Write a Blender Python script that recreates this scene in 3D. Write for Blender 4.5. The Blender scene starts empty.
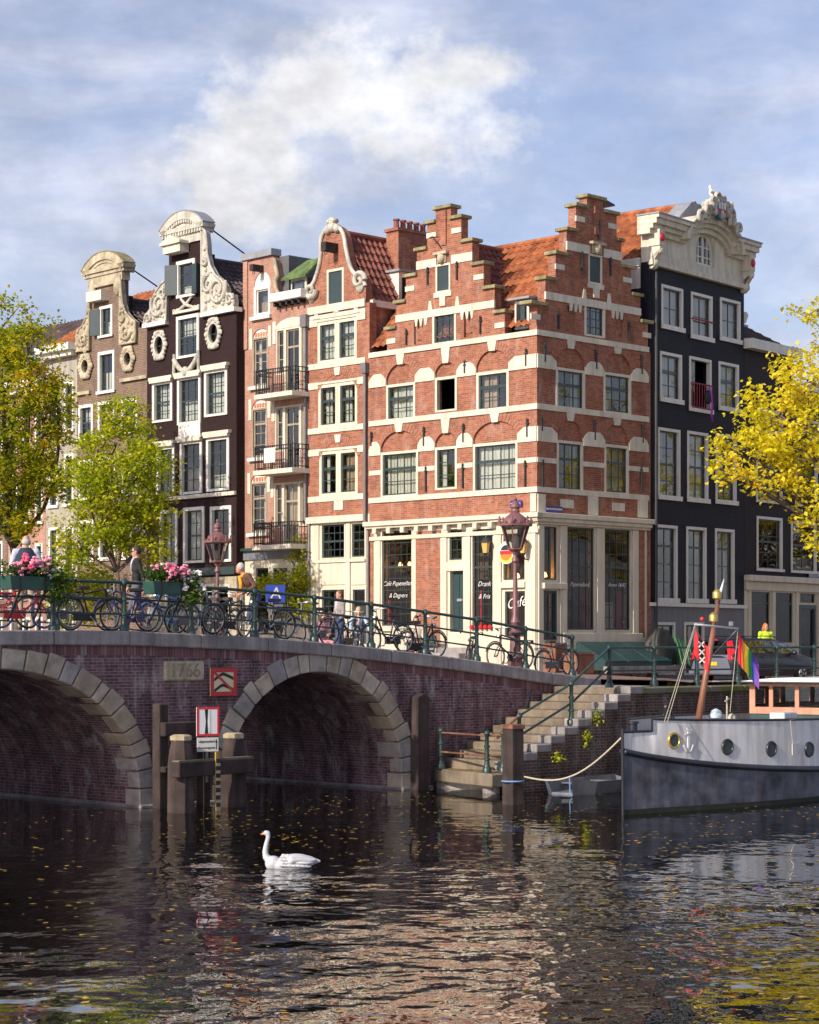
import bpy, bmesh, math, random
import numpy as np
from mathutils import Vector, Matrix, noise as mnoise
from mathutils.geometry import tessellate_polygon
R = math.radians
PI = math.pi
random.seed(7)
S = bpy.context.scene
COL = S.collection

# ------------------------------------------------------------------ camera
CX, HOR, FPX, EYE = 409.5, 645.0, 2100.0, 3.4
SUN_DIR = Vector((-0.70, -0.715, 0)).normalized()      # horizontal direction towards the sun
SUN_EL = R(29)
cd = bpy.data.cameras.new('camera')
cam = bpy.data.objects.new('camera', cd)
COL.objects.link(cam)
cam.location = (0, 0, EYE)
cam.rotation_euler = (R(90), 0, 0)
cd.sensor_fit = 'HORIZONTAL'
cd.sensor_width = 36.0
cd.lens = 36.0 * FPX / 819.0
cd.shift_y = (HOR - 512.0) / 819.0
cd.clip_start = 0.5
cd.clip_end = 4000
S.camera = cam

# ------------------------------------------------------------------ mesh builder
class MB:
    def __init__(s):
        s.v, s.f, s.m, s.mi = [], [], [], 0

    def add(s, pts, faces):
        b = len(s.v)
        s.v.extend([tuple(p) for p in pts])
        for f in faces:
            s.f.append(tuple(b + i for i in f))
            s.m.append(s.mi)
        return s

    def box(s, x0, x1, y0, y1, z0, z1):
        if x0 > x1: x0, x1 = x1, x0
        if y0 > y1: y0, y1 = y1, y0
        if z0 > z1: z0, z1 = z1, z0
        p = [(x0, y0, z0), (x1, y0, z0), (x1, y1, z0), (x0, y1, z0), (x0, y0, z1), (x1, y0, z1), (x1, y1, z1), (x0, y1, z1)]
        return s.add(p, [(3, 2, 1, 0), (4, 5, 6, 7), (0, 1, 5, 4), (1, 2, 6, 5), (2, 3, 7, 6), (3, 0, 4, 7)])

    def obox(s, c, ax, ay, az, hx, hy, hz):
        c, ax, ay, az = Vector(c), Vector(ax).normalized(), Vector(ay).normalized(), Vector(az).normalized()
        p = []
        for k in (-1, 1):
            for (i, j) in ((-1, -1), (1, -1), (1, 1), (-1, 1)):
                p.append(c + ax * hx * i + ay * hy * j + az * hz * k)
        return s.add(p, [(3, 2, 1, 0), (4, 5, 6, 7), (0, 1, 5, 4), (1, 2, 6, 5), (2, 3, 7, 6), (3, 0, 4, 7)])

    def bar(s, a, b, w, h, up=(0, 0, 1)):
        """square bar from a to b"""
        a, b = Vector(a), Vector(b)
        d = (b - a)
        L = d.length
        d.normalize()
        up = Vector(up)
        sd = d.cross(up)
        if sd.length < 1e-4: sd = d.cross(Vector((1, 0, 0)))
        sd.normalize()
        uu = sd.cross(d)
        return s.obox((a + b) / 2, sd, d, uu, w / 2, L / 2, h / 2)

    def prism(s, poly, y0, y1, holes=(), back=False):
        """polygon in the x-z plane, front at y0, sides running to y1"""
        loops = [list(poly)] + [list(h) for h in holes]
        pts3 = [[Vector((p[0], p[1], 0)) for p in lp] for lp in loops]
        tris = tessellate_polygon(pts3)
        flat = [p for lp in loops for p in lp]
        b = len(s.v)
        n = len(flat)
        s.v.extend([(p[0], y0, p[1]) for p in flat])
        s.v.extend([(p[0], y1, p[1]) for p in flat])
        for t in tris:
            a, c, d = (flat[i] for i in t)
            ar = (c[0] - a[0]) * (d[1] - a[1]) - (c[1] - a[1]) * (d[0] - a[0])
            if abs(ar) < 1e-9: continue
            tt = tuple(t) if ar > 0 else (t[0], t[2], t[1])
            s.f.append(tuple(b + i for i in tt)); s.m.append(s.mi)
            if back:
                s.f.append(tuple(b + n + i for i in reversed(tt))); s.m.append(s.mi)
        o = 0
        for k, lp in enumerate(loops):
            ar = sum(lp[i][0] * lp[(i + 1) % len(lp)][1] - lp[(i + 1) % len(lp)][0] * lp[i][1] for i in range(len(lp)))
            ccw = ar > 0
            if k: ccw = not ccw
            for i in range(len(lp)):
                j = (i + 1) % len(lp)
                q = (b + o + i, b + n + o + i, b + n + o + j, b + o + j)
                s.f.append(q if ccw else q[::-1]); s.m.append(s.mi)
            o += len(lp)
        return s

    def tube(s, pts, r, n=8, caps=True):
        pts = [Vector(p) for p in pts]
        if not hasattr(r, '__len__'): r = [r] * len(pts)
        rings = []
        prev = None
        for i, p in enumerate(pts):
            if i == 0: d = pts[1] - pts[0]
            elif i == len(pts) - 1: d = pts[-1] - pts[-2]
            else: d = (pts[i + 1] - p).normalized() + (p - pts[i - 1]).normalized()
            if d.length < 1e-9: d = Vector((0, 0, 1))
            d.normalize()
            if prev is None:
                a = d.cross(Vector((0, 0, 1)))
                if a.length < 1e-3: a = d.cross(Vector((1, 0, 0)))
            else:
                a = prev - d * prev.dot(d)
            a.normalize(); prev = a
            c = d.cross(a)
            rings.append([p + (a * math.cos(2 * PI * k / n) + c * math.sin(2 * PI * k / n)) * r[i] for k in range(n)])
        b = len(s.v)
        for rg in rings: s.v.extend([tuple(q) for q in rg])
        for i in range(len(pts) - 1):
            for k in range(n):
                k2 = (k + 1) % n
                s.f.append((b + i * n + k, b + (i + 1) * n + k, b + (i + 1) * n + k2, b + i * n + k2)[::-1]); s.m.append(s.mi)
        if caps:
            s.f.append(tuple(b + k for k in range(n))[::-1]); s.m.append(s.mi)
            e = b + (len(pts) - 1) * n
            s.f.append(tuple(e + k for k in range(n))); s.m.append(s.mi)
        return s

    def lathe(s, prof, c=(0, 0, 0), n=12, sq=False, rot=0.0):
        """profile of (radius, z); sq=True makes n-gon facets"""
        c = Vector(c)
        b = len(s.v)
        for (r, z) in prof:
            for k in range(n):
                a = 2 * PI * (k + 0.5) / n + rot
                s.v.append((c.x + r * math.cos(a), c.y + r * math.sin(a), c.z + z))
        for i in range(len(prof) - 1):
            for k in range(n):
                k2 = (k + 1) % n
                s.f.append((b + i * n + k, b + i * n + k2, b + (i + 1) * n + k2, b + (i + 1) * n + k)); s.m.append(s.mi)
        s.f.append(tuple(b + k for k in range(n))[::-1]); s.m.append(s.mi)
        e = b + (len(prof) - 1) * n
        s.f.append(tuple(e + k for k in range(n))); s.m.append(s.mi)
        return s

    def ball(s, c, rx, ry=None, rz=None, n=10, m=6, rot=None):
        ry = rx if ry is None else ry
        rz = rx if rz is None else rz
        c = Vector(c)
        b = len(s.v)
        for i in range(m + 1):
            th = PI * i / m
            for k in range(n):
                a = 2 * PI * k / n
                q = Vector((rx * math.sin(th) * math.cos(a), ry * math.sin(th) * math.sin(a), -rz * math.cos(th)))
                if rot is not None: q = rot @ q
                s.v.append(tuple(c + q))
        for i in range(m):
            for k in range(n):
                k2 = (k + 1) % n
                s.f.append((b + i * n + k, b + i * n + k2, b + (i + 1) * n + k2, b + (i + 1) * n + k)); s.m.append(s.mi)
        return s

    def torus(s, c, axis, Rr, r, n=28, m=6, a0=0, a1=2 * PI):
        axis = Vector(axis).normalized()
        a = axis.cross(Vector((0, 0, 1)))
        if a.length < 1e-3: a = Vector((1, 0, 0))
        a.normalize()
        bb = axis.cross(a)
        full = abs(a1 - a0 - 2 * PI) < 1e-6
        b = len(s.v)
        cnt = n if full else n + 1
        for i in range(cnt):
            t = a0 + (a1 - a0) * i / n
            rad = a * math.cos(t) + bb * math.sin(t)
            for k in range(m):
                q = 2 * PI * k / m
                s.v.append(tuple(Vector(c) + rad * (Rr + r * math.cos(q)) + axis * r * math.sin(q)))
        for i in range(n):
            i2 = (i + 1) % cnt
            for k in range(m):
                k2 = (k + 1) % m
                s.f.append((b + i * m + k, b + i2 * m + k, b + i2 * m + k2, b + i * m + k2)); s.m.append(s.mi)
        return s

    def grid(s, fn, nu, nv):
        b = len(s.v)
        for j in range(nv + 1):
            for i in range(nu + 1):
                s.v.append(tuple(fn(i / nu, j / nv)))
        w = nu + 1
        for j in range(nv):
            for i in range(nu):
                s.f.append((b + j * w + i, b + j * w + i + 1, b + (j + 1) * w + i + 1, b + (j + 1) * w + i)); s.m.append(s.mi)
        return s

    def loft(s, rings, closed=True, caps=True):
        b = len(s.v)
        n = len(rings[0])
        for rg in rings: s.v.extend([tuple(p) for p in rg])
        for i in range(len(rings) - 1):
            for k in range(n if closed else n - 1):
                k2 = (k + 1) % n
                s.f.append((b + i * n + k, b + i * n + k2, b + (i + 1) * n + k2, b + (i + 1) * n + k)); s.m.append(s.mi)
        if caps and closed:
            s.f.append(tuple(b + k for k in range(n))[::-1]); s.m.append(s.mi)
            e = b + (len(rings) - 1) * n
            s.f.append(tuple(e + k for k in range(n))); s.m.append(s.mi)
        return s

    def build(s, name, mat=None, parent=None, smooth=None, fixn=False, bevel=0.0):
        me = bpy.data.meshes.new(name)
        me.from_pydata(s.v, [], s.f)
        mats = mat if isinstance(mat, (list, tuple)) else [mat]
        for m in mats:
            if m is not None: me.materials.append(m)
        if len(mats) > 1: me.polygons.foreach_set('material_index', s.m)
        if fixn or bevel > 0:
            bm = bmesh.new(); bm.from_mesh(me)
            if fixn:
                bmesh.ops.remove_doubles(bm, verts=bm.verts, dist=1e-5)
                bmesh.ops.recalc_face_normals(bm, faces=bm.faces)
            if bevel > 0:
                bmesh.ops.bevel(bm, geom=[e for e in bm.edges if e.calc_face_angle(0) > 0.6], offset=bevel, segments=1, affect='EDGES', clamp_overlap=True)
            bm.to_mesh(me); bm.free()
        box_uv(me)
        if smooth is not None:
            me.polygons.foreach_set('use_smooth', [True] * len(me.polygons))
            if smooth < 180: me.set_sharp_from_angle(angle=R(smooth))
        me.update()
        o = bpy.data.objects.new(name, me)
        COL.objects.link(o)
        if parent is not None: o.parent = parent
        return o


def box_uv(me):
    """metre-scaled coordinates laid out in each face's own plane"""
    n = len(me.polygons)
    if not n: return
    nl = len(me.loops)
    co = np.empty(len(me.vertices) * 3); me.vertices.foreach_get('co', co); co = co.reshape(-1, 3)
    nr = np.empty(n * 3); me.polygons.foreach_get('normal', nr); nr = nr.reshape(-1, 3)
    lt = np.empty(n, dtype=np.int32); me.polygons.foreach_get('loop_total', lt)
    vi = np.empty(nl, dtype=np.int32); me.loops.foreach_get('vertex_index', vi)
    fn = np.repeat(nr, lt, axis=0)
    U = np.stack([-fn[:, 1], fn[:, 0], np.zeros(nl)], 1)
    ln = np.linalg.norm(U, axis=1)
    flat = ln < 0.05
    U[flat] = (1, 0, 0); ln[flat] = 1
    U /= ln[:, None]
    V = np.cross(fn, U)
    p = co[vi]
    uv = np.stack([(p * U).sum(1), (p * V).sum(1)], 1)
    lay = me.uv_layers.new(name='UVMap')
    lay.data.foreach_set('uv', uv.astype(np.float32).ravel())


def tag(o, label=None, cat=None, group=None, kind=None):
    if label: o['label'] = label
    if cat: o['category'] = cat
    if group: o['group'] = group
    if kind: o['kind'] = kind
    return o


def empty(name, loc=(0, 0, 0), rz=0.0, label=None, cat=None, group=None):
    o = bpy.data.objects.new(name, None)
    COL.objects.link(o)
    o.location = loc
    o.rotation_euler = (0, 0, rz)
    o.empty_display_size = 0.3
    return tag(o, label, cat, group)


def copy_tree(o, parent=None):
    c = o.copy(); COL.objects.link(c); c.parent = parent
    for ch in list(o.children): copy_tree(ch, c)
    return c


class Fr:
    """a vertical plane in the place: origin, direction (left to right), local x along it, local y away from the water"""
    def __init__(s, ox, oy, dx, dy, zb=0.0):
        l = math.hypot(dx, dy)
        s.o = Vector((ox, oy)); s.d = Vector((dx / l, dy / l)); s.zb = zb
        s.n = Vector((-s.d.y, s.d.x))               # away
        s.rz = math.atan2(s.d.y, s.d.x)

    def L(s, px, py, y=0.0):
        o = s.o + s.n * y
        r = (px - CX) / FPX
        t = (r * o.y - o.x) / (s.d.x - r * s.d.y)
        Y = o.y + s.d.y * t
        return (t, EYE + (HOR - py) / FPX * Y - s.zb)

    def X(s, px, y=0.0): return s.L(px, HOR, y)[0]

    def W(s, x, y=0.0):
        p = s.o + s.d * x + s.n * y
        return (p.x, p.y)

    def P(s, lst, y=0.0): return [s.L(a, b, y) for a, b in lst]

    def root(s, name, label, cat, group=None, x=0, y=0):
        w = s.W(x, y)
        return empty(name, (w[0], w[1], s.zb), s.rz, label, cat, group)


def pix(px, py, Y):
    return Vector(((px - CX) / FPX * Y, Y, EYE + (HOR - py) / FPX * Y))


# ------------------------------------------------------------------ materials
def newmat(name):
    m = bpy.data.materials.new(name)
    m.use_nodes = True
    nt = m.node_tree
    b = nt.nodes['Principled BSDF']
    return m, nt, b


def N(nt, t, **kw):
    n = nt.nodes.new(t)
    for k, v in kw.items():
        if k.startswith('i_'):
            n.inputs[k[2:].replace('_', ' ')].default_value = v
        else:
            setattr(n, k, v)
    return n


def rgb(c): return (c[0], c[1], c[2], 1.0)


def mixc(nt, fac, a, b, mode='MIX'):
    n = nt.nodes.new('ShaderNodeMix')
    n.data_type = 'RGBA'; n.blend_type = mode
    for sock, val in ((n.inputs[0], fac), (n.inputs[6], a), (n.inputs[7], b)):
        if hasattr(val, 'is_output'): nt.links.new(val, sock)
        elif hasattr(val, '__len__'): sock.default_value = rgb(val)
        else: sock.default_value = val
    return n.outputs[2]


def ramp(nt, src, stops):
    n = nt.nodes.new('ShaderNodeValToRGB')
    e = n.color_ramp.elements
    while len(e) > 1: e.remove(e[0])
    e[0].position = stops[0][0]; e[0].color = rgb(stops[0][1]) if hasattr(stops[0][1], '__len__') else (stops[0][1],) * 3 + (1,)
    for p, c in stops[1:]:
        k = e.new(p); k.color = rgb(c) if hasattr(c, '__len__') else (c, c, c, 1)
    nt.links.new(src, n.inputs[0])
    return n.outputs[0]


def noise(nt, scale, detail=4, rough=0.55, coord='Object', vscale=None):
    tc = nt.nodes.new('ShaderNodeTexCoord')
    src = tc.outputs[coord]
    if vscale:
        mp = nt.nodes.new('ShaderNodeMapping'); mp.inputs['Scale'].default_value = vscale
        nt.links.new(src, mp.inputs[0]); src = mp.outputs[0]
    n = N(nt, 'ShaderNodeTexNoise'); n.inputs['Scale'].default_value = scale
    n.inputs['Detail'].default_value = detail; n.inputs['Roughness'].default_value = rough
    nt.links.new(src, n.inputs[0])
    return n.outputs[0]


def bump(nt, b, h, strength=0.3, dist=0.02):
    n = N(nt, 'ShaderNodeBump'); n.inputs['Strength'].default_value = strength; n.inputs['Distance'].default_value = dist
    nt.links.new(h, n.inputs['Height']); nt.links.new(n.outputs[0], b.inputs['Normal'])


def mat(name, c, rough=0.7, var=0.25, scale=2.0, metal=0.0, bmp=0.0, fine=0.0, streak=0.0, c2=None, spec=None, rust=0.0):
    m, nt, b = newmat(name)
    f = noise(nt, scale, 5)
    lo = tuple(x * (1 - var) for x in c)
    hi = tuple(min(1, x * (1 + var)) for x in c) if c2 is None else c2
    col = mixc(nt, ramp(nt, f, [(0.3, 0.0), (0.7, 1.0)]), lo, hi)
    if fine:
        g = noise(nt, 30, 3)
        col = mixc(nt, fine, col, ramp(nt, g, [(0.3, 0.25), (0.7, 1.0)]), 'MULTIPLY')
    if streak:
        g = noise(nt, 1.0, 5, 0.6, vscale=(5, 5, 0.5))
        col = mixc(nt, streak, col, ramp(nt, g, [(0.35, 0.2), (0.6, 1.0)]), 'MULTIPLY')
    if rust:
        g = noise(nt, 1.0, 6, 0.65, vscale=(3.2, 3.2, 0.55))
        col = mixc(nt, ramp(nt, g, [(0.56, 0.0), (0.74, rust)]), col, (0.16, 0.085, 0.045))
    nt.links.new(col, b.inputs['Base Color'])
    b.inputs['Roughness'].default_value = rough
    b.inputs['Metallic'].default_value = metal
    if spec is not None: b.inputs['Specular IOR Level'].default_value = spec
    if bmp: bump(nt, b, noise(nt, scale * 6, 5), bmp)
    return m


def brickmat(name, c1, c2, mortar, bw=0.21, rh=0.065, ms=0.007, var=0.35, rough=0.85, stain=0.0, bmp=0.25, white=0.0, pscale=0.7):
    m, nt, b = newmat(name)
    tc = nt.nodes.new('ShaderNodeTexCoord')
    br = N(nt, 'ShaderNodeTexBrick')
    br.offset = 0.5
    for k, v in (('Scale', 1.0), ('Mortar Size', ms), ('Mortar Smooth', 0.3), ('Bias', 0.0), ('Brick Width', bw), ('Row Height', rh)):
        br.inputs[k].default_value = v
    br.inputs['Color1'].default_value = rgb(c1)
    br.inputs['Color2'].default_value = rgb(c2)
    br.inputs['Mortar'].default_value = rgb(mortar)
    nt.links.new(tc.outputs['UV'], br.inputs[0])
    col = br.outputs['Color']
    p = noise(nt, pscale, 6, 0.62)
    col = mixc(nt, var, col, ramp(nt, p, [(0.28, 0.35), (0.5, 0.85), (0.72, 1.0)]), 'MULTIPLY')
    q = noise(nt, 9, 4, 0.6)
    col = mixc(nt, var * 0.7, col, ramp(nt, q, [(0.3, 0.45), (0.62, 1.0)]), 'MULTIPLY')
    if stain:
        st = noise(nt, 1.0, 6, 0.65, vscale=(2.2, 2.2, 0.35))
        col = mixc(nt, stain, col, ramp(nt, st, [(0.32, 0.12), (0.55, 1.0)]), 'MULTIPLY')
    if white:
        w = noise(nt, 1.0, 7, 0.7, vscale=(3.0, 3.0, 1.0))
        fac = ramp(nt, w, [(0.52, 0.0), (0.74, white)])
        col = mixc(nt, fac, col, (0.5, 0.48, 0.46))
    nt.links.new(col, b.inputs['Base Color'])
    b.inputs['Roughness'].default_value = rough
    b.inputs['Specular IOR Level'].default_value = 0.2
    if bmp: bump(nt, b, br.outputs['Fac'], -bmp, 0.02)
    return m


def glassmat(name, tint=(0.82, 0.86, 0.86), add=0.05, wav=0.03, k=1.7):
    m = bpy.data.materials.new(name); m.use_nodes = True
    nt = m.node_tree
    for n in list(nt.nodes): nt.nodes.remove(n)
    out = N(nt, 'ShaderNodeOutputMaterial')
    tr = N(nt, 'ShaderNodeBsdfTransparent'); tr.inputs[0].default_value = rgb(tint)
    gl = N(nt, 'ShaderNodeBsdfGlossy'); gl.inputs['Roughness'].default_value = 0.015
    fr = N(nt, 'ShaderNodeFresnel'); fr.inputs[0].default_value = 1.6
    mm = N(nt, 'ShaderNodeMath', operation='MULTIPLY_ADD')
    mm.inputs[1].default_value = k; mm.inputs[2].default_value = add
    nt.links.new(fr.outputs[0], mm.inputs[0])
    mx = N(nt, 'ShaderNodeMixShader')
    nt.links.new(mm.outputs[0], mx.inputs[0]); nt.links.new(tr.outputs[0], mx.inputs[1]); nt.links.new(gl.outputs[0], mx.inputs[2])
    nt.links.new(mx.outputs[0], out.inputs[0])
    h = noise(nt, 0.9, 1)
    bn = N(nt, 'ShaderNodeBump'); bn.inputs['Strength'].default_value = wav * 6; bn.inputs['Distance'].default_value = 0.05
    nt.links.new(h, bn.inputs['Height']); nt.links.new(bn.outputs[0], gl.inputs['Normal'])
    return m


def leafmat(name, stops, trans=0.55):
    m, nt, b = newmat(name)
    g = N(nt, 'ShaderNodeNewGeometry')
    big = noise(nt, 0.7, 3)
    ad = N(nt, 'ShaderNodeMath', operation='MULTIPLY_ADD'); ad.inputs[1].default_value = 0.6
    nt.links.new(g.outputs['Random Per Island'], ad.inputs[0])
    sb = N(nt, 'ShaderNodeMath', operation='MULTIPLY_ADD'); sb.inputs[1].default_value = 1.3; sb.inputs[2].default_value = -0.45
    nt.links.new(big, sb.inputs[0]); nt.links.new(sb.outputs[0], ad.inputs[2])
    col = ramp(nt, ad.outputs[0], stops)
    nt.links.new(col, b.inputs['Base Color'])
    b.inputs['Roughness'].default_value = 0.55
    b.inputs['Specular IOR Level'].default_value = 0.25
    t = N(nt, 'ShaderNodeBsdfTranslucent')
    nt.links.new(col, t.inputs[0])
    mx = N(nt, 'ShaderNodeMixShader'); mx.inputs[0].default_value = trans
    out = [n for n in nt.nodes if n.type == 'OUTPUT_MATERIAL'][0]
    nt.links.new(b.outputs[0], mx.inputs[1]); nt.links.new(t.outputs[0], mx.inputs[2]); nt.links.new(mx.outputs[0], out.inputs[0])
    return m


def emitmat(name, c, s):
    m, nt, b = newmat(name)
    b.inputs['Base Color'].default_value = rgb(c)
    b.inputs['Emission Color'].default_value = rgb(c); b.inputs['Emission Strength'].default_value = s
    return m


MT = {}
MT['cream'] = mat('cream_paint', (0.60, 0.55, 0.44), 0.5, 0.06, 1.5, streak=0.2)
MT['stone_cream'] = mat('painted_stone', (0.60, 0.56, 0.46), 0.65, 0.1, 2.0, streak=0.3)
MT['white'] = mat('white_paint', (0.68, 0.66, 0.61), 0.45, 0.05, 2.0, streak=0.18)
MT['sand'] = mat('sandstone', (0.42, 0.36, 0.26), 0.85, 0.35, 3.0, bmp=0.4, streak=0.35)
MT['capstone'] = mat('cap_stone', (0.27, 0.24, 0.13), 0.9, 0.45, 4.0, bmp=0.4, fine=0.4)
MT['sash'] = mat('dark_green_sash', (0.03, 0.05, 0.052), 0.35, 0.2)
MT['sash_brown'] = mat('brown_sash', (0.30, 0.25, 0.19), 0.5, 0.2)
MT['shutter'] = mat('blue_grey_shutter', (0.022, 0.042, 0.05), 0.5, 0.2)
MT['teal'] = mat('teal_paint', (0.022, 0.055, 0.058), 0.45, 0.25, 1.2, streak=0.3)
MT['glass'] = glassmat('window_glass')
MT['glass_dark'] = glassmat('shop_glass', (0.7, 0.7, 0.7), 0.0, k=1.0)
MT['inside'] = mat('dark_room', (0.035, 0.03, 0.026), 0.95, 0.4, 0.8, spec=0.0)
MT['curtain'] = mat('white_curtain', (0.62, 0.60, 0.54), 0.9, 0.1, 3.0)
MT['curtain_tan'] = mat('tan_curtain', (0.42, 0.30, 0.2), 0.9, 0.2, 3.0)
MT['curtain_red'] = mat('red_curtain', (0.45, 0.02, 0.04), 0.9, 0.2, 3.0)
MT['iron'] = mat('black_iron', (0.02, 0.02, 0.022), 0.5, 0.3)
MT['iron_green'] = mat('green_iron_paint', (0.026, 0.06, 0.055), 0.4, 0.35, 3.0, streak=0.3)
MT['lead'] = mat('grey_lead', (0.24, 0.25, 0.28), 0.5, 0.2, 3)
MT['pipe'] = mat('grey_pipe', (0.16, 0.15, 0.16), 0.5, 0.2, 3)
MT['brick'] = brickmat('orange_red_brick', (0.43, 0.155, 0.088), (0.27, 0.088, 0.06), (0.36, 0.25, 0.18), var=0.6, stain=0.28, white=0.3)
MT['brick_arch'] = brickmat('arch_brick', (0.37, 0.14, 0.09), (0.28, 0.095, 0.062), (0.36, 0.26, 0.19), bw=0.065, rh=0.21, var=0.3)
MT['brick_pink'] = brickmat('pink_brick', (0.46, 0.235, 0.175), (0.38, 0.18, 0.135), (0.45, 0.34, 0.28), var=0.45, stain=0.25)
MT['brick_brown'] = brickmat('brown_brick', (0.20, 0.13, 0.098), (0.15, 0.092, 0.072), (0.36, 0.29, 0.23), var=0.5, stain=0.3)
MT['brick_plum'] = brickmat('plum_painted_brick', (0.034, 0.017, 0.018), (0.026, 0.013, 0.014), (0.019, 0.011, 0.012), var=0.4, rough=0.85, bmp=0.2)
MT['brick_navy'] = brickmat('navy_painted_brick', (0.017, 0.0175, 0.028), (0.012, 0.0125, 0.021), (0.007, 0.0075, 0.012), var=0.4, rough=0.6, bmp=0.3)
MT['brick_dark'] = brickmat('dark_brick', (0.028, 0.018, 0.022), (0.02, 0.014, 0.018), (0.012, 0.010, 0.012), var=0.35, rough=0.6)
MT['brick_bridge'] = brickmat('bridge_brick', (0.29, 0.135, 0.14), (0.14, 0.075, 0.09), (0.33, 0.29, 0.31), bw=0.22, rh=0.068, ms=0.008, var=0.8, stain=0.75, bmp=0.6, white=0.7)
MT['brick_quay'] = brickmat('quay_brick', (0.15, 0.085, 0.07), (0.085, 0.055, 0.05), (0.22, 0.19, 0.16), bw=0.22, rh=0.072, ms=0.01, var=0.6, stain=0.6, bmp=0.5, white=0.3)
MT['tile_orange'] = mat('orange_pantile', (0.36, 0.10, 0.04), 0.75, 0.5, 2.6, fine=0.5, c2=(0.56, 0.19, 0.07))
MT['tile_red'] = mat('brown_red_pantile', (0.20, 0.065, 0.045), 0.75, 0.4, 1.7, fine=0.35)
MT['tile_dark'] = mat('dark_pantile', (0.085, 0.06, 0.06), 0.65, 0.4, 1.7, fine=0.3)
MT['slate'] = mat('slate', (0.10, 0.105, 0.115), 0.5, 0.3, 2)
MT['green_roof'] = mat('mossy_green_roof', (0.10, 0.16, 0.05), 0.85, 0.5, 4, fine=0.4)
MT['grey_plinth'] = mat('blue_grey_render', (0.155, 0.165, 0.19), 0.6, 0.1, 1.2, streak=0.2)
MT['plaster'] = mat('pale_plaster', (0.62, 0.57, 0.48), 0.8, 0.1, 1.0, streak=0.25)
MT['plaster_old'] = mat('old_plaster', (0.36, 0.33, 0.28), 0.85, 0.15, 1.0, streak=0.4)
MT['wood'] = mat('weathered_wood', (0.048, 0.032, 0.03), 0.9, 0.5, 2.0, bmp=0.5, streak=0.65)
MT['carved'] = mat('carved_white_stone', (0.60, 0.57, 0.50), 0.8, 0.18, 5.0, bmp=0.7, fine=0.45, streak=0.45)
MT['black'] = mat('black_rubber', (0.012, 0.012, 0.013), 0.6, 0.2)
# ------------------------------------------------------------------ house kit
def arc_pts(cx, cz, rx, rz, a0, a1, n=12):
    return [(cx + rx * math.cos(a0 + (a1 - a0) * i / n), cz + rz * math.sin(a0 + (a1 - a0) * i / n)) for i in range(n + 1)]


WR = random.Random(42)


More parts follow.
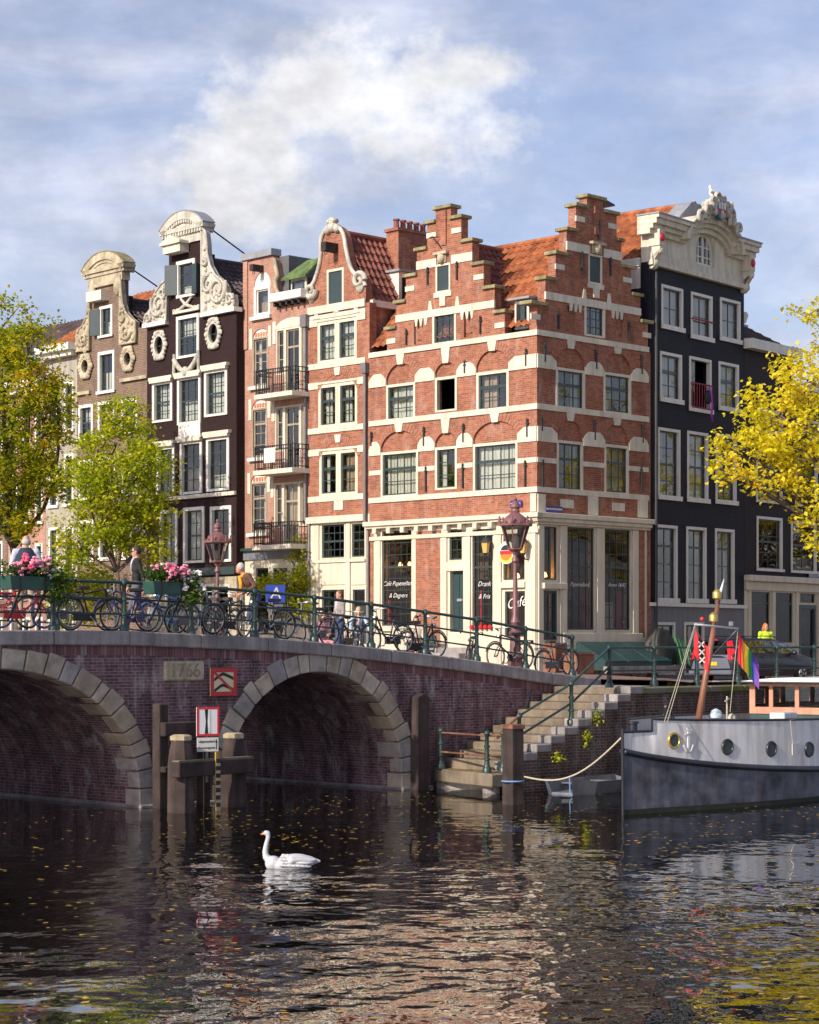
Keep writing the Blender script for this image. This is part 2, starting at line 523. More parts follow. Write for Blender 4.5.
class House:
    def __init__(s, F, name, label, group=None, root=None, base=None, cat='house'):
        s.F = F
        s.root = root if root else F.root(name, label, cat, group)
        s.base = base or F
        s.holes = []
        s.xf = None
        if base and base is not F:
            w = Vector((F.o.x, F.o.y)) - base.o
            s.xf = (w.dot(base.d), w.dot(base.n), F.rz - base.rz)

    def part(s, mb, name, m, parent=None, **kw):
        o = mb.build(name, MT[m] if isinstance(m, str) else m, parent or s.root, **kw)
        if parent is None and s.xf:
            o.location = (s.xf[0], s.xf[1], 0); o.rotation_euler = (0, 0, s.xf[2])
        return o

    def rect(s, r):
        xl, xr, yt, yb = r
        c = (xl + xr) / 2
        x0, x1 = s.F.X(xl), s.F.X(xr)
        return x0, x1, s.F.L(c, yb)[1], s.F.L(c, yt)[1]

    def win(s, r, cols=2, rows=3, split=None, fw=0.09, frame='cream', sash='sash', proud=0.015, rec=0.07, sill=0.0, cur=None,
            glass='glass', raw=None, hole=True, opn=False, sillm=None, bw=0.028, name='window', tri=None, label=None, thick=0.05):
        x0, x1, z0, z1 = raw or s.rect(r)
        if cur is None and not opn and glass == 'glass' and name == 'window':
            q = WR.random()
            cur = 'sides' if q < .28 else 'half' if q < .42 else 'full' if q < .52 else 'low' if q < .6 else 'left' if q < .68 else None
            if cur and WR.random() < .2: cur += ':curtain_tan'
        if hole: s.holes.append([(x0, z0), (x1, z0), (x1, z1), (x0, z1)])
        a0, a1, b0, b1 = x0 + fw, x1 - fw, z0 + fw * 0.7, z1 - fw
        w = s.part(MB().prism([(x0 + .002, z0 + .002), (x1 - .002, z0 + .002), (x1 - .002, z1 - .002), (x0 + .002, z1 - .002)], -proud, rec + 0.06,
                              [[(a0, b0), (a1, b0), (a1, b1), (a0, b1)]]), name, frame)
        if label: w['label'] = label
        if not opn:
            m = MB()
            e = thick
            m.prism([(a0, b0), (a1, b0), (a1, b1), (a0, b1)], rec - 0.02, rec + 0.03, [[(a0 + e, b0 + e), (a1 - e, b0 + e), (a1 - e, b1 - e), (a0 + e, b1 - e)]])
            for i in range(1, cols):
                x = a0 + (a1 - a0) * i / cols
                m.box(x - bw / 2, x + bw / 2, rec - 0.012, rec + 0.022, b0 + e, b1 - e)
            for j in range(1, rows):
                z = b0 + (b1 - b0) * j / rows
                m.box(a0 + e, a1 - e, rec - 0.009, rec + 0.019, z - bw / 2, z + bw / 2)
            if split is not None:
                z = b0 + (b1 - b0) * split
                m.box(a0 + e, a1 - e, rec - 0.018, rec + 0.028, z - 0.035, z + 0.035)
            s.part(m, 'sash', sash, w)
            s.part(MB().add([(a0 + e, rec + .005, b0 + e), (a1 - e, rec + .005, b0 + e), (a1 - e, rec + .005, b1 - e), (a0 + e, rec + .005, b1 - e)], [(0, 1, 2, 3)]), 'pane', glass, w)
        if sill:
            s.part(MB().box(x0 - 0.06, x1 + 0.06, -0.09, 0.0 - proud - .003, z0 - sill * .2, z0 + sill), 'sill', sillm or frame, w)
        if cur:
            s.curtain(w, cur, a0, a1, b0, b1, rec)
        return w

    def curtain(s, w, cur, a0, a1, b0, b1, rec):
        kind, *cm = cur.split(':')
        cm = cm[0] if cm else 'curtain'
        m = MB()
        y = rec + 0.16
        W = a1 - a0
        spans = {'full': [(a0, a1, b0, b1)], 'half': [(a0, a1, b0, b0 + (b1 - b0) * 0.52)], 'top': [(a0, a1, b0 + (b1 - b0) * .55, b1)],
                 'sides': [(a0, a0 + W * .27, b0, b1), (a1 - W * .27, a1, b0, b1)], 'left': [(a0, a0 + W * .5, b0, b1)], 'right': [(a0 + W * .55, a1, b0, b1)],
                 'low': [(a0, a1, b0, b0 + (b1 - b0) * 0.3)]}[kind]
        ph = random.random() * 6
        for (u0, u1, v0, v1) in spans:
            nu = max(6, int((u1 - u0) * 40))
            m.grid(lambda u, v: (u0 + (u1 - u0) * u, y + 0.012 * math.sin((u0 + (u1 - u0) * u) * 42 + ph + v) + 0.012 * math.sin(u * 17 + ph), v0 + (v1 - v0) * v), nu, 3)
        s.part(m, 'curtain', cm, w, smooth=180)

    def wall(s, outline, m, depth=0.32, name='wall', extra=()):
        return s.part(MB().prism(outline, 0, depth, s.holes + list(extra)), name, m)

    def block(s, r, m, d0=-0.025, d1=0.05, name='stone_block', mb=None):
        x0, x1, z0, z1 = s.rect(r)
        k = mb or MB()
        k.box(x0, x1, d0, d1, z0, z1)
        if mb is None: return s.part(k, name, m)

    def poly(s, pts, m, d0=-0.025, d1=0.05, name='stone_trim', mb=None):
        k = mb or MB()
        k.prism(s.F.P(pts), d0, d1)
        if mb is None: return s.part(k, name, m)

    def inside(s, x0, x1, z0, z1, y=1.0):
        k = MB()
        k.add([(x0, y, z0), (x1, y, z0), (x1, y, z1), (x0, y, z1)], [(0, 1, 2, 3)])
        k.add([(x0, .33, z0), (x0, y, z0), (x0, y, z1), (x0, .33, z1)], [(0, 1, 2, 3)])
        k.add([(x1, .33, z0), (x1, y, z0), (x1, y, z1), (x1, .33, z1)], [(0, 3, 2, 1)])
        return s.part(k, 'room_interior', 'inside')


class Each:
    """every shape added becomes a part of its own"""
    def __init__(s, H, name, m, parent=None, **kw): s.a = (H, name, m, parent, kw)
    def __getattr__(s, fn):
        def go(*a, name=None, **k):
            H, nm, m, pa, kw = s.a
            mb = MB(); getattr(mb, fn)(*a, **k)
            return H.part(mb, name or nm, m, pa, **kw)
        return go


def tile_slope(mb, e0, e1, r0, r1, tw=0.26, th=0.34, amp=0.035, per=6):
    """wavy pantile surface between the eave e0-e1 and the ridge r0-r1"""
    e0, e1, r0, r1 = map(Vector, (e0, e1, r0, r1))
    wl = max((e1 - e0).length, (r1 - r0).length); hl = max((r0 - e0).length, (r1 - e1).length)
    n = (e1 - e0).cross(r0 - e0)
    if n.length < 1e-6: n = (e1 - e0).cross(r1 - e1)
    n.normalize()
    if n.z < 0: n = -n
    nu = max(4, int(wl / tw) * per); nc = max(2, int(hl / th))
    nv = nc * 2

    def fn(u, v):
        j = round(v * nv)
        row = j // 2 if j % 2 == 0 else (j - 1) // 2
        if j % 2: vv = (row + 0.98) / nc; lift = 0.0
        else: vv = row / nc; lift = 0.045
        p = (e0.lerp(e1, u)).lerp(r0.lerp(r1, u), min(1, vv))
        ph = u * nu / per * 2 * PI
        w = math.sin(ph) + 0.35 * math.sin(2 * ph)
        jit = 0.012 * mnoise.noise(p * 2.3)
        return p + n * (amp * w + lift + jit)
    mb.grid(fn, nu, nv)


def gable_roof(H, x0, x1, ze, zr, y0, y1, m, xc=None, ends=True, over=0.0, tw=0.26):
    """roof with its ridge running away from the facade; two tiled slopes"""
    xc = (x0 + x1) / 2 if xc is None else xc
    k = MB()
    tile_slope(k, (x0 - over, y0, ze), (x0 - over, y1, ze), (xc, y0, zr), (xc, y1, zr), tw)
    tile_slope(k, (x1 + over, y0, ze), (x1 + over, y1, ze), (xc, y0, zr), (xc, y1, zr), tw)
    k.tube([(xc, y0, zr + .03), (xc, y1, zr + .03)], 0.1, 8)
    o = H.part(k, 'roof', m)
    return o


def shell(H, x0, x1, z1, y1, m, y0=0.32, z0=-1.2, name='side_wall'):
    """side and back walls behind a facade"""
    k = MB()
    k.box(x0, x0 + .3, y0, y1, z0, z1); k.box(x1 - .3, x1, y0, y1, z0, z1); k.box(x0 + .3, x1 - .3, y1 - .3, y1, z0, z1)
    return H.part(k, name, m)


def spiral(mb, F, c, r0, turns, flip=1, a0=0.0, t=0.05, y=-0.1, n=26):
    pts = []
    for i in range(n + 1):
        q = i / n
        a = a0 + flip * turns * 2 * PI * q
        r = r0 * (1 - 0.85 * q)
        pts.append((c[0] + r * math.cos(a), y, c[1] + r * math.sin(a)))
    mb.tube(pts, [t * (1.1 - .5 * i / n) for i in range(n + 1)], 6)


def ptube(mb, pts, r, y, n=6):
    mb.tube([(p[0], y, p[1]) for p in pts], r, n)


def smoothpoly(pts, k=3):
    """open Catmull-Rom through 2-D points"""
    out = []
    P = [pts[0]] + list(pts) + [pts[-1]]
    for i in range(1, len(P) - 2):
        p0, p1, p2, p3 = (np.array(q, float) for q in P[i - 1:i + 3])
        for j in range(k):
            t = j / k
            out.append(tuple(0.5 * ((2 * p1) + (-p0 + p2) * t + (2 * p0 - 5 * p1 + 4 * p2 - p3) * t * t + (-p0 + 3 * p1 - 3 * p2 + p3) * t ** 3)))
    out.append(tuple(pts[-1]))
    return out


def textmesh(txt, size, m, name='lettering', shear=0.0, ext=0.004, parent=None, loc=(0, 0, 0), rot=0, align='CENTER', bold=0.0):
    cu = bpy.data.curves.new(name, 'FONT')
    cu.body = txt; cu.size = size; cu.shear = shear; cu.extrude = ext; cu.align_x = align; cu.align_y = 'CENTER'; cu.offset = bold
    o = bpy.data.objects.new(name, cu)
    COL.objects.link(o)
    dg = bpy.context.evaluated_depsgraph_get()
    me = bpy.data.meshes.new_from_object(o.evaluated_get(dg))
    bpy.data.objects.remove(o); bpy.data.curves.remove(cu)
    me.name = name
    me.transform(Matrix.Rotation(R(90), 4, 'X'))
    if rot: me.transform(Matrix.Rotation(rot, 4, 'Y'))
    me.materials.clear(); me.materials.append(m)
    q = bpy.data.objects.new(name, me); COL.objects.link(q)
    q.location = loc
    if parent: q.parent = parent
    return q
# ------------------------------------------------------------------ corner house with two stepped gables
Cr = (537 - CX) / FPX
CY = 66.0
FL = Fr(Cr * CY, CY, 1, -1, 2.75)       # left (sunlit) face, x negative going left
FR = Fr(Cr * CY, CY, 1, 1, 2.75)        # right face
HL = House(FL, 'corner_house', 'orange red brick corner house with two stepped gables, cream bands and a ground-floor cafe')
HR = House(FR, None, None, root=HL.root, base=FL)
XL = FL.X(369.5)
XR = FR.X(648)


def corner_face(H, wins3, wins2, x0, x1, gable, cap_ym, left):
    F = H.F
    zc = lambda y: EYE + (HOR - y) / FPX * CY - 2.75      # heights read at the shared corner
    zb3 = (zc(409), zc(403.2)); zb2 = (zc(492), zc(486.5)); zmid = (zc(462), zc(457)); ztop = (zc(335), zc(329.5))
    imp3 = (zc(367.5), zc(353.5)); imp2 = (zc(441), zc(426))
    trims = Each(H, 'stone_block', 'stone_cream'); infill = Each(H, 'arch_infill', 'brick')
    for (ws, zb, imp, zt) in ((wins3, zb3, imp3, ztop[0]), (wins2, zb2, imp2, zb3[0])):
        edges = []
        for w in ws:
            r = w[0]
            a, b, z0, z1 = H.rect(r)
            c = (a + b) / 2; hw = (b - a) / 2
            zs = z1
            rise = min(max(hw * 0.95, 0.48), 0.66) if hw < 0.6 else 0.68
            ar = arc_pts(c, zs, hw + .03, rise, 0, PI, 16)
            H.holes.append([(c - hw - .03, zs + .001)] + [(c - hw - .001, zs + .001), (c - hw - .001, z0), (c + hw + .001, z0), (c + hw + .001, zs + .001)] + [(c + hw + .03, zs + .001)] + ar[1:-1])
            infill.prism([(c + hw + .03, zs - .02)] + ar[1:-1] + [(c - hw - .03, zs - .02)][::1], 0.07, 0.2)
            arches = MB()
            for i in range(22):
                t0, t1 = PI * (i + .06) / 22, PI * (i + .94) / 22
                th = 0.29
                arches.prism([(c + (hw + .03) * math.cos(t0), zs + rise * math.sin(t0)), (c + (hw + th) * math.cos(t0), zs + (rise + th) * math.sin(t0)),
                              (c + (hw + th) * math.cos(t1), zs + (rise + th) * math.sin(t1)), (c + (hw + .03) * math.cos(t1), zs + rise * math.sin(t1))], -0.012, 0.03)
            H.part(arches, 'brick_arch', 'brick_arch')
            trims.prism([(c - .13, zs + rise - .04), (c + .13, zs + rise - .04), (c + .2, zt + .002), (c - .2, zt + .002)], -0.045, 0.04, name='keystone')
            H.win(r, hole=False, **w[1])
            edges.append((a, b))
        # sill band, impost blocks, mid band
        pts = [x0] + [e for ab in edges for e in ab] + [x1]
        trims.box(x0, x1 + (.047 if left else 0), -0.05, 0.045, zb[0], zb[1], name='sill_band')
        for i in range(0, len(pts), 2):
            p, q = pts[i], pts[i + 1]
            if q - p < 0.05: continue
            h = imp[1] - imp[0]
            if i == 0 and not left or i == len(pts) - 2 and left:      # corner block, rounded on one side
                poly = [(p, imp[0]), (q, imp[0]), (q, imp[0] + h * .55), (q - .0, imp[1]), (p, imp[1])]
                if not left: poly = [(p, imp[0]), (q, imp[0]), (q, imp[0] + h * .6), (q - .28, imp[1]), (p, imp[1])]
                else: poly = [(p, imp[0]), (q, imp[0]), (q, imp[1]), (p + .28, imp[1]), (p, imp[0] + h * .6)]
            else:
                e = min(.26, (q - p) * .33)
                poly = [(p, imp[0]), (q, imp[0]), (q, imp[0] + h * .5), (q - e * .45, imp[0] + h * .82), (q - e, imp[1]), (p + e, imp[1]), (p + e * .45, imp[0] + h * .82), (p, imp[0] + h * .5)]
            trims.prism(poly, -0.04, 0.03)
            if ws is wins2: trims.box(p, q, -0.03, 0.03, zmid[0], zmid[1])
    trims.box(x0, x1 + (.052 if left else 0), -0.055, 0.03, ztop[0], ztop[1], name='stone_band')
    # gable
    steps = gable
    zs_, lr = [], []
    for (pl, yl, pr, yr) in steps:
        l, zl = F.L(pl, yl); r, zr = F.L(pr, yr)
        lr.append((l, r)); zs_.append((zl + zr) / 2)
    ov = 0.09
    capt = 0.11
    right, leftp = [], []
    n = len(steps)
    caps = Each(H, 'cap_stone', 'capstone', bevel=0.012)
    for i in range(n):
        l, r = lr[i][0] + ov, lr[i][1] - ov
        z = zs_[i] - capt
        zl = (zs_[i + 1] - capt) if i + 1 < n else ztop[0]
        right += [(r, z), (r, zl)]
        leftp += [(l, z), (l, zl)]
        nl, nr = (lr[i - 1][0] + ov, lr[i - 1][1] - ov) if i else (None, None)
        if i == 0: caps.box(l - ov, r + ov, -0.1, 0.42, z, z + capt)
        else:
            caps.box(l - ov, nl + .02, -0.1, 0.42, z, z + capt); caps.box(nr - .02, r + ov, -0.1, 0.42, z, z + capt)
    # quoin blocks at step edges + bands
    for i in range(1, n):
        l, r = lr[i][0] + ov, lr[i][1] - ov
        z = zs_[i] - capt
        if i == 2 or i == 4:
            continue
        hh = 0.17
        trims.box(l - .012, l + .42, -0.03, .03, z - .3 - hh, z - .3); trims.box(r - .42, r + .012, -0.03, .03, z - .3 - hh, z - .3)
    l, r = lr[2][0] + ov, lr[2][1] - ov; z = zs_[2] - capt
    cx = (lr[1][0] + lr[1][1]) / 2
    for a, b in ((l - .01, cx - .34), (cx + .34, r + .01)): trims.box(a, b, -0.03, .03, z - .62, z - .34)
    l, r = lr[4][0] + ov, lr[4][1] - ov; z = zs_[4] - capt
    trims.box(l - .01, r + .01, -0.035, .03, z - .62, z - .38)
    for sgn in (-1, 1):
        trims.prism([(cx + sgn * .62 - .1, z - .38), (cx + sgn * .62 + .1, z - .38), (cx + sgn * .62 + .05, z - .08), (cx + sgn * .62 - .05, z - .08)], -0.035, .03)
        for k in range(3):
            q = cx + sgn * (1.05 + (k - 1) * .22)
            trims.prism([(q - .08, z - .62), (q - .03, z - .86), (q + .03, z - .86), (q + .08, z - .62)][::-1], -0.03, .03)
    H.part(MB().box(cx - .12, cx + .12, -.05, 0.04, zs_[1] - .9, zs_[0] - capt - .06), 'gable_pilaster', 'brick')
    return lr, zs_, ztop, right, leftp, cx


capA = dict(cols=3, rows=3, split=0.6)
w3L = [((386.4, 415.4, 383.5, 420.5), dict(cols=3, rows=3, split=.62, cur='full')), ((435.2, 457.1, 376.5, 411.5), dict(opn=True)),
       ((476.5, 509, 370.8, 410.5), dict(cols=3, rows=3, split=.62, fw=.1))]
w2L = [((380.9, 418.2, 451, 496.5), dict(cols=5, rows=3, split=.64, cur='full')), ((435.2, 457.1, 446.6, 489.5), dict(cols=2, rows=3)),
       ((473.2, 517.8, 442.2, 491.6), dict(cols=5, rows=3, split=.64, cur='full'))]
gL = [(433.6, 207, 452.7, 204), (425.3, 221.5, 463.3, 214), (415, 247.6, 474.3, 238.4), (404, 274, 485.7, 261.4), (394.5, 301, 496.7, 284.5), (385.3, 327.4, 506.8, 308.7)]
res = corner_face(HL, w3L, w2L, XL, 0, gL, 0, True)
lrL, zsL, ztopL, rgt, lft, cxL = res
# gable windows
HL.win((435.8, 450.5, 263.6, 292), cols=1, rows=1, fw=.07, opn=True, name='hatch')
a, b, z0, z1 = HL.rect((435.8, 450.5, 263.6, 292))
hx = [o for o in HL.root.children if o.name.startswith('hatch')][-1]
HL.part(MB().box(a + .07, b - .07, .03, .07, z0 + .06, z1 - .07), 'shutter', 'shutter', hx)
HL.win((432.5, 456.3, 308.7, 343.8), cols=3, rows=4, fw=.09)
for c in (418.5, 468.5):
    yb = 344 if c < 440 else 337
    HL.holes.append([(q, z) for q, z in (lambda r: [(r[0], r[2]), (r[1], r[2]), (r[1], r[3]), (r[0], r[3])])(HL.rect((c - 4.5, c + 4.5, yb - 25, yb)))])
niche = Each(HL, 'blind_niche', 'brick')
for c in (418.5, 468.5):
    yb = 344 if c < 440 else 337
    r = HL.rect((c - 4.5, c + 4.5, yb - 25, yb)); niche.box(r[0], r[1], .09, .2, r[2], r[3])
trim = MB()
r = HL.rect((434.5, 452, 292, 297)); trim.box(r[0], r[1], -.05, .04, r[2], r[3])
r = HL.rect((440.5, 446, 297, 306)); trim.box(r[0], r[1], -.05, .04, r[2], r[3])
HL.part(trim, 'stone_sill', 'stone_cream')
# carved head above the hatch and hoist hook
k = MB()
r = HL.rect((437, 448, 252, 263))
k.box(r[0] - .05, r[1] + .05, -.16, .05, r[3] - .09, r[3]); k.ball(((r[0] + r[1]) / 2, -.06, (r[2] + r[3]) / 2 - .02), .16, .13, .2)
k.box(r[0] + .06, r[1] - .06, -.05, .04, r[2], r[3] - .09)
HL.part(k, 'carved_head', 'sand', smooth=60)
k = MB(); k.tube([(cxL - .1, 0, r[3] + .1), (cxL - .3, -.25, r[3] + .5), (cxL - .4, -.28, r[3] + .46)], .022, 6); k.tube([(cxL - .1, 0, r[3] + .5), (cxL - .3, -.24, r[3] + .49)], .015, 6)
HL.part(k, 'hoist_hook', 'iron')
# shop front on the left face
zc = lambda y, x=537: FL.L(x, y)[1]
zcor1 = zc(514.5); zcor0 = zc(519.5)
shopz = zcor0 - .05
HL.win((381, 413, 529, 627), cols=5, rows=8, split=.62, fw=.06, glass='glass_dark', bw=.02, name='shop_window')
HL.win((448.6, 463.3, 527.5, 561), cols=2, rows=3, fw=.05, glass='glass_dark')
HL.win((471.5, 494, 527.5, 630), cols=4, rows=8, split=.62, fw=.05, glass='glass_dark', bw=.02, name='shop_window')
HL.win((502.5, 526, 525.5, 581), cols=4, rows=4, fw=.05, glass='glass_dark', bw=.02)
HL.win((504, 526.4, 589.6, 638), cols=1, rows=1, fw=.05, glass='glass_dark', name='shop_window')
# door
x0, x1, z0, z1 = HL.rect((450, 463.5, 571, 632))
HL.holes.append([(x0, z0), (x1, z0), (x1, z1), (x0, z1)])
dk = MB(); dk.box(x0 + .01, x1 - .01, .16, .22, z0 + .01, z1 - .01)
for (q0, q1) in ((.06, .42), (.48, .94)):
    for (p0, p1) in ((.12, .46), (.54, .88)):
        w_, h_ = x1 - x0, z1 - z0
        dk.box(x0 + w_ * p0, x0 + w_ * p1, .145, .165, z0 + h_ * q0, z0 + h_ * q1)
door = HL.part(dk, 'door', 'teal')
HL.part(MB().box(x0 + .2, x1 - .2, .12, .145, z0 + 1.0, z0 + 1.09), 'letter_slot', 'lead', door)
HL.part(MB().ball((x1 - .1, .1, z0 + 1.05), .03), 'handle', 'lead', door)
# right face
w3R = [((555.8, 585, 368.8, 411.5), dict(cols=3, rows=3, split=.62, cur='sides')), ((603.4, 631, 373.5, 414), dict(cols=3, rows=3, split=.62))]
w2R = [((556.7, 583, 441, 491.5), dict(cols=3, rows=3, split=.66, cur='sides')), ((604.3, 628.7, 445, 494.3), dict(cols=3, rows=3, split=.66, cur='full'))]
gR = [(585, 195.5, 605, 196), (574, 204.5, 618.4, 210.5), (564.8, 228.5, 623, 237), (553.7, 252.5, 632.8, 264), (543.4, 277.3, 642, 292.5), (529, 302.3, 652, 319)]
lrR, zsR, ztopR, rgtR, lftR, cxR = corner_face(HR, w3R, w2R, 0, XR, gR, 0, False)
HR.win((588.2, 602, 254.5, 284), cols=1, rows=1, fw=.07, opn=True, name='hatch')
a, b, z0, z1 = HR.rect((588.2, 602, 254.5, 284))
hx = [o for o in HL.root.children if o.name.startswith('hatch')][-1]
HR.part(MB().box(a + .07, b - .07, .03, .07, z0 + .06, z1 - .07), 'shutter', 'shutter', hx)
HR.win((584.4, 605, 300.5, 337), cols=3, rows=4, fw=.09)
niche = Each(HR, 'blind_niche', 'brick'); trim = MB()
for c, yb in ((571.5, 330), (619.5, 337)):
    r = HR.rect((c - 4.3, c + 4.3, yb - 24, yb))
    HR.holes.append([(r[0], r[2]), (r[1], r[2]), (r[1], r[3]), (r[0], r[3])]); niche.box(r[0], r[1], .09, .2, r[2], r[3])
r = HR.rect((587.5, 603, 284, 289)); trim.box(r[0], r[1], -.05, .04, r[2], r[3])
r = HR.rect((593, 598.5, 289, 298)); trim.box(r[0], r[1], -.05, .04, r[2], r[3])
HR.part(trim, 'stone_sill', 'stone_cream')
k = MB()
r = HR.rect((590.5, 602, 242.5, 254))
k.box(r[0] - .05, r[1] + .05, -.16, .05, r[3] - .09, r[3]); k.ball(((r[0] + r[1]) / 2, -.06, (r[2] + r[3]) / 2 - .02), .16, .13, .2)
k.box(r[0] + .06, r[1] - .06, -.05, .04, r[2], r[3] - .09)
HR.part(k, 'carved_head', 'sand', smooth=60)
HR.win((543, 558.4, 525, 581), cols=2, rows=1, fw=.05, glass='glass_dark')
HR.win((566, 595.5, 526, 631), cols=4, rows=8, split=.62, fw=.05, glass='glass_dark', bw=.02, name='shop_window')
HR.win((603.5, 631.5, 528, 631), cols=4, rows=8, split=.62, fw=.05, glass='glass_dark', bw=.02, name='shop_window')
HR.win((543.5, 556.5, 590.5, 640), cols=2, rows=3, fw=.06, frame='sash', glass='glass_dark', name='glazed_door')
# walls: bottom cream zone and brick above
zplL, zplR = -1.0, -1.0
zsh = zcor0


def stair_out(x0, x1, zsh, ztop, lr, zs):
    o = [(x0, zsh), (x1, zsh), (x1, ztop + .05)]
    n = len(lr)
    for i in range(n - 1, -1, -1):
        r = lr[i][1] - .09
        zl = zs[i + 1] - .11 if i < n - 1 else ztop + .05
        if r < x1 - .002 or i < n - 1: o.append((min(r, x1 - .002), zl))
        o.append((min(r, x1 - .002), zs[i] - .11))
    for i in range(n):
        l = max(lr[i][0] + .09, x0 + .002)
        zl = zs[i + 1] - .11 if i < n - 1 else ztop + .05
        o.append((l, zs[i] - .11)); o.append((l, zl))
    o.append((x0, ztop + .05))
    q = [o[0]]
    for p in o[1:]:
        if (Vector(p) - Vector(q[-1])).length > 1e-4: q.append(p)
    return q


hi = lambda h: sum(p[1] for p in h) / len(h) > zsh
hs, HL.holes = HL.holes, []
HL.wall(stair_out(XL, -.001, zsh, ztopL[0], lrL, zsL), 'brick', extra=[h for h in hs if hi(h)])
xb0, xb1 = HL.F.X(416.8), HL.F.X(441.2)
low = [h for h in hs if not hi(h)]
HL.wall([(XL, -1), (-.001, -1), (-.001, zsh - .002), (XL, zsh - .002)], 'cream', name='shop_front', extra=low)
HL.part(MB().box(xb0, xb1, -.03, .02, .1, zsh - .15), 'brick_panel', 'brick')
HL.part(MB().box(XL + .02, XL + .2, -.03, .02, -1, zsh - .15), 'brick_panel', 'brick')
hs, HR.holes = HR.holes, []
HR.wall(stair_out(.001, XR, zsh, ztopR[0], lrR, zsR), 'brick', extra=[h for h in hs if hi(h)])
HR.wall([(.001, -1), (XR, -1), (XR, zsh - .002), (.001, zsh - .002)], 'cream', name='shop_front', extra=[h for h in hs if not hi(h)])
HR.part(MB().box(HR.F.X(637.5), HR.F.X(644), -.03, .02, .9, zsh - .15), 'brick_panel', 'brick')
# cornices with brackets
k = MB()
k.box(XL - .05, 0.28, -.30, .0, zcor0 + .06, zcor1 + .06); k.box(XL, 0.2, -.22, .0, zcor0 - .02, zcor0 + .06); k.box(XL, .1, -.08, .0, zcor0 - .42, zcor0 - .28)
n = 11
for i in range(n):
    x = XL + .45 + (-.5 - XL - .45) * i / (n - 1)
    k.box(x - .09, x + .09, -.24, 0, zcor0 - .2, zcor0 - .02)
HL.part(k, 'cornice', 'cream', bevel=.015)
k = MB()
k.box(-.28, XR + .03, -.28, .0, zcor0 + .063, zcor1 + .064); k.box(-.2, XR, -.2, .0, zcor0 - .063, zcor0 + .063); k.box(-.1, XR, -.12, .0, zcor0 - .14, zcor0 - .06)
HR.part(k, 'cornice', 'cream', bevel=.015)
# pilasters
k = Each(HL, 'pilaster', 'cream', bevel=.012)
for (a, b) in ((375.6, 381), (413.2, 416.8), (441.3, 447.5), (464.2, 471), (494.2, 502), (526.5, 536.5)):
    k.box(HL.F.X(a), HL.F.X(b), -.06, 0, -1, zsh - .43)
k.box(HL.F.X(441.3), HL.F.X(471), -.05, 0, *sorted((HL.F.L(456, 571)[1], HL.F.L(456, 562)[1])))
k.box(HL.F.X(502), HL.F.X(526.5), -.12, 0, *sorted((HL.F.L(514, 588)[1], HL.F.L(514, 582)[1])))
k = Each(HR, 'pilaster', 'cream', bevel=.012)
for (a, b) in ((537.6, 542.6), (559, 565.5), (596.2, 603), (632, 637.5)):
    k.box(HR.F.X(a), HR.F.X(b), -.06, 0, -1, zsh - .15)
k.box(HR.F.X(541), HR.F.X(564), -.16, 0, *sorted((HR.F.L(552, 589)[1], HR.F.L(552, 583)[1])))
k.box(HR.F.X(562), HR.F.X(641), -.09, 0, *sorted((HR.F.L(600, 650)[1], HR.F.L(600, 633)[1])))
# cream panels and plaques over the right cornice
k = Each(HR, 'stone_panel', 'stone_cream')
for rr in ((537.3, 544.8, 494, 513), (587.8, 597.5, 496, 515), (637.6, 647, 499, 517.5), (560, 573, 499.5, 508), (612, 624, 503, 511)):
    x0, x1, z0, z1 = HR.rect(rr); k.box(x0, x1, -.04, .02, z0, z1)
k = MB(); x0, x1, z0, z1 = HL.rect((531, 536.8, 493.5, 511.5)); k.box(x0, x1 - .003, -.04, .02, z0, z1)
HL.part(k, 'stone_panel', 'stone_cream')
# wall anchors
for H, lst in ((HL, [(465.5, 362, 373), (526.8, 350, 366), (424.5, 428, 446), (464, 425, 442), (528, 420, 437), (372, 433, 446), (426.5, 468, 492), (463.5, 465, 488), (526, 462, 487),
                     (428.3, 268.5, 285), (457.5, 263, 280), (407, 330.5, 345), (481, 317.5, 334)]),
               (HR, [(544, 344, 362), (595.5, 350, 369), (641, 355, 374), (541, 417, 431), (594, 420, 440), (642, 425, 443), (542, 461, 487), (640.5, 467, 492),
                     (581.3, 253, 271), (609.8, 259, 276), (558, 312, 329), (628.5, 323, 340), (598.3, 222, 240)])):
    for (px, y0, y1) in lst:
        x, za = H.F.L(px, y1); zb = H.F.L(px, y0)[1]
        k = MB(); k.box(x - .025, x + .025, -.065, -.0, za, zb)
        k.box(x - .06, x + .06, -.06, -.02, zb - .13, zb - .08); k.ball((x, -.05, zb), .05, .03, .06, 6, 4)
        H.part(k, 'wall_anchor', 'iron')
# bodies, interior, roofs
DEP = 7.76
k = MB()
k.box(XL, XL + .3, .33, -0 + 5.6, -1, ztopL[0]); k.box(XL + .3, -.0, 5.5, 5.7, -1, ztopL[0])
HL.part(k, 'side_wall', 'brick')
k = MB(); k.box(XR - .3, XR, .33, 7.7, -1, ztopL[0]); HR.part(k, 'side_wall', 'brick')
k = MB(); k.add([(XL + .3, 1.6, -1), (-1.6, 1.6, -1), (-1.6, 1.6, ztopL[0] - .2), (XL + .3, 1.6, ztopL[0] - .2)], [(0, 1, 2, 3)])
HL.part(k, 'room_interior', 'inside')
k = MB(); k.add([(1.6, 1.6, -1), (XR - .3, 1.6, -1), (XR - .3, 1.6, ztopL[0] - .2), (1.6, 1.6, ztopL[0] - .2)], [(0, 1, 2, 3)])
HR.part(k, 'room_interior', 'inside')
k = Each(HL, 'floor_slab', 'inside')
for z in (zc(525) + .3, zc(490) - .2, zc(408), ztopL[0] - .05):
    k.box(XL + .32, -.34, .36, 5.4, z - .06, z)
ze = ztopL[0] + .1
zrL = zsL[1] - .75
zrR = zsR[2] + .05
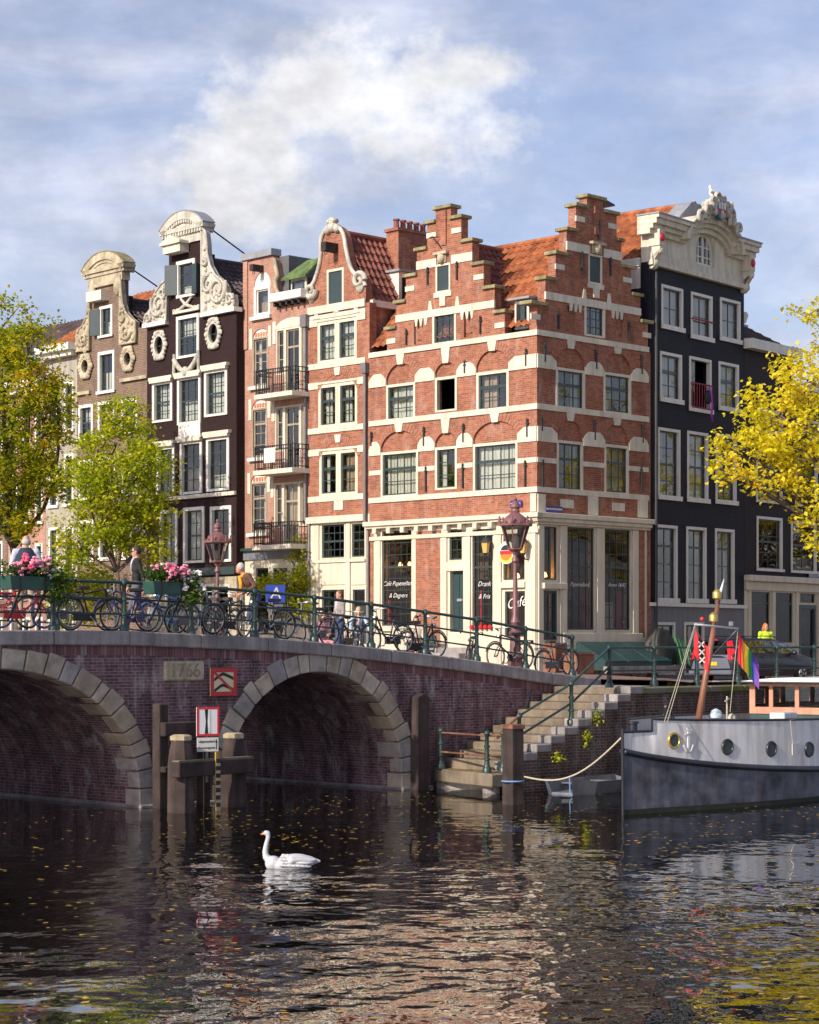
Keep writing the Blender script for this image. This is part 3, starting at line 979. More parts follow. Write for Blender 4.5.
gable_roof(HL, lrL[5][0] + .12, lrL[5][1] - .12, zsL[5] - .75, zrL, .42, 6.0, 'tile_red', xc=cxL)
gable_roof(HR, .1, XR - .1, ze + .25, zrR, .42, 7.6, 'tile_orange', xc=cxR)
k = MB()   # lead valley
k.bar((-0.33, .2, ze), (cxL + 1.2, 3.2, zrL), .3, .05)
# dormer between the two gables (on the roof slope facing left)
dx0, dx1 = FL.X(507.5), FL.X(523.5)
d0 = FL.L(515, 328)[1]; d1 = FL.L(515, 299)[1]
D = MB()
D.box(dx0 + .04, dx1 - .04, .3, 2.2, d0, d1 - .02)
do = HL.part(D, 'dormer', 'white')
HL.part(MB().box(dx0 - .1, dx1 + .14, .1, 2.2, d1, d1 + .07), 'dormer_roof', 'lead', do)
k = MB(); k.box(dx0 + .13, dx1 - .13, .27, .31, d0 + .12, d1 - .12); HL.part(k, 'dormer_opening', 'inside', do)
k = MB(); k.box((dx0 + dx1) / 2, dx1 - .16, .235, .265, d0 + .25, d1 - .2); HL.part(k, 'shutter', 'shutter', do)
# chimney cowl on the right gable
x0 = lrR[1][1] - .25
k = MB(); k.box(lrR[0][1] - .2, x0 + .25, .42, 1.2, zsR[2] - .5, zsR[1] - .12); HR.part(k, 'chimney', 'brick')
k = MB(); z = zsR[1] + .28
for (a, b) in ((-.35, .6), (.3, .6), (-.35, 1.0), (.3, 1.0)): k.tube([(x0 - .1 + a, b, zsR[1] - .15), (x0 - .1 + a, b, z)], .02, 6)
k.prism([(x0 - .7, z), (x0 + .5, z + .02), (x0 + .5, z + .07), (x0 - .1, z + .2), (x0 - .7, z + .07)], .35, 1.25, back=True)
HR.part(k, 'chimney_cowl', 'iron')
# drainpipe at left edge
k = MB(); x = FL.X(366.8); zt = FL.L(366.8, 372)[1]
k.tube([(x, -.1, FL.L(366.8, 522)[1]), (x, -.1, zt)], .06, 8); k.box(x - .13, x + .13, -.2, .02, zt - .05, zt + .3)
k.tube([(x, -.1, FL.L(366.8, 522)[1]), (x + .15, -.1, FL.L(366.8, 526)[1]), (x + .15, -.1, -1)], .05, 8)
HL.part(k, 'drainpipe', 'pipe', smooth=50)
# ------------------------------------------------------------------ the row running away to the left
def vpdir(vx, left):
    """horizontal direction whose lines run to the point vx on the horizon"""
    r = (vx - CX) / FPX
    return (-r, -1) if left else (r, 1)


ROW = 'canal houses in the row behind the bridge'
# --- bell gable house
w = FL.W(XL); dx, dy = vpdir(-1690, True)
FB_ = Fr(w[0], w[1], dx, dy, 2.75)
HB = House(FB_, 'bell_gable_house', 'narrow brick house with a bell-shaped gable edged in cream and paired cream windows', ROW)
xb = FB_.X(308.5); xe = 0.0
xgr = FB_.X(365.8)
zg = FB_.L(337, 307.5)[1]
bell = [(365.8, 303), (365.8, 286), (363.5, 277), (358, 275.5), (353, 271), (349.5, 262), (346.5, 248), (345, 238), (342.5, 231), (338, 226.5), (333, 225), (328, 228), (323.5, 234), (321.5, 242), (321.3, 254),
        (319.8, 266), (316.5, 277), (313.5, 284), (308.8, 288), (308.5, 303)]
for y4 in ((317.8, 357, 319.5, 361), (318.6, 357.6, 382.7, 426), (319.5, 358, 450, 495)):
    x0, x1, z0, z1 = HB.rect(y4)
    H = HB
    xm = (x0 + x1) / 2
    H.holes.append([(x0, z0), (x1, z0), (x1, z1), (x0, z1)])
    for (p, q) in ((x0, xm - .001), (xm + .001, x1)):
        HB.win(None, raw=(p, q, z0, z1), cols=2, rows=3, split=.62, fw=.12, hole=False, cur={319.5: 'full', 382.7: 'left', 450: None}[y4[2]])
    ex = MB(); ex.box(xb, xgr, -.04, .03, z0 - .2, z0 - .002); HB.part(ex, 'stone_band', 'stone_cream')
    ex = Each(HB, 'stone_band', 'stone_cream'); ex.box(xb, x0, -.04, .03, z1 - .14, z1 + .09); ex.box(x1, xgr, -.04, .03, z1 - .14, z1 + .09); ex.box(x0 + .001, x1 - .001, -.05, .03, z1 + .002, z1 + .08)
    if y4[2] > 330:
        ar = MB(); hw = (x1 - x0) / 2
        for i in range(24):
            t0, t1 = R(28) + R(124) * (i + .06) / 24, R(28) + R(124) * (i + .94) / 24
            ra = hw * 1.13; rb = ra + .2; cz = z1 + .5 - rb
            ar.prism([(xm + ra * math.cos(t0), cz + ra * math.sin(t0)), (xm + rb * math.cos(t0), cz + rb * math.sin(t0)), (xm + rb * math.cos(t1), cz + rb * math.sin(t1)), (xm + ra * math.cos(t1), cz + ra * math.sin(t1))], -.02, .03)
        HB.part(ar, 'brick_arch', 'brick_arch')
        ex = MB(); zt = z1 + .26; ex.prism([(xm - .11, zt), (xm + .11, zt), (xm + .16, zt + .27), (xm - .16, zt + .27)], -.05, .03); HB.part(ex, 'keystone', 'stone_cream')
HB.block((334.5, 343.4, 500.8, 510), 'stone_cream', -.03, .03, 'stone_panel')
HB.win((327, 344, 268.5, 305), cols=1, rows=1, opn=True, fw=.09, name='hatch')
a, b, z0, z1 = HB.rect((327, 344, 268.5, 305))
hx = [o for o in HB.root.children if o.name.startswith('hatch')][-1]
HB.part(MB().box(a + .1, b - .1, .03, .07, z0 + .07, z1 - .1), 'shutter', 'shutter', hx)
k = MB(); k.box(xb, xgr, -.07, .03, zg - .12, zg + .14); HB.part(k, 'stone_band', 'stone_cream')
k = MB(); z2 = FB_.L(337, 316)[1]
k.box(xb, xgr, -.03, .03, z2 - .02, z2 + .12); k.box((xb + xgr) / 2 - .13, (xb + xgr) / 2 + .13, -.05, .03, z2 + .12, zg - .12)
e_ = Each(HB, 'stone_block', 'stone_cream')
for q in (xb + .45, xgr - .45): e_.prism([(q - .18, z2), (q + .18, z2), (q + .07, zg - .12), (q - .07, zg - .12)], -.05, .03)
HB.part(k, 'stone_trim', 'stone_cream')
pts = [FB_.L(*p) for p in bell]
sm = [(pts[0][0], pts[0][1])] + smoothpoly(pts[1:-1], 3) + [pts[-1]]
zshop = FB_.L(337, 515.5)[1]
# shop front zone
for rr, c, r_ in (((321, 345.6, 523, 559), 4, 4), ((351, 366, 522, 558), 2, 4), ((321, 345.5, 588, 640), 4, 3)):
    HB.win(rr, cols=c, rows=r_, split=.5, fw=.06, glass='glass_dark')
x0, x1, z0, z1 = HB.rect((352, 366.2, 588, 644)); HB.holes.append([(x0, z0), (x1, z0), (x1, z1), (x0, z1)])
HB.part(MB().box(x0, x1, .15, .2, z0, z0 + (z1 - z0) * .72), 'door', 'sash')
HB.win(None, raw=(x0, x1, z0 + (z1 - z0) * .73, z1), cols=1, rows=1, fw=.05, hole=False, glass='glass_dark', name='fanlight')
k = Each(HB, 'shop_trim', 'cream', bevel=.015)
for rr in ((320, 346.5, 563, 585), (351.5, 366, 563, 585)):
    x0, x1, z0, z1 = HB.rect(rr); k.box(x0, x1, -.03, 0, z0, z1)
for a, b in ((311, 319.5), (346.5, 350.8)): k.box(FB_.X(a), FB_.X(b), -.06, 0, -1, zshop - .3)
k.box(xb, FB_.X(366), -.16, 0, zshop - .25, zshop - .02); k.box(xb, FB_.X(366), -.08, 0, FB_.L(340, 562.6)[1], FB_.L(340, 559.5)[1])
hs, HB.holes = HB.holes, []
HB.wall([(xb, zshop), (0, zshop), (0, zg)] + [(min(p[0], -.001), p[1]) for p in sm[0:]] + [(xb, zg)], 'brick', extra=[h for h in hs if h[0][1] > zshop])
HB.wall([(xb, -1), (0, -1), (0, zshop - .002), (xb, zshop - .002)], 'cream', name='shop_front', extra=[h for h in hs if h[0][1] < zshop])
k = MB()
ptube(k, sm[1:-1], .075, -.03, 8)
for sx, c in ((1, (360.5, 281)), (-1, (312, 291))):
    q = FB_.L(*c); spiral(k, FB_, q, .3, 1.3, sx, 0, .1, -.08); k.ball((q[0], -.02, q[1] - .22), .18, .12, .2)
q = FB_.L(333.2, 226)
for dx_, dz, rr in ((0, -.02, .2), (-.24, -.12, .16), (.24, -.12, .16), (0, .1, .12), (-.13, .16, .1), (.13, .16, .1), (0, .2, .11)): k.ball((q[0] + dx_, -.03, q[1] + dz), rr, .16, rr)
HB.part(k, 'gable_moulding', 'carved', smooth=60)
def hoist(H, px, py, L=1.0, mat_='cream', hood=True, w=.2, h=.2):
    x, z = H.F.L(px, py)
    k = MB(); k.box(x - w / 2, x + w / 2, -L, .1, z - h / 2, z + h / 2)
    o = H.part(k, 'hoist_beam', mat_)
    k = MB(); k.torus((x, -L + .12, z - h / 2 - .06), (0, 1, 0), .06, .014, 12, 5); H.part(k, 'hook', 'iron', o)
    return o
hoist(HB, 336, 248.5, .6, 'wood', w=.24, h=.3)
DB = 10
ze = zg + .1
shell(HB, xb, xgr, zg, DB, 'brick')
zr = FB_.L(352, 247)[1] + .6
gable_roof(HB, xb + .1, xgr - .02, ze, zr, .34, DB, 'tile_red')
k = MB(); k.box(xgr - .02, xgr + .14, .2, DB, ze - .2, ze + .02); HB.part(k, 'gutter', 'white')
# dormer on its right slope
d = MB(); q = FB_.L(384, 296, 3.0)
xm = (xb + xgr) / 2
d.box(xm + .5, xgr - .12, 1.7, 3.1, ze, ze + 1.2); do = HB.part(d, 'dormer', 'white')
HB.part(MB().box(xm + .3, xgr + .0, 1.6, 3.2, ze + 1.2, ze + 1.28), 'dormer_roof', 'lead', do)
HB.part(MB().box(xgr - .13, xgr - .1, 1.85, 2.95, ze + .2, ze + 1.08), 'dormer_opening', 'inside', do)
# chimney with pots behind
k = MB(); cx_ = xm + .5; zc_ = zr - .1
k.box(cx_ - .3, cx_ + .3, 2.2, 3.9, zr - 1.5, zr + .28); k.box(cx_ - .36, cx_ + .36, 2.13, 3.97, zr + .28, zr + .38)
ch = HB.part(k, 'chimney', 'brick')
for i in range(5):
    HB.part(MB().lathe([(.11, zr + .38), (.09, zr + .66), (.12, zr + .68), (.12, zr + .74), (.08, zr + .74)], (cx_, 2.4 + i * .33, 0), 10), 'chimney_pot', 'tile_red', ch)
# downpipe with hopper
k = MB(); x = FB_.X(307.2); zt = FB_.L(307, 326)[1]
k.tube([(x, -.1, FB_.L(307, 520)[1]), (x, -.1, zt)], .06, 8); k.box(x - .15, x + .15, -.22, .02, zt - .05, zt + .38)
k.tube([(x, -.1, FB_.L(307, 520)[1]), (x + .2, -.1, FB_.L(307, 525)[1]), (x + .2, -.1, -1)], .05, 8)
HB.part(k, 'drainpipe', 'pipe', smooth=50)

# --- pink house
w = FB_.W(xb); dx, dy = vpdir(-1560, True)
FP = Fr(w[0], w[1], dx, dy, 2.7)
HP = House(FP, 'pink_brick_house', 'pink brick house with a round-topped attic window and three iron balconies', ROW)
xp = FP.X(243); xr_ = 0
zc1 = FP.L(275, 303)[1]
for rr in ((252.8, 268.2, 337, 386), (252, 267.4, 408, 457.6), (251, 267, 482, 533)):
    x0, x1, z0, z1 = HP.rect(rr)
    HP.holes.append([(x0, z0), (x1, z0), (x1, z1 + .0)] + arc_pts((x0 + x1) / 2, z1, (x1 - x0) / 2, .3, 0, PI, 10)[1:-1] + [(x0, z1)])
    ww = HP.win(rr, cols=2, rows=4, split=.7, fw=.07, frame='sash_brown', sash='sash_brown', hole=False, cur='right' if rr[2] != 337 else None, bw=.02)
    k = MB(); k.box(x0 - .12, x1 + .12, -.14, 0, z0 - .12, z0); HP.part(k, 'sill', 'white', ww)
    k = MB(); k.prism([(x1, z1)] + arc_pts((x0 + x1) / 2, z1, (x1 - x0) / 2, .3, 0, PI, 10)[1:-1] + [(x0, z1)], .04, .1); HP.part(k, 'arch_panel', 'white', ww)
    k = MB()
    for i in range(5):
        t = .16 + i * .17; x = x0 + (x1 - x0) * t
        k.prism([(x - .05, z1 + .03), (x + .05, z1 + .03), (x + .05, z1 + .17), (x - .05, z1 + .17)], .02, .05)
    HP.part(k, 'arch_inlay', mat('terracotta_inlay', (.5, .16, .08)) if 'inlay' not in MT else 'inlay', ww)
    k = Each(HP, 'stone_quoin', 'plaster'); k.box(x0 - .18, x0 - .02, -.02, .02, z1 - .4, z1 + .35); k.box(x1 + .02, x1 + .18, -.02, .02, z1 - .4, z1 + .35)
balz = []
for rr, bz in (((276.5, 308, 327, 393), (370, 396)), ((275.5, 308, 405, 470), (446.5, 472)), ((274.5, 307, 482, 546), (523, 547))):
    x0, x1, z0, z1 = HP.rect(rr)
    x1 = min(x1, -.03)
    W = x1 - x0
    HP.holes.append([(x0, z0), (x1, z0), (x1, z1), (x0, z1)])
    q1, q2 = x0 + W * .27, x0 + W * .77
    cu = {327: None, 405: None, 482: 'full:curtain_tan'}[rr[2]]
    zlow = z0 + (z1 - z0) * .3
    HP.win(None, raw=(x0, q1, zlow, z1), cols=1, rows=3, fw=.06, frame='cream', sash='sash_brown', hole=False, cur=cu)
    wm = HP.win(None, raw=(q1 + .002, q2 - .002, z0, z1), cols=2, rows=1, split=.72, fw=.07, frame='cream', sash='sash_brown', hole=False, cur=cu, name='balcony_door')
    HP.win(None, raw=(q2, x1, zlow, z1), cols=1, rows=3, fw=.06, frame='cream', sash='sash_brown', hole=False, cur=cu)
    HP.part(MB().box(x0, q1, -.0, .2, z0, zlow - .002), 'brick_apron', 'brick_pink'); HP.part(MB().box(q2, x1, -.0, .2, z0, zlow - .002), 'brick_apron', 'brick_pink')
    # balcony
    c = (x0 + x1) / 2
    zs0 = FP.L(292, bz[1])[1]; zt = FP.L(292, bz[0])[1]
    bx0, bx1, by = x0 - .22, x1 + .05, -.75
    B = HP.part(MB().box(bx0 - .05, bx1 + .05, by - .06, 0, zs0 - .1, zs0 + .06), 'balcony', 'plaster')
    k = MB()
    for z in (zt, zt - .16, zs0 + .14): k.tube([(bx0, 0, z), (bx0, by, z), (bx1, by, z), (bx1, 0, z)], .022, 6)
    nb = 17
    for i in range(nb + 1):
        x = bx0 + (bx1 - bx0) * i / nb
        k.tube([(x, by, zs0 + .06), (x, by, zt)], .014 if i % 4 else .026, 5)
    for i in range(1, 5):
        y = by * i / 5
        for x in (bx0, bx1): k.tube([(x, y, zs0 + .06), (x, y, zt)], .014, 5)
    for i in range(nb):
        x = bx0 + (bx1 - bx0) * (i + .5) / nb
        k.torus((x, by, zt - .08), (0, 1, 0), .06, .012, 8, 4)
    HP.part(k, 'balcony_rail', 'iron', B)
    if rr[2] == 405:
        k = MB(); k.box(bx0 + .55, bx0 + 1.15, by - .05, by - .03, zs0 + .3, zs0 + .82); HP.part(k, 'white_board', 'white', B)
    # arch head over the group
    k = MB(); k.prism(arc_pts(c, z1 + .003, W * .52, .34, 0, PI, 12), -.03, .05); HP.part(k, 'window_head', 'plaster' if rr[2] == 327 else 'brick_pink')
    k = MB(); k.box(x0 - .2, x0 - .03, -.02, .02, z1 - .5, z1 + .3); HP.part(k, 'stone_quoin', 'plaster')
# attic
ax0, ax1, az0, az1 = HP.rect((254, 270.5, 286, 316))
ar = arc_pts((ax0 + ax1) / 2, az1, (ax1 - ax0) / 2, (ax1 - ax0) * .55, 0, PI, 12)
HP.holes.append([(ax0, az0), (ax1, az0), (ax1, az1)] + ar[1:-1] + [(ax0, az1)])
ww = HP.win((254, 270.5, 286, 316), cols=1, rows=1, fw=.12, frame='white', sash='white', hole=False)
k = MB(); k.prism([(ax1, az1)] + ar[1:-1] + [(ax0, az1)], .03, .1); HP.part(k, 'arch_panel', 'white', ww)
k = MB(); k.box(ax0 - .1, ax1 + .1, -.14, 0, az0 - .13, az0); HP.part(k, 'sill', 'white', ww)
glft = [(275.5, 303), (275.5, 299), (281, 303)]
outP = [FP.L(*p) for p in [(284, 303), (283.5, 299), (280, 296), (276.5, 290), (275.5, 281), (277.5, 276), (275.8, 268), (274.5, 259), (272, 254.5), (264, 256.5), (244, 260.5)]]
outP[-1] = (xp, outP[-1][1])
zf = FP.L(275, 550)[1]
hs, HP.holes = HP.holes, []
HP.wall([(xp, zf), (0, zf), (0, zc1)] + outP, 'brick_pink', extra=[h for h in hs if h[0][1] > zf - .5])
k = MB(); zz = outP[-2][1]
k.box(xp - .05, outP[-3][0] + .1, -.12, .35, zz - .02, zz + .22); HP.part(k, 'gable_coping', 'lead')
k = MB(); ptube(k, smoothpoly(outP[:8], 3), .09, .0, 6); HP.part(k, 'gable_moulding', 'sand', smooth=60)
k = MB(); k.box(xp + .06, xp + .3, -.05, 0, zc1 - 1.5, zz - .05); HP.part(k, 'brick_pier', 'brick_pink')
hoist(HP, 262, 269, .5, 'wood', w=.2, h=.22)
# cornice, dormer
cx0 = FP.X(277)
k = MB(); k.box(cx0, 0.05, -.42, .1, zc1 - .05, zc1 + .25)
HP.part(k, 'cornice', 'white', bevel=.02)
k = Each(HP, 'cornice_bracket', 'iron')
for i in range(5): x = cx0 + .2 + i * (0 - cx0 - .4) / 4; k.box(x - .05, x + .05, -.3, 0, zc1 - .2, zc1 - .052)
x0, x1, z0, z1 = HP.rect((291, 306.5, 278, 299.5))
d = HP.part(MB().box(x0, x1 - .02, .06, 2.4, z0 - .25, z1), 'dormer', 'slate')
HP.win(None, raw=(x0, x1, z0, z1), cols=1, rows=1, fw=.1, hole=False, proud=-.0, rec=-.02, cur=None, name='dormer_window')
k = MB(); zt = FP.L(310, 258)[1]
k.add([(x0 - .3, -.22, z1 - .05), (x1 + .18, -.22, z1 - .05), (x1 + .3, .5, zt), (x0 + .3, .5, zt), (x0 - .3, -.22, z1 + .04), (x1 + .18, -.22, z1 + .04), (x1 + .3, .5, zt + .09), (x0 + .3, .5, zt + .09)],
      [(3, 2, 1, 0), (4, 5, 6, 7), (0, 1, 5, 4), (1, 2, 6, 5), (2, 3, 7, 6), (3, 0, 4, 7)])
HP.part(k, 'dormer_roof', 'green_roof', d)
shell(HP, xp, -.02, zc1 - .1, 10, 'brick_pink')
k = MB(); zt = FP.L(270, 258)[1]
k.add([(xp, .35, zc1), (-.02, .35, zc1), (-.02, 2.2, zt), (xp, 2.2, zt), (xp, 10, zt), (-.02, 10, zt)], [(0, 1, 2, 3), (3, 2, 5, 4)])
k.box(xp, cx0 + .3, .3, 4, zc1 - .1, outP[-2][1] - .05)
HP.part(k, 'roof', 'slate')
k = MB(); k.box(cx0 + 1.1, -.1, 2.0, 9.5, zt - .2, zt + .12); HP.part(k, 'flat_roof_edge', 'lead')
# ground floor
HP.part(MB().box(xp, 0, -.08, .25, FP.L(275, 559)[1], zf), 'fascia', 'grey_plinth')
HP.part(MB().box(xp + .1, -.05, -.22, -.0, zf, zf + .1), 'fascia_ledge', 'iron_green')
zq = FP.L(275, 559)[1] - .002
hl = []
for rr in ((255, 270, 566, 636), (272, 289, 566, 620), (291, 305, 566, 620)):
    x0, x1, z0, z1 = HP.rect(rr); HP.win(rr, cols=1 if rr[0] < 260 else 2, rows=2, fw=.07, glass='glass_dark', frame='cream', name='shop_window')
HP.wall([(xp, -1), (0, -1), (0, zq), (xp, zq)], 'cream', name='shop_front')
for H, a, b, z in ((HB, xb + .3, xgr - .32, zg - .1), (HP, xp + .32, -.34, zc1 - .15)): H.inside(a, b, -1, z)

# --- dark plum neck-gable house
w = FP.W(xp); dx, dy = vpdir(-1500, True)
FK = Fr(w[0], w[1], dx, dy, 2.65)
FK.o = FK.o - FK.n * 0.38
FK = Fr(FK.o.x, FK.o.y, dx, dy, 2.65)
HK = House(FK, 'neck_gable_house', 'plum-black neck-gable house with white carved scrolls, arched white pediment and oval windows', ROW)
xk0, xk1 = FK.X(147), FK.X(236.5)


def ornate(H, name, pts, m, d0=-.1, d1=.12, lumps=14, rr=.12, spirals=()):
    k = MB()
    P = H.F.P(pts)
    k.prism(P, d0, d1)
    o = H.part(k, name, m)
    k = MB()
    xs = [p[0] for p in P]; zs = [p[1] for p in P]
    from mathutils.geometry import intersect_point_tri_2d
    tr = tessellate_polygon([[Vector((p[0], p[1], 0)) for p in P]])
    rnd = random.Random(len(pts) * 7 + lumps)
    for i in range(lumps):
        t = tr[rnd.randrange(len(tr))]
        a, b = sorted((rnd.random(), rnd.random()))
        wt = (a, b - a, 1 - b)
        q = [sum(wt[j] * P[t[j]][c] for j in range(3)) for c in range(2)]
        r = rr * rnd.uniform(.5, 1.1)
        k.ball((q[0], d0, q[1]), r, .08, r * rnd.uniform(.6, 1.4), 7, 5)
    for (px, py, r, tn, fl, a0) in spirals:
        c = H.F.L(px, py); spiral(k, H.F, c, r, tn, fl, a0, .07, d0 - .03)
    ptube(k, P + [P[0]], .055, d0, 6)
    H.part(k, 'carved_scroll', m, o, smooth=60)
    return o


def neck_house(H, x0, x1, ped, neck, shoulder, wallm, trimm, pedm, depth=11):
    pass


# windows
for rr, kw in (((153, 173, 381, 422), dict(cur='full')), ((178, 201.4, 376, 424), dict(cur='half')), ((205, 227.8, 369, 416), dict(cur='full')),
               ((157, 175, 446, 496), {}), ((180.7, 202.6, 440.5, 494), {}), ((207, 229.7, 436.5, 491), dict(cur='low')),
               ((160, 178, 510, 565), {}), ((184, 205, 507, 563), {}), ((210.8, 232, 506, 562), {})):
    HK.win(rr, cols=2 if rr[3] > 430 else 3, rows=4, split=.5, fw=.13, frame='white', rec=.09, proud=.05, **kw)
HK.win((177, 199.7, 315, 357.5), cols=3, rows=3, split=.5, fw=.13, frame='white', cur='top', proud=.05)
HK.win((177, 195.7, 260, 297), cols=1, rows=3, fw=.14, frame='white', proud=.05)
k = MB(); x0, x1, z0, z1 = HK.rect((169.5, 177.8, 266, 296)); k.obox(((x0 + x1) / 2 + .05, -.15, (z0 + z1) / 2), (1, .5, 0), (-.5, 1, 0), (0, 0, 1), (x1 - x0) / 2, .03, (z1 - z0) / 2); HK.part(k, 'shutter', 'shutter')
k = MB(); x0, x1, z0, z1 = HK.rect((195.9, 200.5, 264, 294)); k.box(x0, x1, -.2, -.05, z0, z1); HK.part(k, 'shutter', 'shutter')
# sill and lintel ledges
k = Each(HK, 'window_ledge', 'plaster', bevel=.01)
for (a, b, y) in ((151.5, 174.5, 379.5), (176.5, 203, 374.5), (203.5, 229.5, 367), (155, 176, 444), (179, 204, 438.5), (205.5, 231.5, 434)):
    q0, q1 = FK.X(a), FK.X(b); z = FK.L((a + b) / 2, y)[1]; k.prism([(q0 + .06, z - .12), (q1 - .06, z - .12), (q1 - .06, z - .02), (q1, z - .02), (q1, z + .1), (q0, z + .1), (q0, z - .02), (q0 + .06, z - .02)], -.17, 0)
q = FK.L(190, 312)[1]; k.box(FK.X(175), FK.X(201), -.12, 0, q, q + .1)
z = FK.L(192, 495.5)[1]; k.box(xk0, xk1, -.12, 0, z - .12, z + .02)
k = MB(); x0, x1, z0, z1 = HK.rect((179.5, 201, 424, 439)); k.box(x0, x1, -.05, 0, z0, z1); HK.part(k, 'apron_panel', 'white')
k = MB(); x0, z = FK.L(147, 574); k.box(xk0, xk1, -.1, 0, FK.L(190, 576)[1], FK.L(190, 568.5)[1]); HK.part(k, 'wood_beam', 'sash')
# oval windows with carved surround
def oval(H, px, py, rw, rh, m, glassr=.55, ornm=.12):
    x, z = H.F.L(px, py)
    Yd = H.F.o.y + H.F.d.y * x
    rz_ = rh / FPX * Yd; rx_ = abs(H.F.X(px + rw) - x)
    H.holes.append(arc_pts(x, z, rx_ * glassr, rz_ * glassr, 0, 2 * PI, 20)[:-1])
    k = MB(); k.prism(arc_pts(x, z, rx_ * .86, rz_ * .88, 0, 2 * PI, 24)[:-1], -.1, .05, [arc_pts(x, z, rx_ * glassr, rz_ * glassr, 0, 2 * PI, 20)[:-1]])
    for i in range(18):
        a = 2 * PI * i / 18
        k.ball((x + rx_ * .88 * math.cos(a), -.07, z + rz_ * .9 * math.sin(a)), ornm * (1.25 if i % 3 == 0 else .8), .09, ornm * (1.25 if i % 3 == 0 else .8), 7, 5)
    w_ = H.part(k, 'oval_window', m, smooth=50)
    k = MB(); k.box(x - .015, x + .015, .06, .09, z - rz_ * glassr, z + rz_ * glassr); k.box(x - rx_ * glassr, x + rx_ * glassr, .062, .088, z - .015, z + .015); H.part(k, 'sash', 'sash', w_)
    k = MB(); P_ = arc_pts(x, z, rx_ * glassr, rz_ * glassr, 0, 2 * PI, 20)[:-1]; k.add([(p[0], .09, p[1]) for p in P_], [tuple(range(20))]); H.part(k, 'pane', 'glass', w_)


oval(HK, 160.5, 345.5, 7.2, 15, 'carved', .6, .10)
oval(HK, 214.8, 333.5, 7.6, 16, 'carved', .6, .10)
# carved crossing and garland
k = MB()
c = FK.L(187.5, 305)
for s_ in (-1, 1):
    k.tube([(c[0] - s_ * .62, -.05, c[1] - .2), (c[0], -.08, c[1]), (c[0] + s_ * .34, -.06, c[1] + .26)], [.06, .07, .05], 7)
    for q in range(4): k.ball((c[0] - s_ * (.45 + q * .1), -.06, c[1] - .2 + .05 * (q % 2)), .1, .07, .08)
HK.part(k, 'carved_ornament', 'carved', smooth=60)
k = MB(); c = FK.L(188, 366)
for s_ in (-1, 1):
    k.tube([(c[0] + s_ * .78, -.08, c[1] - .25), (c[0] + s_ * .74, -.08, c[1] + .5)], .075, 6)
pts_ = [(c[0] + .74 * t, c[1] + .3 - .5 * (1 - t * t)) for t in [i / 8 for i in range(-8, 9)]]
ptube(k, pts_, .1, -.1, 7); k.ball((c[0], -.13, c[1] - .22), .17, .12, .2)
HK.part(k, 'carved_garland', 'carved', smooth=60)
zshl, zshr = FK.L(147, 325)[1], FK.L(236, 307.5)[1]
zsh_ = (zshl + zshr) / 2
nkL, nkR = FK.X(169), FK.X(203.5)
zn = FK.L(186, 232)[1]
zb_ = FK.L(190, 640)[1] - 2
gz = FK.L(190, 578)[1]
hs, HK.holes = HK.holes, []
HK.wall([(xk0, gz), (xk1, gz), (xk1, zsh_), (nkR, zsh_), (nkR, zn), (nkL, zn), (nkL, zsh_), (xk0, zsh_)], 'brick_plum', extra=hs)
# ground floor shop
for rr in ((165, 181, 585, 640), (200, 214, 584, 640), (216, 230, 584, 640)):
    HK.win(rr, cols=1, rows=2, fw=.1, frame='cream', glass='glass_dark', name='shop_window')
HK.wall([(xk0, -1), (xk1, -1), (xk1, gz - .002), (xk0, gz - .002)], 'sand', name='shop_front')
wingR = [(203.8, 228), (207.5, 232), (209, 243), (209.5, 255), (212, 266), (217, 275), (224, 281), (228.5, 288), (229, 295), (235, 294.5), (236, 301), (236, 307), (203.8, 312.5)]
wingL = [(168.8, 280), (163.5, 284), (158, 292), (154.5, 300), (153, 309), (149, 315), (146.6, 320), (146, 325), (168.8, 321)]
ornate(HK, 'carved_wing', wingR, 'carved', spirals=((220, 290, .55, 1.6, -1, .5), (211, 285, .35, 1.2, 1, 2), (232, 300, .22, 1.3, 1, 0), (207, 262, .18, 1.2, -1, 1)), lumps=26, rr=.1)
ornate(HK, 'carved_wing', wingL, 'carved', spirals=((161, 305, .5, 1.6, 1, 2.5), (165, 293, .3, 1.2, -1, 1), (151, 319, .2, 1.3, -1, 3)), lumps=22, rr=.1)
k = Each(HK, 'stone_ledge', 'white'); k.box(xk0 - .08, nkL + .0, -.18, .2, zsh_ - .14, zsh_ + .02); k.box(nkR, xk1 + .08, -.18, .2, zsh_ - .14, zsh_ + .02)


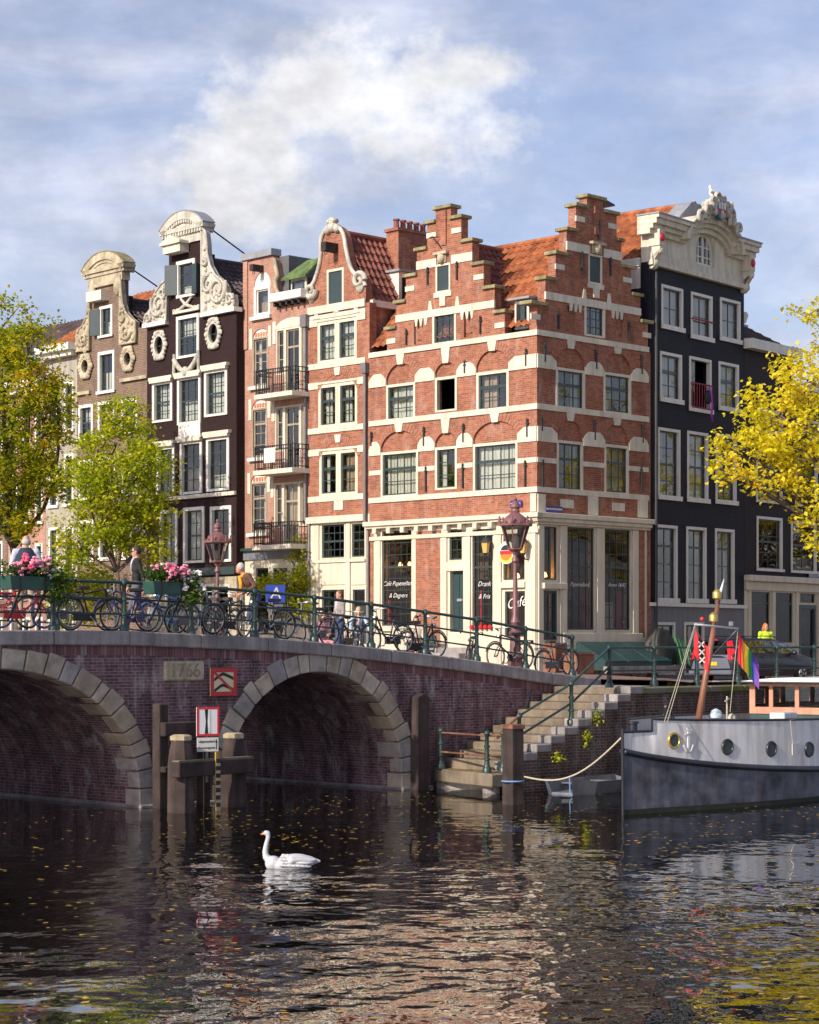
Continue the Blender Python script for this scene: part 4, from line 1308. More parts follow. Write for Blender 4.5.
def pediment(H, pl, pr, py_base, rise_px, m, dark, dent=True):
    (a, zl), (b, zr) = H.F.L(*pl), H.F.L(*pr)
    z = (zl + zr) / 2
    c = (a + b) / 2; hw = (b - a) / 2
    Yd = H.F.o.y + H.F.d.y * c
    rise = rise_px / FPX * Yd
    Rr = (hw * hw + rise * rise) / (2 * rise)
    th = math.asin(min(1, hw / Rr))
    oa = lambda r, y0=0: [(c + r * math.sin(th * (1 - 2 * i / 18)), z + (rise - Rr) + r * math.cos(th * (1 - 2 * i / 18)) + y0) for i in range(19)]
    k = MB()
    outer, inner = oa(Rr), oa(Rr - .3)
    k.prism(outer + inner[::-1], -.2, .34, back=True)
    mid, in2 = oa(Rr - .3), oa(Rr - .42)
    k.prism(mid + in2[::-1], -.14, .3)
    k.prism([p for p in oa(Rr - .42)] + [(c - hw * .9, z - .0), (c + hw * .9, z - .0)], -.1, .5)
    k.box(c - hw, c + hw, -.2, .34, z - .16, z + .002); k.box(c - hw * .95, c + hw * .95, -.13, .33, z - .3, z - .16); k.box(c - hw * .82, c + hw * .82, -.08, .3, z - .62, z - .3)
    if dent:
        for i in range(15):
            x = c + hw * .86 * (2 * i / 14 - 1); k.box(x - .05, x + .05, -.18, -.13, z - .29, z - .17)
        for i in range(15):
            t = th * .86 * (1 - 2 * i / 14); r = Rr - .36
            x, zz = c + r * math.sin(t), z + rise - Rr + r * math.cos(t)
            k.box(x - .05, x + .05, -.18, -.14, zz - .06, zz + .06)
    o = H.part(k, 'pediment', m)
    k = MB(); e = oa(Rr + .05); k.prism(e + oa(Rr + .004)[::-1], -.22, .36); H.part(k, 'pediment_cap', dark)
    return o


pediment(HK, (163.5, 232.5), (207, 222.5), 0, 15.5, 'carved', 'lead')
# hoist hood
k = MB(); x0, x1, z0, z1 = HK.rect((172, 189, 246, 254))
k.box(x0, x1, -.42, 0, z0, z1); k.box(x0 - .1, x1 + .1, -.52, 0, z1, z1 + .1); k.prism([(x0 - .1, z1 + .1), (x1 + .1, z1 + .1), ((x0 + x1) / 2, z1 + .34)], -.5, 0)
HK.part(k, 'hoist_hood', 'plaster')
shell(HK, xk0, xk1, zsh_, 11, 'brick_plum')
zrk = zn - 1.0
gable_roof(HK, xk0 + .05, xk1 - .05, zsh_ + .05, zrk, .33, 11, 'tile_dark')
k = MB(); k.tube([(nkR - .1, .36, zn + .05), ((xk0 + xk1) / 2 + .1, 3.2, zrk + .1)], .03, 5); HK.part(k, 'stay_rod', 'iron')
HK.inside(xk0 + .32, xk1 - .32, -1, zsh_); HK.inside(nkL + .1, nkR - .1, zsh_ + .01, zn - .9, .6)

# --- brown neck-gable house
w = FK.W(xk0, .1); dx, dy = vpdir(-1500, True)
FN = Fr(w[0], w[1], dx, dy, 2.6)
HN = House(FN, 'neck_gable_house', 'brown brick neck-gable house with weathered sandstone scrolls and a bare arched pediment', ROW)
xn0, xn1 = FN.X(77.5), -.02
for rr, kw in (((98.4, 115, 351, 393), dict(cols=2, rows=1)), ((79, 93.5, 404.5, 440), dict(cols=2, rows=3, cur='top')), ((98.4, 115, 401, 437), dict(cols=2, rows=3, cur='top')), ((122, 138, 398, 433), dict(cols=2, rows=3)),
               ((79, 94, 460, 500), {}), ((99, 116, 457, 498), {}), ((122, 138, 454, 495), {}), ((79, 94, 520, 562), {}), ((99, 116, 518, 560), {}), ((122, 138, 516, 559), {})):
    if 'cols' not in kw: kw = dict(cols=2, rows=3)
    HN.win(rr, split=.5 if kw['rows'] > 1 else None, fw=.13, frame='white', rec=.09, proud=.04, sill=.1, **kw)
HN.win((100, 113, 305.5, 337), cols=2, rows=2, fw=.12, frame='white', proud=.04, sill=.08)
oval(HN, 86.5, 366.5, 6, 12, 'sand', .55, .12); oval(HN, 129, 359, 6, 12, 'sand', .55, .12)
k = MB(); x0, x1, z0, z1 = HN.rect((94.5, 101, 310, 336)); k.obox(((x0 + x1) / 2, -.12, (z0 + z1) / 2), (1, .4, 0), (-.4, 1, 0), (0, 0, 1), (x1 - x0) / 2, .03, (z1 - z0) / 2); HN.part(k, 'shutter', 'shutter')
zs1 = (FN.L(78, 352)[1] + FN.L(143, 340)[1]) / 2
nL, nR = FN.X(91.5), FN.X(121.8)
znn = FN.L(106, 272)[1]
hs, HN.holes = HN.holes, []
HN.wall([(xn0, -1), (xn1, -1), (xn1, zs1 + .5), (nR, zs1 + .5), (nR, znn), (nL, znn), (nL, zs1 + .5), (xn0, zs1 + .5)], 'brick_brown', extra=hs)
ornate(HN, 'carved_wing', [(122, 275), (123, 290), (124.5, 303), (127, 312), (132, 318), (137, 322), (137.5, 332), (137.5, 342), (122, 345)], 'sand', spirals=((128, 332, .35, 1.4, -1, 0), (125, 318, .25, 1.2, 1, 1)), lumps=22, rr=.13)
ornate(HN, 'carved_wing', [(91.3, 303), (88.5, 318), (84, 327), (79.5, 331), (78.5, 340), (78, 352), (91.3, 350)], 'sand', spirals=((85, 340, .3, 1.4, 1, 3),), lumps=18, rr=.13)
k = Each(HN, 'stone_ledge', 'sand'); k.box(xn0 - .05, nL, -.12, .1, zs1 - 1.75, zs1 - 1.62); k.box(nR, xn1, -.12, .1, zs1 - 1.5, zs1 - 1.37); k.box(nL, nR, -.12, .1, FN.L(106, 286)[1], FN.L(106, 282)[1])
for q in (nL + .2, nR - .2):
    k = MB(); k.ball((q, -.08, FN.L(106, 288)[1]), .2, .12, .4); HN.part(k, 'carved_drop', 'sand', smooth=60)
pediment(HN, (85.5, 272.5), (127.5, 262.5), 0, 15, 'sand', 'capstone', False)
k = MB(); x0, x1, z0, z1 = HN.rect((94, 109, 292, 302)); k.box(x0, x1, -.38, 0, z0, z1); HN.part(k, 'hoist_hood', 'plaster')
shell(HN, xn0, xn1, zs1, 11, 'brick_brown')
gable_roof(HN, xn0 + .05, xn1 - .05, zs1 + .05, znn - 1.1, .33, 11, 'tile_dark')
k = MB(); k.tube([((xn0 + xn1) / 2 + .6, .36, znn + .1), ((xn0 + xn1) / 2 + .3, 4.5, znn - 1.6)], .03, 5); HN.part(k, 'stay_rod', 'iron')
HN.inside(xn0 + .32, xn1 - .32, -1, zs1); HN.inside(nL + .1, nR - .1, zs1 + .01, znn - 1, .6)

# --- two far houses at the end of the row
def plain_house(Fp, x0, x1, ztop, wallm, rows, name, label, roofm, cornm='white', depth=10, ridge=3.0, wm='white', ncol=3, colsr=(2, 3)):
    H = House(Fp, name, label, ROW)
    W = x1 - x0
    for (zb_, zt_) in rows:
        for i in range(ncol):
            c = x0 + W * (i + .5) / ncol
            H.win(None, raw=(c - W * .3 / ncol, c + W * .3 / ncol, zb_, zt_), cols=colsr[0], rows=colsr[1], split=.5, fw=.11, frame=wm, proud=.03, sill=.1)
    H.wall([(x0, -1), (x1, -1), (x1, ztop), (x0, ztop)], wallm)
    k = MB(); k.box(x0 - .1, x1 + .1, -.5, .3, ztop, ztop + .28); k.box(x0, x1, -.3, .2, ztop - .2, ztop); H.part(k, 'cornice', cornm)
    shell(H, x0, x1, ztop, depth, wallm)
    k = MB(); tile_slope(k, (x0, -.1, ztop + .28), (x1, -.1, ztop + .28), (x0, 4.5, ztop + ridge), (x1, 4.5, ztop + ridge))
    tile_slope(k, (x0, 9.2, ztop + .28), (x1, 9.2, ztop + .28), (x0, 4.5, ztop + ridge), (x1, 4.5, ztop + ridge)); H.part(k, 'roof', roofm)
    H.inside(x0 + .32, x1 - .32, -1, ztop)
    return H


w = FN.W(xn0); FQ = Fr(w[0], w[1], dx, dy, 2.6)
xq = FQ.X(46); zq_ = FQ.L(62, 353)[1]
plain_house(FQ, xq, -.02, zq_, 'plaster_old', [(zq_ - 3.2, zq_ - 1.2), (zq_ - 6.2, zq_ - 4.1), (zq_ - 9.3, zq_ - 7.0), (zq_ - 12.4, zq_ - 10)], 'plastered_house', 'pale plastered house with a white cornice showing beyond the brown neck gable', 'tile_orange', ncol=2)
w = FQ.W(xq); FQ2 = Fr(w[0], w[1], dx, dy, 2.6)
xq2 = FQ2.X(8); zq2 = zq_ - 1.2
plain_house(FQ2, xq2, -.02, zq2, 'brick_pink', [(zq2 - 2.6, zq2 - .8), (zq2 - 5.6, zq2 - 3.5), (zq2 - 8.6, zq2 - 6.4), (zq2 - 12, zq2 - 9.4)], 'brick_house', 'reddish brick house with white windows half hidden by the big tree at the left', 'tile_red')
w = FQ2.W(xq2); FQ3 = Fr(w[0], w[1], dx, dy, 2.6)
plain_house(FQ3, FQ3.X(-60), -.02, zq2 + .6, 'brick_brown', [(zq2 - 2.6, zq2 - .6), (zq2 - 5.6, zq2 - 3.3), (zq2 - 8.6, zq2 - 6.2), (zq2 - 12, zq2 - 9.4)], 'brick_house', 'brown brick house at the far left end of the row behind the tree', 'tile_dark')
# ------------------------------------------------------------------ black cornice house and its neighbour on the right
w = FR.W(XR + .05)
dx, dy = vpdir(2080, False)
zc_r = 2.55
FD = Fr(w[0], w[1], dx, dy, zc_r)
HD = House(FD, 'cornice_house', 'tall blue-black brick house with a cream cornice curving over a half-round attic window')
xd0, xd1 = FD.X(649.5), FD.X(744)
rows = [((661, 682.6, 286.5, 330), (690.7, 712, 294, 340), (719.8, 740, 299.5, 342)),
        ((659.7, 681.5, 353, 402.5), (689, 711, 358, 412), (718.4, 738.4, 363, 411)),
        ((657.5, 679.8, 428.5, 499.5), (687, 707.8, 432, 502), (715.4, 736, 435, 504)),
        ((655.3, 677, 525, 602), (686, 706, 527, 602.5), (714.8, 734, 529, 603))]
for j, rw in enumerate(rows):
    for i, rr in enumerate(rw):
        x0, x1, z0, z1 = HD.rect(rr)
        if j == 1 and i == 1:
            ww = HD.win(rr, opn=True, fw=.1, frame='white', sill=.13, proud=.03, label='open window with a red rail and a bag hanging out')
            k = MB(); k.box(x0 + .12, x0 + .5, .06, .1, z0 + .1, z1 - .12); HD.part(k, 'sash', 'sash', ww)
            k = MB(); k.add([(x0 + .17, .05, z0 + .2), (x0 + .45, .05, z0 + .2), (x0 + .45, .05, z1 - .2), (x0 + .17, .05, z1 - .2)], [(0, 1, 2, 3)]); HD.part(k, 'pane', 'glass', ww)
            k = MB()
            for z in (z0 + .12, z0 + .95): k.tube([(x0 + .05, -.08, z), (x1 - .05, -.08, z)], .028, 6)
            for q in range(9): x = x0 + .07 + (x1 - x0 - .14) * q / 8; k.tube([(x, -.08, z0 + .12), (x, -.08, z0 + .95)], .014, 5)
            HD.part(k, 'window_rail', mat('red_rail', (.25, .02, .035), .5), ww)
            continue
        ww = HD.win(rr, cols=2, rows=(2, 2, 4, 4)[j] if not (j == 1) else 3, split=(None, .62, .5, .75)[j], fw=.1, frame='white', sill=.13, proud=.03, rec=.09, thick=.06,
                    cur='full' if (j, i) in ((0, 0), (0, 1), (0, 2), (1, 0), (1, 2)) else None)
        if j == 0 and i == 1:
            k = MB(); z = z0 + (z1 - z0) * .42; k.tube([(x0, -.06, z), (x1, -.06, z)], .03, 6); HD.part(k, 'window_rail', mat('red_rail', (.3, .02, .035), .5), ww)
zpl = FD.L(695, 605.5)[1]
ztp = (FD.L(657, 266.5)[1] + FD.L(744, 284)[1]) / 2
for rr in ((654, 675, 622, 675), (684, 704, 622, 675)):
    HD.win(rr, cols=2, rows=2, fw=.1, frame='white', proud=.02, cur='sides')
hs, HD.holes = HD.holes, []
HD.wall([(xd0, zpl), (xd1, zpl), (xd1, ztp + .1), (xd0, ztp + .1)], 'brick_navy', extra=[h for h in hs if h[0][1] > zpl])
HD.wall([(xd0, -1), (xd1, -1), (xd1, zpl - .002), (xd0, zpl - .002)], 'grey_plinth', name='plinth_wall', extra=[h for h in hs if h[0][1] < zpl])
k = MB(); k.box(xd0 - .02, xd1 + .02, -.14, 0, zpl - .06, zpl + .06); HD.part(k, 'ledge', 'white')
# cornice zone
zfa = (FD.L(668, 225.5)[1] + FD.L(759, 246)[1]) / 2     # top of the level cornice
xc_ = (xd0 + xd1) / 2
lx0, lx1, lz0, lz1 = HD.rect((694.8, 713, 252, 266))
lc = (lx0 + lx1) / 2; lr_ = (lx1 - lx0) / 2
arr = arc_pts(lc, lz1, lr_, lr_ * 1.05, 0, PI, 16)
hole = [(lx0, lz0), (lx1, lz0), (lx1, lz1)] + arr[1:-1] + [(lx0, lz1)]
ra = lr_ + .62
arh = FD.L(717, 221)[1] - zfa + .5          # rise of the arch above its springing
big = arc_pts(lc, zfa - .55, ra + .25, arh - .35, 0, PI, 20)
HD.part(MB().prism([(xd0 - .02, ztp), (xd1 + .02, ztp), (xd1 + .02, zfa - .5), (lc + ra + .25, zfa - .5)] + big[1:-1] + [(lc - ra - .25, zfa - .5), (xd0 - .02, zfa - .5)], -.06, .32, [hole]), 'attic_front', 'stone_cream')
k = MB(); k.prism([(lx0, lz0), (lx1, lz0), (lx1, lz1)] + arr[1:-1] + [(lx0, lz1)], .04, .12,
                  [[(lx0 + .09, lz0 + .09), (lx1 - .09, lz0 + .09), (lx1 - .09, lz1)] + arc_pts(lc, lz1, lr_ - .09, lr_ - .07, 0, PI, 14)[1:-1] + [(lx0 + .09, lz1)]])
for t in (-.5, 0, .5): k.box(lc + t * lr_ - .022 - (.03 if t == 0 else 0), lc + t * lr_ + .022 + (.03 if t == 0 else 0), .05, .11, lz0 + .05, lz1 + lr_ * (.98 if t == 0 else .8))
for q in (.45, .95): z = lz0 + (lz1 - lz0 + lr_ * .6) * q * .8; k.box(lx0 + .05, lx1 - .05, .055, .105, z - .02, z + .02)
lw = HD.part(k, 'lunette_window', 'white')
k = MB(); k.add([(p[0], .1, p[1]) for p in hole], [tuple(range(len(hole)))]); HD.part(k, 'pane', 'glass', lw)
k = MB()
k.box(xd0 - .1, xd1 + .1, -.18, 0, ztp - .12, ztp + .05); k.box(xd0 - .05, xd1 + .05, -.12, 0, ztp + .05, ztp + .3)
# stepped level cornice on both sides and swung over the arch
for (d_, za, zb2) in ((-.55, zfa - .12, zfa), (-.46, zfa - .3, zfa - .12), (-.32, zfa - .45, zfa - .3), (-.2, zfa - .62, zfa - .45)):
    k.box(xd0 - .3, lc - ra - .2, d_, .3, za, zb2); k.box(lc + ra + .2, xd1 + .3, d_, .3, za, zb2)
    o1, i1 = zb2 - zfa, za - zfa
    A = arc_pts(lc, zfa - .55, ra + .3 + o1 + .4, arh + o1 + .05, 0, PI, 24); B = arc_pts(lc, zfa - .55, ra + .3 + i1 + .4, arh + i1 + .05, 0, PI, 24)
    k.prism(A + B[::-1], d_ - .002, .3)
HD.part(k, 'cornice', 'stone_cream', bevel=.02)
k = Each(HD, 'cornice_cap', 'lead'); k.box(xd0 - .33, lc - ra - .3, -.58, .32, zfa, zfa + .05); k.box(lc + ra + .3, xd1 + .33, -.58, .32, zfa, zfa + .05)
redr = mat('red_roundel', (.45, .015, .03), .4)
for x in (xd0 + .12, xd1 - .12):
    k = MB(); k.box(x - .17, x + .17, -.42, 0, zfa - 1.0, zfa - .46); zq1, zq0 = zfa - 1.0, ztp - .25
    cs_ = [(-.40, zq1), (-.42, zq1 - .12), (-.33, zq1 - .26), (-.2, zq1 - .45), (-.12, (zq1 + zq0) / 2 - .1), (-.13, zq0 + .45), (-.22, zq0 + .28), (-.2, zq0 + .1), (-.08, zq0), (0, zq0), (0, zq1)]
    k.loft([[(x + e_, y_, z_) for y_, z_ in cs_] for e_ in (-.13, .13)])
    k.ball((x, -.36, zq1 - .16), .15, .09, .12, 8, 5); k.ball((x, -.17, zq0 + .22), .15, .09, .14, 8, 5)
    b_ = HD.part(k, 'cornice_bracket', 'stone_cream', smooth=50)
    k = MB(); k.lathe([(.02, -.04), (.14, -.04), (.15, 0), (.1, .05), (.02, .06)], (0, 0, 0), 14)
    rd = HD.part(k, 'roundel', redr, b_, smooth=60); rd.rotation_euler = (R(90), 0, 0); rd.location = (x, -.43, zfa - .72)
# crest
zt = zfa + ra * .98 - .1
ck = (FD.L(717, 206)[1] - zfa) / 2.5
cr = [(lc - 1.75, zfa - .1), (lc - 1.6, zfa + .6), (lc - 1.05, zfa + 1.0), (lc - .95, zfa + 1.45), (lc - .6, zfa + 1.7), (lc - .62, zfa + 2.15), (lc - .25, zfa + 2.5), (lc + .3, zfa + 2.5), (lc + .65, zfa + 2.15), (lc + .6, zfa + 1.7), (lc + .95, zfa + 1.45), (lc + 1.05, zfa + 1.0), (lc + 1.6, zfa + .6), (lc + 1.75, zfa - .1)]
cr = [(lc + (x - lc) * .82, zfa + (z - zfa) * ck) for x, z in cr]
cr[0] = (lc - 1.25, zfa - .55 + (arh + .06) * math.sqrt(1 - (1.25 / (ra + .7)) ** 2)); cr[-1] = (lc + 1.25, cr[0][1])
sc_ = smoothpoly(cr, 3)
ab_ = [p for p in arc_pts(lc, zfa - .55, ra + .7, arh + .06, 0, PI, 30) if abs(p[0] - lc) < 1.25]
k = MB(); k.prism((sc_ + ab_)[::-1] if sc_[-1][0] > sc_[0][0] else (sc_ + ab_[::-1]), -.58, -.2, back=True)
co = HD.part(k, 'carved_crest', 'carved')
k = MB(); ptube(k, sc_, .12, -.58, 7)
for i, (x, z) in enumerate(cr[1:-1]): spiral(k, FD, (x, z), .26, 1.2, 1 if x < lc else -1, i, .075, -.66)
for i in range(7): k.ball((lc + .55 * math.cos(i), -.66, zfa + (1.75 + .5 * math.sin(i)) * ck), .14, .1, .14, 7, 5)
k.ball((lc, -.62, zfa - .5 + arh), .15, .18, .22)
HD.part(k, 'carved_scroll', 'carved', co, smooth=60)
zf_ = zfa - 1.92 + 1.92 * ck
k = MB(); k.prism([(lc - .33, zf_ + 1.72), (lc + .33, zf_ + 1.72), (lc + .36, zf_ + 2.12), (lc - .36, zf_ + 2.12)], -.72, -.56); k.mi = 1
k.prism([(lc + .3 * math.cos(t), zf_ + 1.74 + .3 * math.sin(t)) for t in [PI + PI * i / 10 for i in range(11)]], -.725, -.56); k.mi = 2
k.box(lc - .33, lc + .33, -.74, -.715, zf_ + 1.66, zf_ + 1.8); k.mi = 3
for q in (-.17, 0.0, .17): k.box(lc + q - .05, lc + q + .06, -.735, -.718, zf_ + 1.82, zf_ + 2.06)
HD.part(k, 'painted_shield', [mat('shield_blue', (.03, .09, .2), .5), mat('shield_teal', (.02, .14, .17), .5), mat('shield_red', (.3, .02, .03), .5), MT['white']], co)
shell(HD, xd0, xd1, ztp, 5.2, 'brick_navy')
zrd = FD.L(694, 212, 1.0)[1]
gable_roof(HD, xd0 + .05, xd1 - .05, ztp + .15, zrd, .34, 5.0, 'tile_orange', xc=lc, tw=.3)
k = MB(); k.box(xd0 - .1, xd0 + .15, .34, 5.0, ztp - .12, ztp + .16); HD.part(k, 'gutter', 'white')
k = MB(); k.prism([(lc - 1.6, zfa + .05), (lc + 1.6, zfa + .05), (lc + .3, zrd + .05), (lc - .3, zrd + .05)], .3, .95, back=True); HD.part(k, 'roof_hip', 'lead')
k = MB(); k.box(xd0 - .03, xd0 - .002, .35, 4.9, ztp - .85, ztp - .13); HD.part(k, 'side_parapet', 'plaster')
k = MB(); x = FD.X(653.5); k.tube([(x, -.1, -1), (x, -.1, ztp - .3)], .06, 8); HD.part(k, 'drainpipe', 'iron')
HD.inside(xd0 + .32, xd1 - .32, -1, ztp); HD.inside(lc - 1, lc + 1, ztp + .01, zfa - .4, .7)

# --- house with the cream shop front at the right edge
w = FD.W(xd1 + .02)
FE = Fr(w[0], w[1], dx, dy, 2.5)
HE = House(FE, 'shop_house', 'dark brick house with a cream shop front behind the yellow tree')
xe1 = FE.X(880)
zte = FE.L(760, 352)[1]
wins = []
for (rr, kw) in (((758, 782, 410, 434), {}), ((756, 782, 455, 503), {}), ((795, 817, 458, 507), {}), ((756.5, 782, 517, 571), {}), ((790.8, 816, 522, 573), {}), ((836, 860, 460, 511), {}), ((834, 858, 527, 576), {}), ((796, 819, 420, 440), {}), ((838, 860, 424, 444), {})):
    HE.win(rr, cols=2, rows=3, split=.55, fw=.1, frame='white', proud=.03, sill=.08, thick=.06)
zf = FE.L(780, 580)[1]
HE.win((750, 771, 590, 644), cols=1, rows=1, split=.78, fw=.07, glass='glass_dark', name='shop_window'); HE.win((774.5, 794, 591, 644), cols=1, rows=1, split=.78, fw=.07, glass='glass_dark', name='shop_window')
HE.win((799, 816, 592, 604), cols=1, rows=1, fw=.06, glass='glass_dark', name='fanlight'); HE.win((799, 816, 605, 672), cols=1, rows=1, fw=.14, frame='sash', glass='glass_dark', name='glazed_door')
HE.win((820, 850, 594, 646), cols=2, rows=1, split=.78, fw=.07, glass='glass_dark', name='shop_window')
hs, HE.holes = HE.holes, []
xh = FE.X(793); zlo = FE.L(805, 392)[1]
HE.wall([(0, zf), (xe1, zf), (xe1, zlo), (xh, zlo), (xh, zte), (0, zte)], 'brick_dark', extra=[h for h in hs if h[0][1] > zf])
HE.wall([(0, -1), (xe1, -1), (xe1, zf - .002), (0, zf - .002)], 'plaster', name='shop_front', extra=[h for h in hs if h[0][1] < zf])
k = MB(); k.box(-.05, xe1, -.3, 0, zf - .1, zf + .12); k.box(0, xe1, -.12, 0, zf - .42, zf - .1); HE.part(k, 'fascia', 'cream', bevel=.02)
k = Each(HE, 'pilaster', 'cream')
for a in (747.5, 771.5, 795, 817, 851):
    k.box(FE.X(a), FE.X(a + 2.6), -.06, 0, -1, zf - .42)
k = Each(HE, 'cornice', 'white'); k.box(-.05, xh + .1, -.35, .2, zte, zte + .35); k.box(xh + .12, xe1, -.3, .2, zlo, zlo + .25)
k = MB(); zq = FE.L(760, 331, 1.5)[1]; tile_slope(k, (0, .1, zte + .35), (xh, .1, zte + .35), (.05, 1.5, zq), (xh - .9, 1.5, zq)); tile_slope(k, (xh, .1, zte + .35), (xh, 5, zte + .35), (xh - .9, 1.5, zq), (xh - .9, 5, zq)); HE.part(k, 'roof', 'tile_dark')
k = MB(); k.box(.0, xh - .85, 1.4, 5, zq - .05, zq + .08); HE.part(k, 'flat_roof', 'lead')
k = MB(); k.prism([(.05, zq + .08), (xh - 1.3, zq + .08), (xh - 1.1, zq + .4), (xh - 1.2, zq + .5), (.05, zq + .5)], 1.25, 1.6, back=True); HE.part(k, 'roof_parapet', 'plaster')
shell(HE, 0, xh, zte, 5.2, 'brick_dark'); shell(HE, xh, xe1, zlo, 8, 'brick_dark')
k = MB(); k.box(xh + .02, xe1, .2, 8, zlo - .05, zlo + .02); HE.part(k, 'flat_roof', 'lead')
HE.inside(.32, xe1 - .32, -1, zlo - .1)
# ------------------------------------------------------------------ water, streets, bridge, quay
BR = Fr(-5.865, 43.6, 1, 1, 0.0)
UVW = lambda u, v, z=0.0: (*BR.W(u, v), z)
_DU = [-24, -14, -8, -4, -1.74, 0, 1.78, 3.56, 5.37, 7.16, 8.78, 10.58, 12.55, 14.28, 16, 20, 90]
_DZ = [2.45, 3.0, 3.5, 3.69, 3.70, 3.69, 3.635, 3.576, 3.47, 3.33, 3.19, 3.02, 2.79, 2.59, 2.45, 2.42, 2.42]
deck = lambda u: float(np.interp(u, _DU, _DZ))


def hstreet(u, v):
    q = min(1, max(0, (u - 19) / 8)); q = q * q * (3 - 2 * q)
    if v > 9: q *= max(0.0, 1 - (v - 9) / 6)
    return deck(max(u, 14.3)) + 0.035 * min(max(v, 0), 9) * (1 - q) - 0.27 * q


def hdeck(u, v):
    return deck(u) - .02 + .11 * math.sin(PI * min(1, max(0, (v - .42) / 6.76)))


# water
m = bpy.data.materials.new('canal_water'); m.use_nodes = True
nt = m.node_tree
for q_ in list(nt.nodes): nt.nodes.remove(q_)
out = N(nt, 'ShaderNodeOutputMaterial')
df = N(nt, 'ShaderNodeBsdfDiffuse'); df.inputs[0].default_value = (0.005, 0.0055, 0.0035, 1)
gl = N(nt, 'ShaderNodeBsdfGlossy'); gl.inputs['Roughness'].default_value = 0.02
fr = N(nt, 'ShaderNodeFresnel'); fr.inputs[0].default_value = 1.36
mm = N(nt, 'ShaderNodeMath', operation='MULTIPLY'); mm.use_clamp = True; mm.inputs[1].default_value = 2.1
mx = N(nt, 'ShaderNodeMixShader')
mn = N(nt, 'ShaderNodeMath', operation='MINIMUM'); mn.inputs[1].default_value = 0.78
nt.links.new(fr.outputs[0], mm.inputs[0]); nt.links.new(mm.outputs[0], mn.inputs[0]); nt.links.new(mn.outputs[0], mx.inputs[0]); nt.links.new(df.outputs[0], mx.inputs[1]); nt.links.new(gl.outputs[0], mx.inputs[2]); nt.links.new(mx.outputs[0], out.inputs[0])
n1 = noise(nt, 1.0, 2.5, 0.5, 'Object', (1.35, 1.05, 1))
n2 = noise(nt, 1.0, 2, 0.5, 'Object', (4.2, 3.0, 1))
n3 = noise(nt, 1.0, 3, 0.5, 'Object', (0.11, 0.12, 1))
am = ramp(nt, n3, [(0.40, 0.12), (0.60, 1.0)])
geo = N(nt, 'ShaderNodeNewGeometry'); sp_ = N(nt, 'ShaderNodeSeparateXYZ'); nt.links.new(geo.outputs['Position'], sp_.inputs[0])
mr = N(nt, 'ShaderNodeMapRange'); mr.interpolation_type = 'SMOOTHSTEP'
for q_, v_ in ((1, 24.0), (2, 40.0), (3, 1.0), (4, 0.35)): mr.inputs[q_].default_value = v_
nt.links.new(sp_.outputs[1], mr.inputs[0])
am2 = N(nt, 'ShaderNodeMath', operation='MULTIPLY'); nt.links.new(am, am2.inputs[0]); nt.links.new(mr.outputs[0], am2.inputs[1])
mul = N(nt, 'ShaderNodeMath', operation='MULTIPLY'); nt.links.new(n2, mul.inputs[0]); mul.inputs[1].default_value = 0.14
ad = N(nt, 'ShaderNodeMath', operation='ADD'); nt.links.new(n1, ad.inputs[0]); nt.links.new(mul.outputs[0], ad.inputs[1])
ml = N(nt, 'ShaderNodeMath', operation='MULTIPLY'); nt.links.new(ad.outputs[0], ml.inputs[0]); nt.links.new(am2.outputs[0], ml.inputs[1])
bp = N(nt, 'ShaderNodeBump'); bp.inputs['Strength'].default_value = 0.7; bp.inputs['Distance'].default_value = 0.155
nt.links.new(ml.outputs[0], bp.inputs['Height'])
for q_ in (gl, fr): nt.links.new(bp.outputs[0], q_.inputs['Normal'])
MT['water'] = m
k = MB(); k.add([(-2500, -600, 0), (2500, -600, 0), (2500, 2600, 0), (-2500, 2600, 0)], [(0, 1, 2, 3)])
tag(k.build('water', m), kind='structure')


def rooted(name, kind=None):
    o = empty(name, (BR.o.x, BR.o.y, 0), BR.rz)
    return o


def place(mb, name, m, kind=None, label=None, cat=None, group=None, **kw):
    """a one-mesh thing built in bridge coordinates"""
    o = mb.build(name, MT[m] if isinstance(m, str) else m, None, **kw)
    o.location = (BR.o.x, BR.o.y, 0); o.rotation_euler = (0, 0, BR.rz)
    return tag(o, label, cat, group, kind)


MT['paving'] = brickmat('clinker_paving', (0.27, 0.17, 0.14), (0.20, 0.125, 0.11), (0.2, 0.17, 0.15), bw=.2, rh=.1, ms=.006, var=.35, bmp=.1)
MT['stone_grey'] = mat('grey_coping_stone', (0.30, 0.275, 0.275), 0.85, 0.35, 1.3, bmp=0.3, fine=0.3, streak=0.4)
m, nt, b = newmat('arch_stone')
g = N(nt, 'ShaderNodeNewGeometry')
c0 = ramp(nt, g.outputs['Random Per Island'], [(0, (.40, .33, .25)), (.3, (.56, .50, .41)), (.55, (.34, .31, .31)), (.8, (.50, .42, .31)), (1, (.48, .45, .43))])
c1 = mixc(nt, 0.8, c0, ramp(nt, noise(nt, 2.2, 7, .65), [(.3, .3), (.65, 1.0)]), 'MULTIPLY')
c2 = mixc(nt, ramp(nt, noise(nt, 1.1, 5, .6), [(.6, 0.0), (.78, .55)]), c1, (.30, .19, .05))
nt.links.new(c2, b.inputs['Base Color']); b.inputs['Roughness'].default_value = .85
bump(nt, b, noise(nt, 14, 5), .45)
MT['arch_stone'] = m

m, nt, b = newmat('soldier_brick')
g = N(nt, 'ShaderNodeNewGeometry')
nt.links.new(ramp(nt, g.outputs['Random Per Island'], [(0, (.10, .05, .06)), (.5, (.16, .075, .08)), (.85, (.20, .10, .11)), (1, (.24, .18, .19))]), b.inputs['Base Color']); b.inputs['Roughness'].default_value = .85
MT['soldier'] = m
